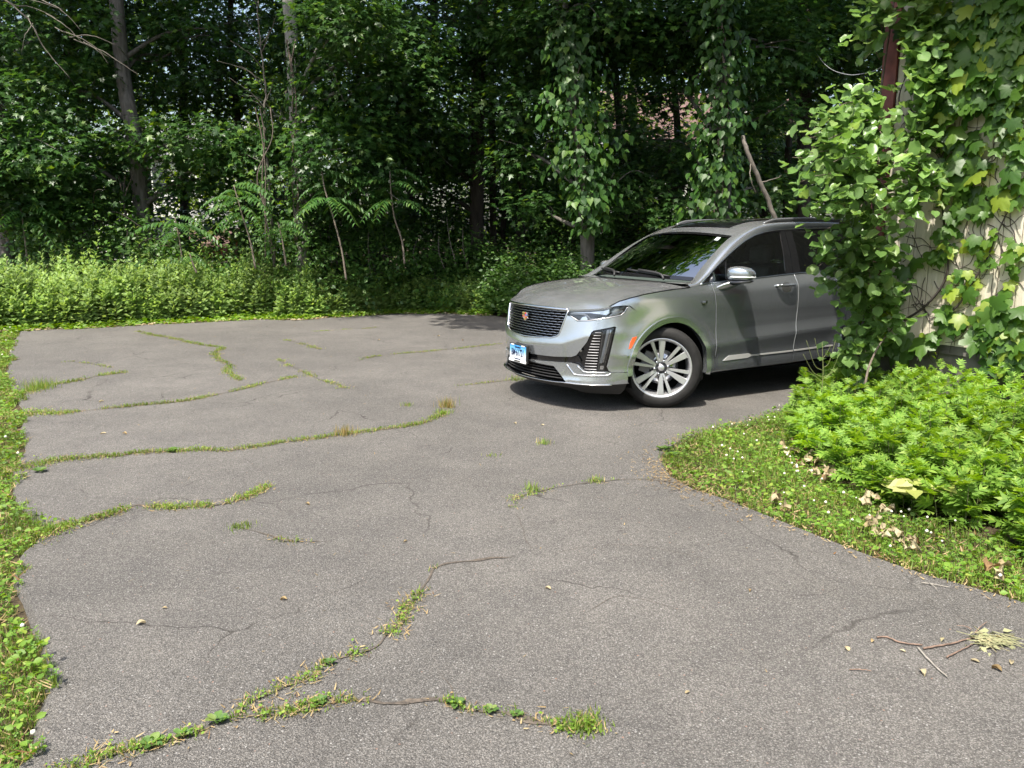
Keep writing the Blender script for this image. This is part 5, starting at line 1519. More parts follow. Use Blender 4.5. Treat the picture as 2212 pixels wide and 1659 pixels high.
def panel_vf(poly, step, lift, rim=.018, gap=.0, skip_rim=None):
    """triangulate a polygon in a 2D chart, lift it to 3D with lift(a, b, extra), add an edge that turns inward"""
    if gap:
        poly = inset_poly(poly, gap)
    B = densify(poly, step)
    lo, hi = B.min(0), B.max(0)
    gx, gy = np.meshgrid(np.arange(lo[0] + step * .5, hi[0], step), np.arange(lo[1] + step * .5, hi[1], step))
    G = np.stack([gx.ravel(), gy.ravel()], 1)
    G = G[in_poly(G, B)]
    if len(G):
        G = G[edge_dist(G, B) > step * .45]
    pts = [Vector(p) for p in B] + [Vector(p) for p in G]
    nb = len(B)
    res = delaunay_2d_cdt(pts, [(i, (i + 1) % nb) for i in range(nb)], [], 0, 1e-7)
    V2 = np.array([tuple(v) for v in res[0]])
    F = np.array([f for f in res[2] if len(f) == 3])
    cen = V2[F].mean(1)
    a_, b_, c_ = V2[F[:, 0]], V2[F[:, 1]], V2[F[:, 2]]
    ar = np.abs((b_[:, 0] - a_[:, 0]) * (c_[:, 1] - a_[:, 1]) - (b_[:, 1] - a_[:, 1]) * (c_[:, 0] - a_[:, 0]))
    F = F[in_poly(cen, B) & (ar > 1.5e-6)]
    V = L3(lift(V2[:, 0], V2[:, 1], 0.0))
    Fl = [tuple(f) for f in F]
    if rim:
        o = len(V)
        A = L3(lift(B[:, 0], B[:, 1], 0.0)); I = L3(lift(B[:, 0], B[:, 1], -rim))
        V = np.vstack([V, A, I])
        for i in range(nb):
            j = (i + 1) % nb
            if skip_rim is not None and skip_rim(B[i]) and skip_rim(B[j]):
                continue
            Fl.append((o + i, o + j, o + nb + j, o + nb + i))
    return V, Fl

def shell_lift(extra):
    return lambda a, b, e: shell(a, b, extra + e)
def side_lift(extra):
    return lambda a, b, e: shell(t_of_s(a), b, extra + e)

def mirror_vf(V, F):
    W = np.array(V); W[:, 1] *= -1
    return W, [tuple(reversed(f)) for f in F]

def both(V, F):
    W, G = mirror_vf(V, F)
    return np.vstack([V, W]), list(F) + [tuple(i + len(V) for i in f) for f in G]

def orient(o):
    bm = bmesh.new(); bm.from_mesh(o.data)
    bmesh.ops.remove_doubles(bm, verts=bm.verts, dist=1e-6) if False else None
    bm.to_mesh(o.data); bm.free()

def put(name, V, F, mat, parent=CAR, smooth=True):
    return mesh(name, V, F, mat, parent, smooth)

def side_pair(name, poly, step, mat, extra=0.0, rim=.018, gap=.0025, parent=CAR, chart='s', near=True, far=True):
    V, F = panel_vf(poly, step, side_lift(extra) if chart == 's' else shell_lift(extra), rim, gap)
    a = put(name, V, F, mat, parent) if near else None
    b = None
    if far:
        W, G = mirror_vf(V, F)
        b = put(name, W, G, mat, parent)
    return a, b

def ribbon_vf(line, width, lift, height=.006, closed=False, step=.03):
    """raised strip along a polyline in a chart"""
    P = densify(line, step, closed)
    T = np.gradient(P, axis=0); T /= np.linalg.norm(T, axis=1, keepdims=True) + 1e-9
    nrm = np.stack([-T[:, 1], T[:, 0]], 1)
    w = np.broadcast_to(np.asarray(width, float), (len(P),))[:, None] / 2
    rows = [(-1.0, -.004), (-1.0, height * .6), (-.6, height), (.6, height), (1.0, height * .6), (1.0, -.004)]
    V = []
    for k, h in rows:
        Q = P + nrm * w * k
        V.append(L3(lift(Q[:, 0], Q[:, 1], h)))
    V = np.stack(V, 1)
    n, m = V.shape[:2]
    F = []
    for i in range(n - 1 + (1 if closed else 0)):
        i2 = (i + 1) % n
        for j in range(m - 1):
            F.append((i * m + j, i2 * m + j, i2 * m + j + 1, i * m + j + 1))
    if not closed:
        F.append(tuple(range(m))); F.append(tuple((n - 1) * m + j for j in range(m - 1, -1, -1)))
    return V.reshape(-1, 3), F

def rib_pair(name, line, width, mat, extra=0.0, height=.006, parent=CAR, chart='s', step=.03):
    V, F = ribbon_vf(line, width, side_lift(extra) if chart == 's' else shell_lift(extra), height, False, step)
    a = put(name, V, F, mat, parent)
    W, G = mirror_vf(V, F)
    return a, put(name, W, G, mat, parent)

def rib_full(name, half, width, mat, extra=0.0, height=.006, parent=CAR, step=.03):
    """ribbon drawn on the near half from t = 0 outward, carried across the middle"""
    line = [(-t, z) for t, z in reversed(half)] + list(half if half[0][0] > 1e-6 else half[1:])
    V, F = ribbon_vf(line, width, shell_lift(extra), height, False, step)
    return put(name, V, F, mat, parent)

def loft(curves):
    """grid through equal-length 3D curves (car frame)"""
    A = np.stack([L3(c) for c in curves], 0)
    m, n = A.shape[:2]
    F = [(i * n + j, (i + 1) * n + j, (i + 1) * n + j + 1, i * n + j + 1) for i in range(m - 1) for j in range(n - 1)]
    return A.reshape(-1, 3), F

def ts(s):
    return float(t_of_s(s))

# ---- chart outlines (s, z on the side; t, z round the nose)
def arc(a0, a1, r=ARCH_R, cs=ARCH_S, n=22):
    return [(cs + r * math.cos(R(a)), ARCH_Z + r * math.sin(R(a))) for a in np.linspace(a0, a1, n)]
seam_a = math.degrees(math.atan2(.822 - ARCH_Z, -.19 - ARCH_S))
HOOD_LINE = [(-.594, .981), (-.51, 1.025), (-.40, 1.055), (-.27, 1.081), (-.08, 1.104), (.10, 1.119), (.285, 1.128)]
DOOR_F = [(.552, 1.158), (.578, 1.055), (.598, .945), (.612, .80), (.614, .676), (.611, .45), (.618, .296)]
DOOR_B = [(1.728, 1.218), (1.742, 1.075), (1.752, .865), (1.735, .609), (1.726, .436), (1.716, .302)]
DOOR_C = [(2.68, 1.250), (2.66, 1.10), (2.60, .95), (2.52, .80)]
HEADLIGHT = [(.585, .934), (.75, .945), (.924, .962), (1.06, .975), (1.182, .986), (1.150, .925), (1.112, .896), (.993, .874), (.814, .846), (.683, .838), (.614, .878), (.572, .884)]
GRILLE = [(0, .938), (.30, .936), (.577, .930), (.50, .715), (.470, .690), (.407, .674), (.20, .660), (0, .652)]

# fender (front wing)
fender = [(-.405, .980), (-.50, 1.02)] if False else []
fender = [(-.408, .984)] + [(-.47, .987), (-.53, .981), (-.600, .974)] + HOOD_LINE[1:] + [(.41, 1.146)] + DOOR_F + [(.545, .296)] + arc(-8, seam_a)
fl_, fr_ = side_pair('front_fender', fender, .03, PAINT)
# doors
bot = lambda a, b, za, zb, n=8: [(a + (b - a) * k / n, za + (zb - za) * k / n) for k in range(1, n)]
fd = list(DOOR_F) + bot(.618, 1.716, .296, .302) + list(reversed(DOOR_B)) + bot(1.728, .552, 1.218, 1.158)
FD = side_pair('front_door', fd, .028, PAINT)
rarc = arc(150, 186, cs=2.90, n=8)
rd = list(DOOR_B) + bot(1.716, 2.415, .302, .322) + [(2.415, .322)] + list(reversed(rarc)) + [(2.52, .80)] + list(reversed(DOOR_C[:-1])) + bot(2.68, 1.728, 1.250, 1.218)
RD = side_pair('rear_door', rd, .03, PAINT)
# rear quarter, wraps round the back
tq = [(ts(a), b) for a, b in DOOR_C] + [(ts(a), b) for a, b in reversed(arc(10, 148, cs=2.90, n=24))] + [(ts(3.37), .36), (ts(3.75), .36), (CT[-1], .36), (CT[-1], 1.20), (ts(3.9), 1.22), (ts(3.6), 1.245), (ts(3.2), 1.255)]
side_pair('rear_quarter', tq, .04, PAINT, chart='t')
# bumper cover and lower valance
a_front = [(ts(a), b) for a, b in arc(seam_a, 179.0, n=16)]
bumper = [(0, .640), (0, .490), (.159, .490), (.45, .497), (.641, .511), (.690, .530), (.793, .659), (.833, .750), (.852, .764), (1.045, .801), (1.062, .795), (1.02, .61), (.981, .433), (1.002, .393), (1.03, .380)] \
    + [(1.12, .380)] + list(reversed(a_front)) + [(ts(-.30), .905), (1.182, .983)] + HEADLIGHT[5:] + [(.568, .905), (.498, .708), (.468, .683), (.407, .667), (.20, .653)]
V, F = panel_vf(bumper, .026, shell_lift(0), .02, .0, skip_rim=lambda p: p[0] < 1e-6)
V, F = both(V, F)
put('front_bumper', V, F, PAINT)
valance = [(0, .432), (.145, .432), (.634, .455), (.703, .441), (.766, .388), (.869, .386), (.99, .386), (1.03, .3765), (1.12, .3765), (ts(-.423), .3765), (ts(-.42), .285), (1.20, .274), (1.007, .266), (.60, .262), (.566, .293), (.441, .407), (.138, .412), (0, .412)]
V, F = panel_vf(valance, .026, shell_lift(.004), .03, .0, skip_rim=lambda p: p[0] < 1e-6)
V, F = both(V, F)
put('front_valance', V, F, PAINT)

# dark inner body so that gaps and openings stay dark
inner = [(0, .30), (0, .90), (.6, .88), (1.1, .86), (ts(-.2), .93)] + [(ts(a), b) for a, b in [(.0, 1.06), (.5, 1.12), (2.6, 1.22), (3.5, 1.2)]] + [(CT[-1], 1.15), (CT[-1], .36), (ts(3.40), .36)] \
    + [(ts(a), b) for a, b in arc(8, 172, r=.50, cs=2.90)] + [(ts(2.38), .33), (ts(.60), .31)] + [(ts(a), b) for a, b in arc(0, 178, r=.50)] + [(ts(-.44), .30)]
V, F = panel_vf(inner, .05, shell_lift(-.075), 0)
V, F = both(V, F)
put('inner_body', V, F, VOID)
# wheel arch mouldings
for cs in (ARCH_S, 2.90):
    ring = arc(-11 if cs < 1 else 3, 184 if cs < 1 else 184, r=ARCH_R + .003, cs=cs, n=40) + list(reversed(arc(-11 if cs < 1 else 3, 184, r=.438, cs=cs, n=40)))
    side_pair('wheel_arch_moulding', ring, .02, PAINT, extra=.010, rim=.05, gap=0)
    # liner
    th = np.linspace(R(-20), R(200), 30)
    A = np.stack([cs + .455 * np.cos(th), np.full(30, .93), ARCH_Z + .455 * np.sin(th)], -1)
    B_ = A.copy(); B_[:, 1] = .45
    C_ = np.stack([cs + .02 * np.cos(th), np.full(30, .45), ARCH_Z + .02 * np.sin(th)], -1)
    V, F = loft([A, B_, C_])
    put('wheel_well', V, F, VOID); W, G = mirror_vf(V, F); put('wheel_well', W, G, VOID)
# floor pan
V, F = box_vf(-.55, 3.85, -.45, .45, .24, .45)
put('underbody', V, F, VOID, smooth=False)
V, F = box_vf(.62, 2.36, -.86, .86, .26, .40)
put('underbody', V, F, VOID, smooth=False)

# ---- nose details
GR = empty('grille'); GR.parent = CAR
V, F = panel_vf(GRILLE, .05, shell_lift(-.045), 0)
V, F = both(V, F)
put('grille_back', V, F, VOID, GR)
gp = np.array(GRILLE)
rows = np.linspace(.672, .918, 11)
for j, z in enumerate(rows):
    tm = np.interp(z, [.652, .674, .69, .715, .930], [.36, .40, .462, .492, .572]) - .008
    pitch, wd = .083, .076
    parts = []
    k0 = int(tm / pitch) + 2
    Vs, Fs, o = [], [], 0
    for k in range(-k0, k0 + 1):
        c = (k + (.5 if j % 2 else 0)) * pitch
        a, b = max(c - wd / 2, -tm), min(c + wd / 2, tm)
        if b - a < .012:
            continue
        tt = np.linspace(a, b, 5)
        u = (tt - c) / (wd / 2)
        zc = z + .0045 * (1 - u * u) - .002
        h = .0052
        prof = [(-h, -.030), (-h * .8, -.012), (0, -.006), (h * .8, -.012), (h, -.030)]
        A = np.stack([L3(shell(tt, zc + dz, ex)) for dz, ex in prof], 0)
        m_, n_ = A.shape[:2]
        Vs.append(A.reshape(-1, 3))
        Fs += [tuple(o + i for i in f) for f in [(p * n_ + q, (p + 1) * n_ + q, (p + 1) * n_ + q + 1, p * n_ + q + 1) for p in range(m_ - 1) for q in range(n_ - 1)]]
        o += m_ * n_
    put('grille_bar', np.concatenate(Vs), Fs, DCHROME, GR)
rib_full('grille_surround', [(0, .650), (.20, .657), (.407, .672), (.470, .689), (.500, .714), (.577, .932)], .013, CHROME, extra=-.006, height=.010, parent=GR)
rib_full('grille_top_bar', [(0, .946), (.30, .944), (.578, .938)], .020, CHROME, extra=-.004, height=.010, parent=GR)

# shield emblem
EM = empty('emblem'); EM.parent = CAR
def flat_poly(name, pts, s_at, thick, mat, parent, tc=0.0, zc=0.0):
    """flat polygon facing forward at the nose centre, pts (x across, z)"""
    base = shell(np.array([tc]), np.array([zc]), s_at)[0]
    n = len(pts)
    V = [(base[0], -(tc + x), zc + z) for x, z in pts] + [(base[0] - thick, -(tc + x), zc + z) for x, z in pts]
    F = [tuple(range(n)), tuple(range(2 * n - 1, n - 1, -1))] + [(i, (i + 1) % n, n + (i + 1) % n, n + i) for i in range(n)]
    return mesh(name, V, F, mat, parent)
shield = [(-.050, .040), (.050, .040), (.048, -.008), (.040, -.020), (0, -.050), (-.040, -.020), (-.048, -.008)]
flat_poly('shield_rim', shield, .004, .010, CHROME, EM, .0, .842)
cols = {'gold': mat_plain('emblem_gold', (.62, .45, .12), .3, .6), 'red': mat_plain('emblem_red', (.55, .02, .04), .3), 'blue': mat_plain('emblem_blue', (.10, .12, .45), .3), 'silver': mat_plain('emblem_silver', (.7, .7, .72), .25, .7), 'black': PIANO}
def rect(x0, x1, z0, z1): return [(x0, z0), (x1, z0), (x1, z1), (x0, z1)]
for c, r_ in (('gold', rect(-.043, -.003, .022, .034)), ('black', rect(-.043, -.003, .014, .021)), ('gold', rect(-.043, -.003, .003, .013)),
              ('red', rect(.002, .022, .016, .034)), ('silver', rect(.023, .043, .016, .034)), ('blue', rect(.002, .043, .004, .015)),
              ('red', rect(-.041, -.003, -.008, .001)), ('gold', rect(.002, .041, -.008, .002)), ('silver', rect(-.036, -.003, -.018, -.010)),
              ('red', rect(.002, .036, -.018, -.010)), ('gold', [(-.026, -.021), (.026, -.021), (0, -.041)])):
    flat_poly('emblem_bar', r_, .0145, .003, cols[c], EM, .0, .842)

# black band, lamp pockets, louvres, vertical lamps
band = [(0, .428), (.145, .428), (.634, .452), (.703, .438), (.766, .386), (.869, .384), (.99, .386), (1.002, .393), (.981, .433), (1.062, .797), (.845, .760), (.793, .659), (.690, .528), (.641, .511), (.159, .492), (0, .492)]
V, F = panel_vf(band, .04, shell_lift(-.034), 0)
V, F = both(V, F)
put('lamp_pocket', V, F, PIANO)
band2 = [(0, .434), (.145, .434), (.634, .457), (.70, .462), (.735, .470), (.70, .524), (.641, .507), (.159, .487), (0, .487)]
V, F = panel_vf(band2, .03, shell_lift(-.012), .02, skip_rim=lambda p: p[0] < 1e-6)
V, F = both(V, F)
put('black_band', V, F, PIANO)
LOUV = mat_plain('louvre_grey', (.10, .10, .105), .35, .8)
for side in (1, -1):
    LV = empty('vertical_lamp'); LV.parent = CAR
    for k in range(14):
        f = k / 13.
        z = .402 + f * (.742 - .402)
        t0 = np.interp(z, [.40, .48, .63, .75], [.762, .775, .822, .866])
        t1 = np.interp(z, [.393, .765], [.882, .925])
        tt = np.linspace(t0, t1, 5)
        prof = [(-.005, -.034), (-.003, -.016), (.002, -.014), (.005, -.034)]
        A = np.stack([L3(shell(tt * side, z + dz, ex)) for dz, ex in prof], 0)
        m_, n_ = A.shape[:2]
        put('louvre', A.reshape(-1, 3), [(p * n_ + q, (p + 1) * n_ + q, (p + 1) * n_ + q + 1, p * n_ + q + 1) for p in range(m_ - 1) for q in range(n_ - 1)], LOUV, LV)
    def pan(name, poly, extra, mat, rim=.02):
        V, F = panel_vf(poly, .02, lambda a, b, e: shell(np.asarray(a) * side, b, extra + e), rim)
        put(name, V, F, mat, LV)
    pan('lamp_housing', [(.893, .398), (.955, .398), (1.038, .786), (.935, .768)], -.022, BLACK)
    pan('light_guide', [(.912, .462), (.935, .462), (.998, .770), (.976, .768)], -.012, WHITELENS, .006)
    pan('led_bar', [(.938, .470), (.952, .470), (1.020, .770), (1.004, .770)], -.014, DCHROME, .006)
    pan('fog_lamp', [(.915, .405), (.948, .405), (.955, .440), (.92, .440)], -.014, CHROME, .006)
    pan('lamp_lens', [(.893, .398), (.957, .398), (1.040, .788), (.935, .770)], -.006, LENS, .004)
# chrome blade under the pocket
rib_pair('chrome_blade', [(.590, .436), (.640, .380), (.668, .350), (.72, .346), (.993, .354), (1.024, .374)], .012, CHROME, .004, .008, chart='t')
rib_pair('chrome_blade', [(.70, .432), (.762, .381), (.80, .378), (.99, .380)], .010, CHROME, .004, .007, chart='t')
# lower grille
LG = empty('lower_grille'); LG.parent = CAR
lg = [(0, .412), (.138, .412), (.441, .407), (.566, .293), (.58, .262), (0, .262)]
V, F = panel_vf(lg, .04, shell_lift(-.055), 0)
V, F = both(V, F)
put('grille_back', V, F, VOID, LG)
for z in (.296, .322, .348, .374, .398):
    tm = np.interp(z, [.26, .293, .407], [.57, .56, .44])
    rib_full('grille_slat', [(0, z), (tm, z)], .008, BLACK, extra=-.03, height=.012, parent=LG)
# chrome lip and black skirt
rib_full('chrome_lip', [(0, .256), (.30, .258), (.49, .262), (.56, .266), (.70, .262), (1.03, .264)], .013, CHROME, extra=.006, height=.016)
skirt = [(0, .252), (.5, .258), (.6, .262), (1.0, .264), (1.2, .276), (ts(-.425), .270), (ts(-.43), .200), (1.15, .160), (.72, .166), (.60, .205), (.4, .215), (0, .212)]
V, F = panel_vf(skirt, .03, shell_lift(.0), .05, skip_rim=lambda p: p[0] < 1e-6)
V, F = both(V, F)
put('front_skirt', V, F, BLACK)

# headlights
for side in (1, -1):
    HL = empty('headlight'); HL.parent = CAR
    def pan(name, poly, extra, mat, rim=.02, step=.02):
        V, F = panel_vf(poly, step, lambda a, b, e: shell(np.asarray(a) * side, b, extra + e), rim)
        return put(name, V, F, mat, HL)
    def rib(name, line, w, mat, extra, h=.006):
        V, F = ribbon_vf(line, w, lambda a, b, e: shell(np.asarray(a) * side, b, extra + e), h, step=.015)
        return put(name, V, F, mat, HL)
    pan('housing', HEADLIGHT, -.045, PIANO, 0)
    pan('reflector', [(.60, .925), (.80, .940), (1.00, .955), (1.00, .915), (.97, .900), (.80, .915), (.62, .905)], -.036, CHROME, .008)
    pan('projector', [(1.02, .93), (1.06, .955), (1.10, .955), (1.12, .925), (1.09, .905), (1.05, .902)], -.030, DCHROME, .015, .01)
    pan('projector', [(.70, .85), (.72, .875), (.76, .885), (.78, .862), (.77, .848)], -.030, CHROME, .015, .01)
    rib('light_strip', [(.60, .905), (.74, .903), (.775, .892), (.815, .862), (.90, .866), (.985, .880), (1.02, .905), (1.06, .918), (1.135, .935)], .017, WHITELENS, -.018, .010)
    rib('chrome_edge', [(.60, .884), (.625, .877), (.690, .846), (.814, .853), (.993, .881), (1.108, .902), (1.143, .93), (1.170, .975)], .006, CHROME, -.004, .006)
    pan('lens', inset_poly(HEADLIGHT, .003), -.003, LENS, .03)
# side markers, parking sensors
side_pair('side_marker', [(-.381, .696), (-.336, .705), (-.372, .640), (-.396, .601), (-.421, .594), (-.405, .65)], .02, AMBER, .003, .012, 0)
def disc(name, t, z, r, extra, mat, parent, n=14):
    a = np.arange(n) * 2 * np.pi / n
    for side in (1, -1):
        Vv = [L3(shell(np.array([side * t]), np.array([z]), extra + .003))[0]] + [L3(shell(np.array([side * (t + r * math.cos(x))]), np.array([z + r * math.sin(x)]), extra))[0] for x in a]
        put(name, np.array(Vv), [(0, i + 1, (i + 1) % n + 1) for i in range(n)], mat, parent)
disc('parking_sensor', .735, .575, .011, .001, DCHROME, CAR)
disc('parking_sensor', ts(-.43), .53, .011, .001, DCHROME, CAR)

# number plate
NP = empty('number_plate'); NP.parent = CAR
NP.location = (-1.012, .035, .478); NP.rotation_euler = (0, R(2), 0)
def mat_plate():
    m, nt, N, L, b = new_mat('plate_face')
    tc = N.new('ShaderNodeTexCoord'); sp = N.new('ShaderNodeSeparateXYZ'); L.new(tc.outputs['Object'], sp.inputs[0])
    rp = N.new('ShaderNodeValToRGB')
    mr = N.new('ShaderNodeMapRange'); mr.inputs['From Min'].default_value = -.075; mr.inputs['From Max'].default_value = .075
    L.new(sp.outputs['Z'], mr.inputs['Value']); L.new(mr.outputs['Result'], rp.inputs['Fac'])
    e = rp.color_ramp.elements
    e[0].position = .35; e[0].color = (.72, .76, .80, 1)
    e[1].position = .95; e[1].color = (.05, .30, .68, 1)
    x = e.new(.66); x.color = (.22, .52, .80, 1)
    L.new(rp.outputs['Color'], b.inputs['Base Color']); setp(b, Roughness=.4)
    return m
PLATE = mat_plate()
box('plate_frame', -.008, .014, -.165, .165, -.092, .088, BLACK, NP, .004)
box('plate_face', -.0125, -.0085, -.150, .150, -.074, .074, PLATE, NP)
WHITEP = mat_plain('frame_white', (.75, .75, .74), .4)
NAVY = mat_plain('plate_navy', (.012, .02, .07), .5)
def rot_text(name, body, size, y, z, mat, parent, sx=1.0, depth=.0012, x=-.0145):
    cu = bpy.data.curves.new(name, 'FONT')
    cu.body = body; cu.size = size; cu.align_x = 'CENTER'; cu.align_y = 'CENTER'; cu.extrude = depth
    cu.offset = .0008
    tmp = bpy.data.objects.new(name, cu); COL.objects.link(tmp)
    dg = bpy.context.evaluated_depsgraph_get(); dg.update()
    me = bpy.data.meshes.new_from_object(tmp.evaluated_get(dg))
    bpy.data.objects.remove(tmp)
    me.materials.clear(); me.materials.append(mat)
    o = bpy.data.objects.new(name, me); COL.objects.link(o)
    o.parent = parent
    o.location = (x, y, z)
    o.rotation_euler = (R(90), 0, R(-90))
    o.scale = (sx, 1, 1)
    return o
rot_text('plate_number', 'BM\u00b761721', .098, 0, .002, NAVY, NP, .60)
rot_text('plate_state', 'Connecticut', .022, 0, .058, NAVY, NP)
box('frame_bar', -.016, -.008, -.162, .162, -.090, -.066, WHITEP, NP, .002)
rot_text('plate_motto', 'Constitution State', .016, 0, -.056, NAVY, NP)
rot_text('dealer_name', 'CONNECTICUT', .016, 0, -.078, BLACK, NP, x=-.0172)
for yy in (-.10, .10):
    box('frame_tab', -.0155, -.012, yy - .03, yy + .03, .070, .082, WHITEP, NP, .001)
# ---- bonnet
def hood_edge(s):
    Ss = [-.872, -.821, -.72, -.594, -.51, -.40, -.27, -.08, .10, .285]
    Zs = [.946, .946, .958, .981, 1.027, 1.057, 1.083, 1.106, 1.121, 1.130]
    return np.interp(s, Ss, Zs)
HE = []
for t_, z_ in [(.0, .962), (.15, .961), (.30, .958), (.45, .954), (.577, .948), (.75, .956), (.924, .970)]:
    HE.append(shell(np.array([t_]), np.array([z_]), -.002)[0])
for s_, z_ in HOOD_LINE:
    HE.append(shell(np.array([ts(s_)]), np.array([z_ + .002]), -.004)[0])
HE = spline(np.array(HE), 5)                     # front centre -> round the corner -> rear corner
# rays from the rear centre line out to the edge curve give an even grid
nE, nR = len(HE), 26
rear = np.array([(.285 - .17 * (1 - (l / .885) ** 2), l, 1.130 + .045 * (1 - (l / .885) ** 2)) for l in np.linspace(0, .885, 2)])
def hood_z(s, l):
    zc = np.interp(s, [-.99, -.95, -.88, -.78, -.60, -.35, -.05, .30], [.955, .975, 1.005, 1.040, 1.078, 1.120, 1.152, 1.176])
    return zc
ax = []
for i in range(nE):
    e = HE[i]
    s0 = np.interp(i / (nE - 1), [0, 1], [-.60, .115])
    rows_ = []
    for k in range(nR):
        f = k / (nR - 1)                         # 0 = edge, 1 = centre
        s = e[0] + (s0 - e[0]) * f
        l = e[1] * (1 - f)
        zc = hood_z(s, 0)
        g = 1 - f
        gg = np.interp(g, [0, .3, .55, .62, .70, .80, .92, 1.0], [0, .05, .15, .21, .33, .52, .82, 1.0])
        z = zc + (e[2] - hood_z(e[0], 0) if False else 0)
        ze = e[2]
        z = zc * (1 - gg) + ze * gg + (0 if i else 0)
        if i < 8 * 5:
            q = np.interp(i / (nE - 1), [0, .35, .6], [1, 1, 0])
            # near the nose the surface just rolls over the edge
            d = math.hypot(s - e[0], l - e[1])
            roll = ze + (zc - ze) * (1 - math.exp(-d / .10)) if zc > ze else zc
            z = z * (1 - q) + q * (roll * .75 + z * .25)
        rows_.append((s, l, z - .007 * min(1, l / .25)))
    ax.append(rows_)
A = np.array(ax)
nz_ = np.copy(A[..., 2])
for _ in range(3):                               # relax
    B_ = nz_.copy()
    B_[1:-1, 1:-1] = .5 * nz_[1:-1, 1:-1] + .125 * (nz_[:-2, 1:-1] + nz_[2:, 1:-1] + nz_[1:-1, :-2] + nz_[1:-1, 2:])
    nz_ = B_
A[..., 2] = nz_
V, F = loft(list(A))
rim = L3(A[:, 0] - np.array([0, 0, .02])); o0 = len(V)
V = np.vstack([V, L3(A[:, 0]), rim])
F = F + [(o0 + i, o0 + i + 1, o0 + nE + i + 1, o0 + nE + i) for i in range(nE - 1)]
W, G = mirror_vf(V, F)
HOODO = put('bonnet', np.vstack([V, W]), F + [tuple(i + len(V) for i in f) for f in G], PAINT)
# close the rear strip of the bonnet to the cowl
ll = np.linspace(-.885, .885, 41)
q = 1 - (ll / .885) ** 2
c0 = np.stack([.285 - .17 * q, ll, 1.126 + .040 * q], -1)
c1 = np.stack([.46 - .22 * q, ll * .93, 1.150 + .030 * q], -1)
V, F = loft([c0 - np.array([0.06, 0, .012]), c0 - np.array([0, 0, .022]), c1 - np.array([0, 0, .010])])
put('cowl_panel', V, F, BLACK)

# ---- windscreen, roof, pillars
def wb(l): return np.stack([.43 - .235 * (1 - (l / .79) ** 2), l, 1.176 + .022 * (1 - (l / .79) ** 2)], -1)
def wt(l): return np.stack([1.085 - .085 * (1 - (l / .635) ** 2), l, 1.600 + .042 * (1 - (l / .635) ** 2)], -1)
u = np.linspace(-1, 1, 33)
bot_c, top_c = wb(u * .79), wt(u * .635)
rows_ = [bot_c * (1 - f) + top_c * f + np.array([-.006, 0, .007]) * math.sin(math.pi * f) for f in np.linspace(0, 1, 15)]
V, F = loft(rows_)
WS = put('windscreen', V, F, WSGLASS)
band_ = [rows_[0] + np.array([-.004, 0, .004]), rows_[0] * .93 + rows_[-1] * .07 + np.array([-.006, 0, .006])]
V, F = loft(band_); put('screen_edge_band', V, F, PIANO, WS)
band_ = [rows_[-1] + np.array([-.003, 0, .003]), rows_[0] * .05 + rows_[-1] * .95 + np.array([-.006, 0, .006])]
V, F = loft(band_); put('screen_edge_band', V, F, PIANO, WS)
# sticker in the upper corner
st = [(rows_[13][k] * (1 - a) + rows_[12][k] * a) + np.array([-.006, 0, .006]) for k, a in ((29, 0), (30, 0), (30, 1), (29, 1))]
mesh('inspection_sticker', [tuple(L3(p)) for p in st], [(0, 1, 2, 3)], mat_plain('sticker', (.6, .68, .64), .5), WS)

CHROME_LINE = [(.418, 1.150), (.575, 1.252), (.72, 1.340), (.865, 1.423), (1.00, 1.490), (1.147, 1.556), (1.30, 1.608), (1.45, 1.640), (1.62, 1.660), (1.815, 1.672), (2.1, 1.682), (2.4, 1.686), (2.8, 1.680), (3.2, 1.655), (3.52, 1.60)]
CL = spline(np.array(CHROME_LINE), 4)
CLP = spline(np.array([(.290, 1.131)] + CHROME_LINE), 4)
outer = shell(t_of_s(CLP[:, 0]), CLP[:, 1], .002)
# inner edge of the pillar / gutter
PE = spline(np.array([(.272, .79, 1.150), (.345, .825, 1.150), (.435, .788, 1.180), (.60, .742, 1.30), (.80, .698, 1.44), (.95, .668, 1.535), (1.09, .642, 1.605), (1.22, .650, 1.655), (1.36, .658, 1.700), (1.57, .668, 1.732), (1.85, .672, 1.745), (2.2, .672, 1.750), (2.6, .668, 1.744), (3.0, .655, 1.725), (3.35, .635, 1.690), (3.68, .60, 1.640)]), 4)
rows_ = []
mid_up = np.array([0, 1.0, .75])
for f in np.linspace(0, 1, 9):
    rows_.append(outer * (1 - f) + PE * f + mid_up * (.024 * math.sin(math.pi * f)))
V, F = loft(rows_)
put('roof_pillar', V, F, PAINT); W, G = mirror_vf(V, F); put('roof_pillar', W, G, PAINT)
ROOF_E = PE[6 * 4:]
n = len(ROOF_E)
grid = []
for i in range(n):
    e = ROOF_E[i]
    row = []
    for x in np.linspace(-1, 1, 25):
        bow = -.085 * (1 - x * x) * max(0, 1 - i / 8.0)
        back = .05 * (1 - x * x) * max(0, (i - n + 9) / 8.0)
        row.append((e[0] + bow + back, e[1] * x, e[2] - .002 + .042 * (1 - x * x)))
    grid.append(np.array(row))
V, F = loft(grid)
ROOF = put('roof', V, F, PAINT)
# sunroof glass on the roof
g2 = []
for s_ in np.linspace(1.22, 2.75, 16):
    e = np.array([np.interp(s_, ROOF_E[:, 0], ROOF_E[:, k]) for k in range(3)])
    g2.append(np.array([(s_ - .05 * (1 - x * x) * (s_ < 1.4), x * .46, e[2] + .006 + .042 * (1 - (x * .46 / e[1]) ** 2)) for x in np.linspace(-1, 1, 13)]))
V, F = loft(g2)
put('sunroof', V, F, PIANO, ROOF)
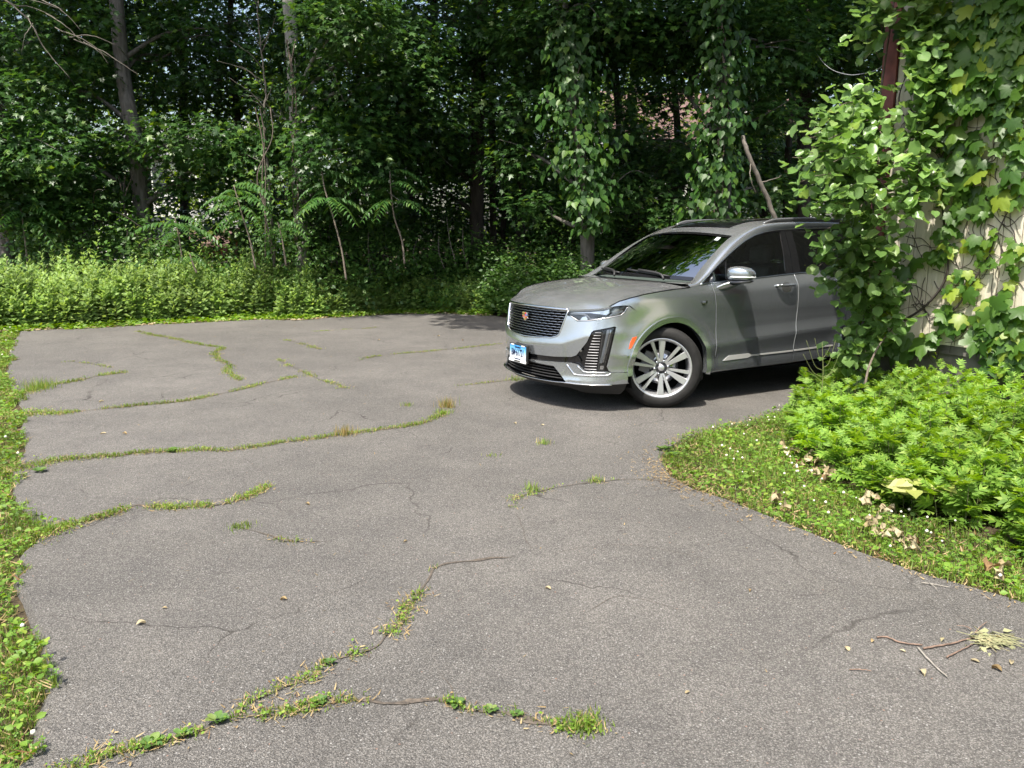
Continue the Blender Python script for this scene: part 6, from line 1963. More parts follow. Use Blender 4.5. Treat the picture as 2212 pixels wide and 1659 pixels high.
# roof rails
RAILM = mat_plain('satin_rail', (.20, .205, .21), .38, .6)
for sd in (1, -1):
    e = lambda s_: np.array([np.interp(s_, PE[24:, 0], PE[24:, k]) for k in range(3)])
    pts = []
    for s_, h in ((1.50, .000), (1.58, .018), (1.72, .028), (2.2, .031), (2.8, .028), (3.15, .018), (3.25, .0)):
        p = e(s_); pts.append((s_, -sd * (p[1] - .005), p[2] + h))
    P = spline(np.array(pts), 5)
    V, F = tube_vf(P, .015, 10)
    put('roof_rail', V, fix_faces(F), RAILM, ROOF)
    wdg = []
    for s_, h in ((1.50, .0), (1.58, .018), (1.72, .028), (2.2, .031), (2.8, .028), (3.15, .018), (3.25, .0)):
        p = e(s_); wdg.append([(s_, p[1] - .005, p[2] - .01), (s_, p[1] - .005, p[2] + h)])
    V, F = loft([np.array(w) for w in wdg])
    if sd < 0: V, F = mirror_vf(V, F)
    put('rail_foot', V, F, RAILM, ROOF)

# ---- side glass
def dlo(a, b):
    return [tuple(p) for p in CL if a < p[0] < b]
belt = lambda s_: np.interp(s_, [.42, .552, 1.728, 2.68, 3.3, 3.6], [1.150, 1.162, 1.222, 1.254, 1.262, 1.262])
IN = .016
q1 = [(.50, belt(.50) + .004), (.768, belt(.768) + .004), (.815, 1.372), (.70, 1.305), (.58, 1.225)]
g1 = [(.785, belt(.785) + .004), (1.606, belt(1.606) + .004), (1.69, 1.625), (1.715, 1.648)] + [(a, b - IN) for a, b in reversed(dlo(.86, 1.68))] + [(.832, 1.385)]
g3 = [(1.835, belt(1.835) + .004), (2.462, belt(2.462) + .004), (2.545, 1.662)] + [(a, b - IN) for a, b in reversed(dlo(1.87, 2.52))] + [(1.872, 1.655)]
g4 = [(2.50, belt(2.50) + .004), (2.60, belt(2.6) + .004), (2.70, 1.664)] + [(a, b - IN) for a, b in reversed(dlo(2.60, 2.68))] + [(2.585, 1.664)]
g5 = [(2.72, belt(2.72) + .004), (3.45, 1.30), (3.50, 1.58)] + [(a, b - IN) for a, b in reversed(dlo(2.82, 3.45))] + [(2.80, 1.66)]
for (poly, host, m_) in ((q1, FD, SIDEGLASS), (g1, FD, SIDEGLASS), (g3, RD, DARKGLASS), (g4, RD, DARKGLASS)):
    V, F = panel_vf(poly, .04, side_lift(-.010), 0)
    put('window_glass', V, F, m_, host[0]); W, G = mirror_vf(V, F); put('window_glass', W, G, m_, host[1])
V, F = panel_vf(g5, .04, side_lift(-.010), 0)
put('quarter_glass', V, F, DARKGLASS); W, G = mirror_vf(V, F); put('quarter_glass', W, G, DARKGLASS)
# black pillar covers: everything in the window band that is not glass
covers = [[(.768, belt(.768)), (.785, belt(.785)), (.832, 1.387), (.815, 1.374)],
          [(1.606, belt(1.606)), (1.716, belt(1.716)), (1.768, 1.658), (1.715, 1.652), (1.69, 1.627)],
          [(1.724, belt(1.724)), (1.835, belt(1.835)), (1.872, 1.658), (1.776, 1.66)],
          [(2.462, belt(2.462)), (2.50, belt(2.5)), (2.585, 1.668), (2.545, 1.666)],
          [(2.60, belt(2.6)), (2.72, belt(2.72)), (2.80, 1.664), (2.70, 1.668)]]
for c in covers:
    side_pair('pillar_cover', c, .05, PIANO, -.004, .012, 0)
# black seal strip under the chrome, chrome surround, belt moulding
rib_pair('window_seal', [(a, b - .010) for a, b in CHROME_LINE], .016, BLACK, -.006, .006)
rib_pair('window_chrome', [(a, b - .001) for a, b in CHROME_LINE], .009, CHROME, .0, .007)
rib_pair('belt_moulding', [(.43, 1.153)] + [(s_, belt(s_)) for s_ in np.linspace(.55, 3.5, 20)], .010, CHROME, .0, .007)
# front corner of the side window (mirror sail)
side_pair('mirror_sail', [(.44, 1.156), (.50, belt(.50)), (.58, 1.225), (.565, 1.232)], .02, PIANO, -.004, .01, 0)
# sill trim
EDGE_HIGHLIGHT = mat_plain('edge_highlight', (.50, .51, .52), .35, .6)  # pale metal for thin ribbons that draw the highlight along the door edges
rib_pair('door_edge_highlight', [(a + .004, b) for a, b in DOOR_F[:-1]], .0022, EDGE_HIGHLIGHT, .001, .002, FD[0])
rib_pair('door_edge_highlight', [(a - .004, b) for a, b in DOOR_B[:-1]], .0028, EDGE_HIGHLIGHT, .001, .0025, FD[0])
SATIN = mat_plain('satin_trim', (.52, .52, .50), .4, .4)
rib_pair('bonnet_gap_line', [(a, b - .001) for a, b in HOOD_LINE] , .007, VOID, .001, .002)  # dark ribbon laid on the paint; the shut gap's shade is its colour
for host, tr in ((FD, [(.722, .398), (.806, .444), (1.078, .446), (1.118, .431), (1.716, .434), (1.716, .420), (1.10, .416), (1.06, .404)]), (RD, [(1.736, .436), (2.33, .449), (2.33, .434), (1.736, .421)])):
    V, F = panel_vf(tr, .03, side_lift(.006), .012)
    put('sill_trim', V, F, SATIN, host[0]); W, G = mirror_vf(V, F); put('sill_trim', W, G, SATIN, host[1])
# door handles
for host, s0, zz in ((FD, 1.545, 1.112), (RD, 2.46, 1.145)):
    for sd, h in ((1, host[0]), (-1, host[1])):
        pts = [shell(np.array([sd * ts(s0 + x)]), np.array([zz + .004 * x]), e)[0] for x, e in ((-.135, .0), (-.12, .026), (-.06, .040), (0, .043), (.07, .040), (.115, .028), (.135, .004))]
        P = L3(spline(np.array(pts), 4))
        V, F = tube_vf(P, np.interp(np.linspace(0, 1, len(P)), [0, .1, .5, .9, 1], [.008, .013, .015, .014, .008]), 10)
        put('door_handle', V, fix_faces(F), PAINT, h)
        pts2 = [shell(np.array([sd * ts(s0 + x)]), np.array([zz + .010]), .050)[0] for x in (-.10, 0, .10)]
        V, F = tube_vf(L3(np.array(pts2)), .004, 6)
        put('handle_chrome', V, fix_faces(F), CHROME, h)
        a = np.arange(20) * 2 * np.pi / 20
        cup = [(s0 + .055 * math.cos(x) * 1.3 + .02, zz - .022 + .052 * math.sin(x)) for x in a]
        V, F = panel_vf(cup, .02, (lambda sd_: lambda p, q_, e: shell(sd_ * t_of_s(p), q_, .001 + e))(sd), 0)
        put('handle_cup', V, F, mat_plain('cup_shade', (.12, .125, .12), .5, .6) if 'cup_shade' not in bpy.data.materials else bpy.data.materials['cup_shade'], h)
# fender badge
for sd, h in ((1, fl_), (-1, fr_)):
    pc = [(-.040, .018), (.040, .018), (.034, -.006), (.020, -.012), (.012, -.022), (-.012, -.022), (-.020, -.012), (-.034, -.006)]
    V, F = panel_vf([(.444 + x, .980 + z) for x, z in pc], .02, (lambda sd_: lambda p, q_, e: shell(sd_ * t_of_s(p), q_, .005 + e))(sd), .006)
    put('fender_badge', V, F, DCHROME, h)
    for x in (-.014, .0, .014):
        V, F = panel_vf([(.444 + x - .004, .965), (.444 + x + .004, .965), (.444 + x + .004, .995), (.444 + x - .004, .995)], .02, (lambda sd_: lambda p, q_, e: shell(sd_ * t_of_s(p), q_, .008 + e))(sd), .004)
        put('badge_bar', V, F, CHROME, h)

# ---- mirrors
def ellip_loft(cs, prof):
    """rounded housing: sections along s, each a superellipse in (l,z)"""
    rows_ = []
    a = np.linspace(0, 2 * np.pi, 25)
    for s_, lc, zc, hl, hz, p in prof:
        x = np.sign(np.cos(a)) * np.abs(np.cos(a)) ** (2 / p); y = np.sign(np.sin(a)) * np.abs(np.sin(a)) ** (2 / p)
        rows_.append(np.stack([np.full_like(a, s_) + 0 * a, lc + hl * x, zc + hz * y], -1))
    return loft(rows_)
for sd, host in ((1, FD[0]), (-1, FD[1])):
    MI = empty('wing_mirror'); MI.parent = CAR
    # housing: sections run outward (l); built as sections in (s,z)
    def sec(l, s0, s1, z0, z1, p=3.2, n=25):
        a = np.linspace(0, 2 * np.pi, n)
        x = np.sign(np.cos(a)) * np.abs(np.cos(a)) ** (2 / p); y = np.sign(np.sin(a)) * np.abs(np.sin(a)) ** (2 / p)
        return np.stack([(s0 + s1) / 2 + (s1 - s0) / 2 * x, np.full_like(a, sd * l), (z0 + z1) / 2 + (z1 - z0) / 2 * y], -1)
    cap = [sec(.958, .80, .83, 1.24, 1.25), sec(.960, .73, .90, 1.195, 1.300), sec(.975, .705, .92, 1.185, 1.312), sec(1.03, .70, .915, 1.180, 1.318), sec(1.10, .725, .905, 1.183, 1.310), sec(1.155, .77, .89, 1.192, 1.290), sec(1.178, .81, .88, 1.21, 1.268), sec(1.182, .84, .86, 1.23, 1.245)]
    V, F = loft(cap); put('mirror_housing', V, F, PAINT, MI)
    lower = [sec(.955, .80, .82, 1.185, 1.19), sec(.958, .735, .90, 1.152, 1.188), sec(1.03, .715, .90, 1.150, 1.186), sec(1.12, .755, .89, 1.158, 1.188), sec(1.165, .81, .87, 1.172, 1.190), sec(1.17, .83, .85, 1.18, 1.185)]
    V, F = loft(lower); put('mirror_base', V, F, ALLOYD, MI)
    arm = [sec(.90, .60, .78, 1.072, 1.125, 2.4), sec(.925, .61, .80, 1.076, 1.132, 2.4), sec(.95, .63, .82, 1.092, 1.150, 2.4), sec(.985, .66, .85, 1.115, 1.170, 2.4), sec(1.02, .70, .87, 1.140, 1.182, 2.4)]
    V, F = loft(arm); put('mirror_arm', V, F, PAINT, MI)
    V, F = loft([sec(l, s0, s1, 1.212, 1.226, 2, 9) for l, s0, s1 in ((1.04, .690, .71), (1.10, .712, .735), (1.158, .765, .79), (1.186, .825, .86), (1.184, .868, .88))])
    put('turn_signal', V, F, WHITELENS, MI)
    V, F = loft([sec(.985, .918, .922, 1.20, 1.30), sec(1.09, .914, .918, 1.20, 1.298)])
    put('mirror_glass', V, F, CHROME, MI)

# ---- tail of the body
u = np.linspace(-1, 1, 21)
re = grid[-1]
tail = []
for f, s_, z_, w_ in ((0, 3.70, 1.640, .60), (.1, 3.80, 1.600, .60), (.3, 3.86, 1.47, .68), (.6, 3.98, 1.24, .78), (.75, 4.03, 1.12, .82), (1, 4.07, .95, .84)):
    tail.append(np.stack([s_ - .12 * u * u + 0 * u, u * w_, np.full_like(u, z_ + (.040 * (1 - 0)) * (1 - u * u) * (f == 0))], -1))
tail[0] = re[np.linspace(0, 24, 21).round().astype(int)]
V, F = loft(tail[:2]); put('rear_spoiler', V, F, PAINT)
V, F = loft(tail[1:4]); put('rear_window', V, F, DARKGLASS)
V, F = loft(tail[3:]); put('tailgate', V, F, PAINT)
d1 = [(3.50, 1.60), (3.45, 1.25), (3.62, 1.25), (3.90, 1.22), (3.83, 1.45), (3.72, 1.60)]
cpil = loft([np.array([shell(ts(3.45), 1.28, 0), shell(ts(3.48), 1.45, 0), shell(ts(3.52), 1.60, 0)]).reshape(3, 3), np.array([(3.70, .80, 1.25), (3.74, .70, 1.47), (3.68, .60, 1.63)]), np.array([(3.88, .78, 1.22), (3.76, .68, 1.47), (3.70, .60, 1.61)])])
put('rear_pillar', cpil[0], cpil[1], PAINT); W, G = mirror_vf(*cpil); put('rear_pillar', W, G, PAINT)
for sd in (1, -1):
    V, F = panel_vf([(ts(3.55), .90), (ts(3.9), .90), (ts(3.9), 1.17), (ts(3.7), 1.17)], .04, (lambda sd_: lambda p, q_, e: shell(sd_ * np.asarray(p), q_, .006 + e))(sd), .01)
    put('tail_light', V, F, mat_plain('tail_red', (.35, .01, .012), .2) if 'tail_red' not in bpy.data.materials else bpy.data.materials['tail_red'])
rib_full('rear_bumper', [], 0, BLACK) if False else None
V, F = panel_vf([(ts(3.38), .20), (CT[-1], .22), (CT[-1], .365), (ts(3.37), .365)], .05, shell_lift(.0), .03)
V, F = both(V, F); put('rear_valance', V, F, BLACK)

# ---- cabin
INT = empty('cabin'); INT.parent = CAR
V, F = loft([np.array([(.30, l, 1.155), (.60, l, 1.165), (.80, l, 1.13), (.86, l, 1.00), (.80, l, .60)]) for l in np.linspace(-.80, .80, 9)])
put('dashboard', V, F, DASH, INT)
V, F = box_vf(.3, 3.7, -.86, .86, .40, .50); put('cabin_floor', V, F, INTER, INT, False)
for sd in (1, -1):
    V, F = loft([np.array([(s_, sd * .865, .45), (s_, sd * .865, .95), (s_, sd * .835, 1.16 + .02 * s_)]) for s_ in np.linspace(.5, 3.6, 6)])
    put('door_trim', V, F, INTER, INT, False)
def seat(s_, l):
    St = empty('x'); bpy.data.objects.remove(St)
    b1 = box('seat_cushion', s_ - .30, s_ + .25, -l - .25, -l + .25, .50, .78, SEAT, INT, .05)
    pts = np.array([(s_ + .20, -l, .72), (s_ + .30, -l, 1.00), (s_ + .38, -l, 1.28)])
    bm = bmesh.new()
    for k, p in enumerate(pts):
        w, d = (.26, .08) if k < 2 else (.20, .055)
        for dx, dy in ((-d, -w), (d, -w), (d, w), (-d, w)):
            bm.verts.new((p[0] + dx, p[1] + dy, p[2]))
    bm.verts.ensure_lookup_table()
    for k in range(2):
        for j in range(4):
            bm.faces.new([bm.verts[k * 4 + j], bm.verts[k * 4 + (j + 1) % 4], bm.verts[k * 4 + 4 + (j + 1) % 4], bm.verts[k * 4 + 4 + j]])
    bm.faces.new([bm.verts[8 + j] for j in range(4)])
    bmesh.ops.bevel(bm, geom=list(bm.edges), offset=.03, segments=2, affect='EDGES', profile=.5)
    me = bpy.data.meshes.new('seat_back'); bm.to_mesh(me); bm.free()
    link('seat_back', me, SEAT, INT)
    box('head_rest', s_ + .36, s_ + .46, -l - .13, -l + .13, 1.31, 1.49, SEAT, INT, .04)
for s_, l in ((1.35, .40), (1.35, -.40), (2.3, .40), (2.3, -.40)):
    seat(s_, l)
a = np.linspace(0, 2 * np.pi, 25)
ring = np.stack([.93 + .045 * np.sin(a), -.40 + .185 * np.cos(a), 1.10 + .18 * np.sin(a)], -1)
V, F = tube_vf(ring, .014, 8); put('steering_wheel', V, fix_faces(F), BLACK, INT)
box('steering_hub', .92, .96, -.47, -.33, 1.05, 1.15, BLACK, INT, .02)
box('interior_mirror', .97, 1.0, -.12, .12, 1.50, 1.56, BLACK, INT, .01)
# wipers
for l0, l1 in ((.58, .02), (-.05, -.62)):
    P = []
    for f in np.linspace(0, 1, 7):
        p = wb(np.array([l0 + (l1 - l0) * f]))[0]
        P.append((p[0] + .012 + .05 * f, -p[1], p[2] + .030 + .035 * f))
    V, F = tube_vf(np.array(P), .010, 6); put('wiper', V, fix_faces(F), BLACK, WS)
    P2 = [(P[0][0] - .05, P[0][1] + .02, P[0][2] - .03), (P[1][0] - .02, P[1][1], P[1][2] + .012), (P[4][0] - .004, P[4][1], P[4][2] + .016)]
    V, F = tube_vf(spline(np.array(P2), 4), .013, 6); put('wiper_arm', V, fix_faces(F), BLACK, WS)

# ---- wheels
def lathe(prof, n=64):
    a = np.arange(n) * 2 * np.pi / n
    P = np.array(prof)
    V = np.stack([np.stack([r * np.cos(a), np.full(n, y), r * np.sin(a)], -1) for r, y in P], 0)
    m = len(P)
    F = [(i * n + j, (i + 1) * n + j, (i + 1) * n + (j + 1) % n, i * n + (j + 1) % n) for i in range(m - 1) for j in range(n)]
    return V.reshape(-1, 3), F
TR = .385
# y < 0 is the outer face
tyre_prof = [(.270, -.105), (.280, -.118), (.292, -.127), (.315, -.132), (.345, -.128), (.365, -.118), (.3655, -.116), (.372, -.113), (.380, -.100), (.384, -.085), (.385, -.055)]
for yy in (-.045, -.005, .040):
    tyre_prof += [(.385, yy), (.377, yy + .002), (.377, yy + .009), (.385, yy + .011)]
tyre_prof += [(.384, .085), (.378, .105), (.360, .118), (.31, .128), (.27, .115), (.262, .10)]
tV, tF = lathe(tyre_prof, 72)
rim_prof = [(.284, -.106), (.288, -.115), (.285, -.121), (.274, -.121), (.264, -.112), (.258, -.098), (.250, -.06), (.246, .02), (.252, .09), (.27, .105)]
rV, rF = lathe(rim_prof, 72)
ME_TYRE = mesh('tyre', tV, tF, RUBBER, None, True).data
ME_RIM = mesh('rim', rV, rF, ALLOY, None, True).data
def spoke_mesh(w0, w1, yface, mat, name):
    # from hub to rim, along +x
    xs = np.array([.055, .09, .16, .22, .262])
    ws = np.interp(xs, [.055, .252], [w0, w1])
    ys = np.interp(xs, [.055, .10, .2, .252], [yface + .018, yface + .012, yface + .004, yface])
    V, F = [], []
    for x, w, y in zip(xs, ws, ys):
        V += [(x, y + .040, -w * .75), (x, y + .006, -w), (x, y, -w * .86), (x, y, w * .86), (x, y + .006, w), (x, y + .040, w * .75)]
    for i in range(4):
        for j in range(5):
            F.append((i * 6 + j, i * 6 + j + 1, (i + 1) * 6 + j + 1, (i + 1) * 6 + j))
    o = mesh(name, V, F, mat, None, False)
    return o
sp_w = spoke_mesh(.014, .034, -.112, ALLOY, 'spoke')
sp_n = spoke_mesh(.010, .018, -.110, ALLOY, 'spoke')
ME_SW, ME_SN = sp_w.data, sp_n.data
hubV, hubF = lathe([(.0, -.098), (.028, -.098), (.034, -.094), (.036, -.085), (.062, -.083), (.080, -.080), (.088, -.072), (.088, -.03)], 36)
ME_HUB = mesh('hub', hubV, hubF, ALLOYD, None, True).data
capV, capF = lathe([(.0, -.103), (.026, -.103), (.030, -.100), (.031, -.094)], 30)
ME_CAP = mesh('centre_cap', capV, capF, ALLOY, None, True).data
nutV, nutF = lathe([(.0, -.108), (.010, -.108), (.015, -.102), (.017, -.080)], 12)
ME_NUT = mesh('lug_nut', nutV, nutF, DCHROME, None, True).data
dV, dF = lathe([(.06, -.02), (.165, -.02), (.165, .0), (.06, .0)], 40)
ME_DISC = mesh('brake_disc', dV, dF, DCHROME, None, True).data
for nm in ('tyre', 'rim', 'spoke', 'hub', 'centre_cap', 'lug_nut', 'brake_disc'):
    for o in [o for o in bpy.data.objects if o.name.split('.')[0] == nm and o.parent is None]:
        bpy.data.objects.remove(o)
calV, calF = box_vf(.09, .185, -.055, .03, -.10, .10)
ME_CAL = bpy.data.meshes.new('brake_caliper'); ME_CAL.from_pydata(calV, [], calF); ME_CAL.materials.append(ALLOYD)
backV, backF = lathe([(.0, .05), (.25, .05)], 40)
ME_BACK = bpy.data.meshes.new('wheel_inside'); ME_BACK.from_pydata([tuple(v) for v in backV], [], backF); ME_BACK.materials.append(VOID)
def wheel(s_, l, steer, spin):
    Wh = empty('wheel'); Wh.parent = CAR
    sd = 1 if l > 0 else -1
    Wh.location = (s_, -l, TR)
    Wh.rotation_euler = (0, 0, steer + (math.pi if sd < 0 else 0))
    def add(name, me, rot=0.0):
        o = bpy.data.objects.new(name, me); COL.objects.link(o); o.parent = Wh; o.rotation_euler = (0, rot, 0)
        return o
    add('tyre', ME_TYRE); add('rim', ME_RIM); add('hub', ME_HUB); add('centre_cap', ME_CAP); add('brake_disc', ME_DISC); add('wheel_inside', ME_BACK)
    add('brake_caliper', ME_CAL, R(200))
    for k in range(6):
        add('spoke', ME_SW, -(spin + k * math.pi / 3))
        add('spoke', ME_SN, -(spin + k * math.pi / 3 + R(21)))
        n_ = add('lug_nut', ME_NUT)
        a_ = spin + R(10.5) + R(30) + k * math.pi / 3
        n_.location = (.064 * math.cos(a_), 0, .064 * math.sin(a_))
STEER = R(-34)
wheel(.035, .838, STEER, R(90))
wheel(.035, -.838, STEER, R(70))
wheel(2.90, .838, 0, R(84))
wheel(2.90, -.838, 0, R(40))
# ================================================================== small things on the ground
TWIG = mat_plain('twig_bark', (.17, .115, .085), .85, 0, noise=.35, nscale=40)
TWIGG = mat_plain('weathered_twig', (.24, .22, .19), .9, 0, noise=.3, nscale=40)
def twig(label, px, r0, r1, mat=TWIG, forks=(), z=.010):
    pts = [np.array(ground(u, v)) + np.array([0, 0, z]) for u, v in px]
    base = pts[0] * np.array([1, 1, 0])
    T = empty('fallen_twig', tuple(base)); tag(T, label, 'twig')
    c = spline(np.array(pts), 6); c = c + rng.normal(0, .0008, c.shape); r0, r1 = r0 * .62, r1 * .62; c[:, 2] = np.maximum(c[:, 2] * .7, r0 * .9)
    tube('stem', c - base, np.linspace(r0, r1, len(c)), mat, T, 7)
    for f in forks:
        c = spline(np.array([np.array(ground(u, v)) + np.array([0, 0, z + .004]) for u, v in f]), 5)
        tube('side_shoot', c - base, np.linspace(r1 * 1.1, r1 * .5, len(c)), mat, T, 6)
    return T
def z8(x, y): return ((2300 + x * .3267) / 1.2911, (1600 + y * .3267) / 1.2911)
def zs(*p): return [z8(*q) for q in p]
twig('curved brown twig at the left of the small twig pile', zs((445, 555), (530, 552), (620, 592), (720, 612), (830, 622)), .006, .005)
twig('brown twig running right into the dried leaf bunch', zs((845, 652), (960, 630), (1100, 605), (1200, 575), (1330, 555), (1480, 575)), .007, .004, forks=[zs((1280, 530), (1330, 475), (1385, 435)), zs((1250, 500), (1200, 475), (1125, 468))])
twig('straight grey twig pointing toward the viewer in the pile', zs((790, 640), (870, 730), (950, 810), (1045, 895)), .007, .005, TWIGG)
twig('short brown twig under the dried leaf bunch', zs((1040, 725), (1150, 670), (1280, 605)), .006, .004)
twig('single short twig lying left of the pile', zs((208, 832), (300, 832), (395, 842)), .004, .003)
twig('small forked twig near the lawn edge', zs((830, 90), (920, 100), (1060, 125)), .005, .003, TWIGG, forks=[zs((890, 98), (930, 130), (960, 160))])
# dried leaf bunch on the twig
o0 = np.array(ground(*z8(1380, 590)))
DB = empty('dried_leaf_bunch', tuple(o0)); tag(DB, 'bunch of curled pale green dried leaves on the twig pile', 'leaves')
for k in range(48):
    q = np.array(ground(*z8(rng.normal(1380, 90), rng.normal(590, 42)))) - o0 + np.array([0, 0, rng.uniform(.004, .022)])
    o = bpy.data.objects.new('leaf', None) if False else None
    V, F = scatter(LANCE[0] * np.array([1.6, 1, 2.2]), LANCE[1], q[None], frames(rdir(1) + rng.normal(0, .2, (1, 3)), np.array([[0, 0, 1.0]]) + rng.normal(0, .5, (1, 3))), np.array([rng.uniform(.02, .045)]))
    link('leaf', np_mesh('leaf', V, F, DRYG if 'DRYG' in globals() else (globals().__setitem__('DRYG', mat_leaf('dried_green_leaf', (.30, .32, .16), (.44, .43, .25), (.36, .32, .18), transl=.2, rough=.8, spec=.15)) or DRYG)), None, DB)
st = []
for k in range(60):
    a, b = z8(rng.normal(1350, 70), rng.normal(580, 30)), z8(rng.normal(1560, 90), rng.normal(610, 35))
    st.append((spline(np.array([np.array(ground(*a)) - o0 + np.array([0, 0, .02]), np.array(ground(*b)) - o0 + np.array([0, 0, .012])]), 3), .0015))
tubes('stalk', [(c, np.full(len(c), r)) for c, r in st], DRYG, DB, 4)

# curled leaf shape for single fallen leaves
CURL_V0 = np.array([(-.30, 0, .10), (-.10, .0, .0), (.10, 0, .0), (.30, .02, .12), (-.34, .5, .22), (-.12, .5, .04), (.12, .5, .05), (.36, .48, .26), (-.12, .95, .16), (0, 1.0, .06), (.14, .92, .14)])
CURL_F0 = np.array([(0, 1, 5), (0, 5, 4), (1, 2, 6), (1, 6, 5), (2, 3, 7), (2, 7, 6), (4, 5, 8), (5, 9, 8), (5, 6, 9), (6, 10, 9), (6, 7, 10)])
_gx, _gy = np.meshgrid(np.linspace(-1, 1, 4), np.linspace(0, 1, 6))
_wd = np.interp(_gy, [0, .2, .5, .8, 1], [.10, .34, .42, .28, .05])
_rc = np.random.default_rng(11)
CURL_V = np.stack([(_gx * _wd).ravel(), _gy.ravel(), (.32 * _gx ** 2 * (.4 + _gy) + .22 * np.sin(_gy * 4.2) + _rc.normal(0, .05, _gx.shape)).ravel()], 1)
CURL_F = np.array([t for r in range(5) for c in range(3) for t in ((r * 4 + c, r * 4 + c + 1, r * 4 + c + 5), (r * 4 + c, r * 4 + c + 5, r * 4 + c + 4))])
ME_CURL = [np_mesh('fallen_leaf', CURL_V * np.array([1, 1, f]), CURL_F, m_) for f, m_ in ((1, DEADL), (.6, DEADL), (1.2, STRAW))]
leafs = [((295, 1352), .05, 'curled tan leaf lying alone on the near left asphalt'), (z8(205, 668), .045, 'pale curled seed leaf left of the twig pile'), (z8(400, 595), .03, 'small brown leaf beside the curved twig'), (z8(815, 830), .055, 'narrow yellow leaf below the grey twig'), (z8(1320, 765), .04, 'pale leaf scrap below the dried bunch'), (z8(1510, 845), .05, 'narrow pale leaf at the right below the bunch'), (z8(1590, 785), .04, 'leaf scrap at the right edge by the bunch'), (z8(640, 658), .03, 'leaf scrap just left of the straight grey twig'),
         ((620, 1297), .04, 'small leaf at mid asphalt right of the second crack'), ((1190, 1275), .04, 'small tan leaf in the middle of the asphalt'), ((350, 1315), .03, 'thin straw leaf above the lone tan leaf'), ((660, 1090), .04, 'small brown leaf beyond the end of the third crack'), ((880, 1170), .03, 'small leaf near the middle crack'), ((230, 937), .06, 'pair of curled leaves on the left asphalt, left one'), ((265, 938), .05, 'pair of curled leaves on the left asphalt, right one'), ((225, 868), .06, 'brown leaf between the two left cracks'), ((820, 735), .07, 'leaf near the tree shadow on the far asphalt'), ((1000, 735), .07, 'leaf in front of the tree shadow near the car'), ((950, 727), .06, 'small leaf by the tip of the tree shadow'), ((1480, 1500), .03, 'tiny straw scrap on the near asphalt'), ((1620, 1275), .03, 'tiny pale scrap right of the middle asphalt'), ((1110, 915), .05, 'dry leaf near the tawny grass tuft'), ((1175, 920), .05, 'dry leaf right of the tawny grass tuft')]
for i, (p, s, lab) in enumerate(leafs):
    q = ground(*p)
    o = bpy.data.objects.new('fallen_leaf', ME_CURL[i % 3]); COL.objects.link(o)
    o.location = (q.x, q.y, .004); o.scale = (s * .55, s * .75, s * .6); o.rotation_euler = (0, 0, rng.uniform(0, 6.28)); tag(o, lab, 'leaf', 'fallen leaves on the driveway')

# heaps of withered big leaves by the mugwort
def heap(label, spots, n, size):
    c0 = np.mean([np.array(ground(*p)) for p in spots], 0)
    Hp = empty('withered_leaf_heap', tuple(c0)); tag(Hp, label, 'leaves')
    for k in range(n):
        p = spots[rng.integers(0, len(spots))]
        q = np.array(ground(p[0] + rng.normal(0, 14), p[1] + rng.normal(0, 9))) - c0 + np.array([0, 0, rng.uniform(.015, .055)])
        v = CURL_V * np.array([1.3, 1, 1.3]) + rng.normal(0, .085, CURL_V.shape)
        V, F = scatter(v, CURL_F, q[None], frames(rdir(1) + rng.normal(0, .3, (1, 3)), np.array([[-.2, -.4, 1.0]]) + rng.normal(0, .5, (1, 3))), np.array([size * rng.uniform(.7, 1.3)]))
        link('leaf', np_mesh('leaf', V, F, DEADL), None, Hp)
heap('brown withered leaves at the foot of the mugwort, further heap', [(1695, 968), (1715, 985), (1745, 1000), (1775, 1018), (1790, 1030)], 44, .040)
heap('pale withered leaves at the lawn edge, nearer heap', [(1880, 1095), (1910, 1110), (1890, 1140), (1915, 1165), (1940, 1175), (1955, 1180)], 34, .044)
heap('few withered leaves on the lawn left of the clover', [(1655, 1092), (1670, 1095)], 5, .045)
heap('single clump of withered leaf near the right picture edge', [(2150, 1245), (2155, 1240)], 4, .05)
# hosta with yellow-green ribbed leaves
HOSTM = mat_leaf('hosta_leaf', (.26, .30, .07), (.36, .38, .12), (.42, .42, .20), transl=.3, rough=.5, spec=.35)
hc = np.array(ground(1990, 1105)); HS = empty('hosta_plant', tuple(hc)); tag(HS, 'yellow green hosta leaves showing under the mugwort', 'plant')
for k in range(13):
    a = rng.uniform(0, 2 * np.pi); d = np.array([math.cos(a), math.sin(a) - .5, .15])
    v = HEART_V * np.array([1.1, 1.2, 1.4])
    V, F = scatter(v, HEART_F, (d * .05 + np.array([rng.normal(0, .08), rng.normal(0, .05), rng.uniform(.08, .2)]))[None], frames((d + np.array([0, 0, -.2]))[None], np.array([[0, -.6, 1.0]]) + rng.normal(0, .25, (1, 3))), np.array([rng.uniform(.08, .12)]))
    link('leaf', np_mesh('leaf', V, F, HOSTM), None, HS)
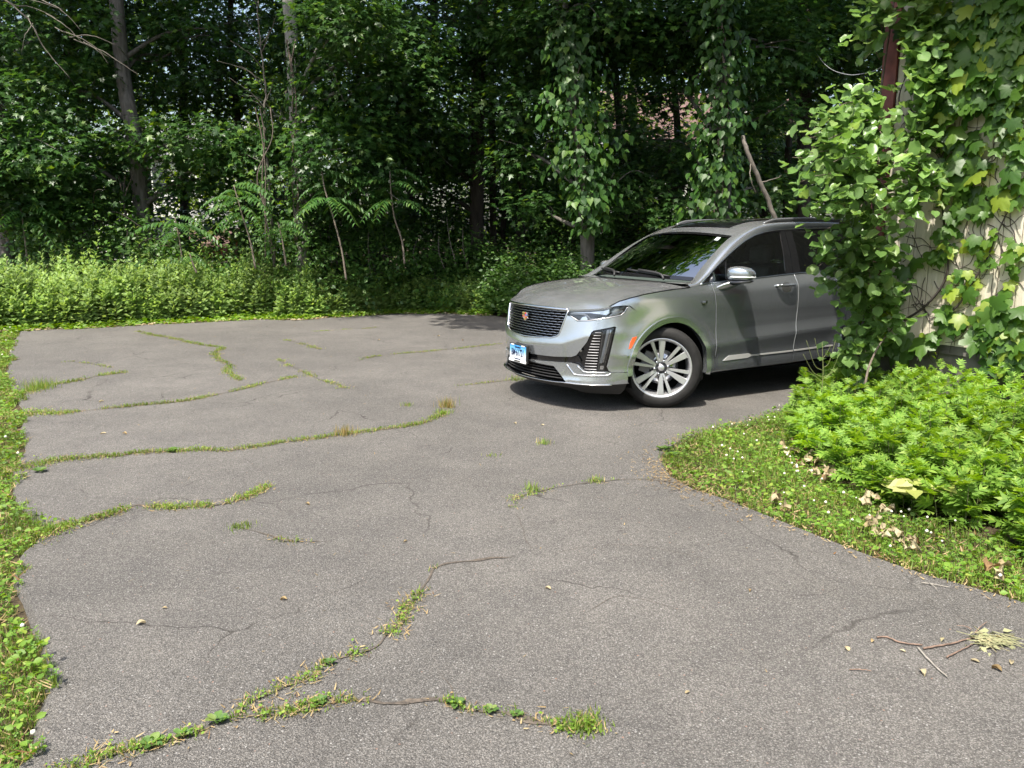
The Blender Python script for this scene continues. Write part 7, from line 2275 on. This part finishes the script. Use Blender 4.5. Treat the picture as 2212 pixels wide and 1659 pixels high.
# plantain rosettes
PLANTM = mat_leaf('plantain_leaf', (.055, .115, .025), (.10, .18, .04), (.16, .22, .06), transl=.25, rough=.5, spec=.35)
def rosette(label, px, size, n=8, mat=PLANTM):
    size *= .58
    c = ground(*px); T = empty('plantain_weed', (c.x, c.y, 0)); tag(T, label, 'weed', 'plantain weeds in the cracks')
    for k in range(n):
        a = k * 2 * math.pi / n + rng.uniform(-.3, .3); d = np.array([math.cos(a), math.sin(a), .30])
        V, F = scatter(OBOV_V, OBOV_F, (d * .02 * size / .1 + np.array([0, 0, .008]))[None], frames((d + rng.normal(0, .1, 3))[None], np.array([[0, 0, 1.0]]) - d[None] * .3), np.array([size * rng.uniform(.7, 1.2)]))
        link('leaf', np_mesh('leaf', V, F, mat), None, T)
for lab, px, s in [('large plantain in the nearest crack', (470, 1560), .055), ('plantain leaves where the nearest crack meets the verge', (330, 1612), .06), ('plantain left along the nearest crack', (395, 1592), .045), ('small plantain in the middle of the nearest crack', (690, 1520), .045), ('small upright weed right along the nearest crack', (985, 1525), .05), ('tiny weed beyond the end of the nearest crack', (1062, 1537), .04), ('last tiny weed on the nearest crack', (1116, 1547), .035), ('small weed on the diagonal crack', (712, 1435), .04), ('flat weed by the left verge near the long crack', (85, 1020), .07), ('small weed on the long crack past its middle', (372, 976), .07), ('weed near the lawn tip', (1432, 972), .09), ('weed at the end of the lawn tip', (1452, 985), .08)]:
    rosette(lab, px, s)
# tawny grass tufts and free tufts
def tuft(label, px, n, h, mat, spread=.03):
    c = ground(*px); P = np.column_stack([rng.normal(c.x, spread, n), rng.normal(c.y, spread, n), np.zeros(n)])
    V, F = blades(P - np.array([c.x, c.y, 0]), h * rng.uniform(.5, 1.2, n), np.full(n, .004), .8)
    o = link('grass_tuft', np_mesh('grass_tuft', V, F, mat)); o.location = (c.x, c.y, .002); tag(o, label, 'grass tuft', 'grass tufts on the driveway', kind='thing')
TAWNY = mat_leaf('tawny_grass', (.22, .17, .05), (.32, .25, .09), (.12, .17, .04), transl=.25, rough=.7, spec=.2, p3=.8)
tuft('tawny dry grass tuft in the middle of the driveway', (965, 880), 150, .10, TAWNY, .04)
tuft('tawny dry grass tuft on the long crack', (745, 940), 110, .09, TAWNY, .045)
tuft('green tuft below the tawny tuft', (955, 893), 120, .05, GRASS, .04)
tuft('small green tuft right of the long crack end', (1175, 959), 60, .05, GRASS)
tuft('tiny green tuft in mid asphalt', (1066, 986), 30, .03, GRASS)
tuft('tiny green tuft beyond the long crack', (880, 877), 50, .05, GRASS)
tuft('green tuft alone on the short crack', (520, 1140), 130, .025, GRASS, .035)
tuft('green tuft ending the nearest crack', (1265, 1567), 320, .026, GRASS, .035)
tuft('green tuft under the car nose', (1115, 821), 90, .06, GRASS, .05)
tuft('two leaf green tuft at mid right crack', (1150, 1060), 60, .06, GRASS, .03)
tuft('small green tuft between the lawn tip and the car', (1290, 1040), 60, .04, GRASS, .03)
tuft('tufty green weed by the left verge between two cracks', (85, 840), 240, .12, GRASS, .09)
# branching seed stalk and the bent stem by the car
def stalk(label, name, paths, mat):
    base = np.array(paths[0][0][0]) * np.array([1, 1, 0]); T = empty(name, tuple(base)); tag(T, label, 'weed stalk')
    for i, (pts, r) in enumerate(paths):
        c = spline(np.array(pts), 5); tube('stem' if i == 0 else 'side_stem', c - base, np.linspace(r, r * .5, len(c)), mat, T, 5)
Y = 6.35
GST = mat_plain('green_stalk', (.16, .19, .06), .7)
stalk('thin branching seed stalk in front of the car sill', 'seed_stalk', [([tp(1775, 850, Y), tp(1778, 800, Y), tp(1776, 740, Y)], .004)] + [([tp(1777, b, Y), tp((1777 + c) / 2, b - 12, Y), tp(c, d, Y)], .0022) for b, c, d in [(815, 1735, 765), (815, 1815, 760), (800, 1742, 735), (795, 1805, 735), (780, 1760, 730), (775, 1795, 745), (825, 1745, 800), (820, 1810, 795)]], GST)
stalk('bare grey vine stem slanting from the mugwort to the house vine', 'bare_vine_stem', [([tp(1868, 835, 6.5), tp(1878, 790, 6.6), tp(1900, 745, 6.8), tp(1935, 700, 7.0)], .011)], STALK)
# bird droppings on the bonnet and roof: small white splashes lying on the paint
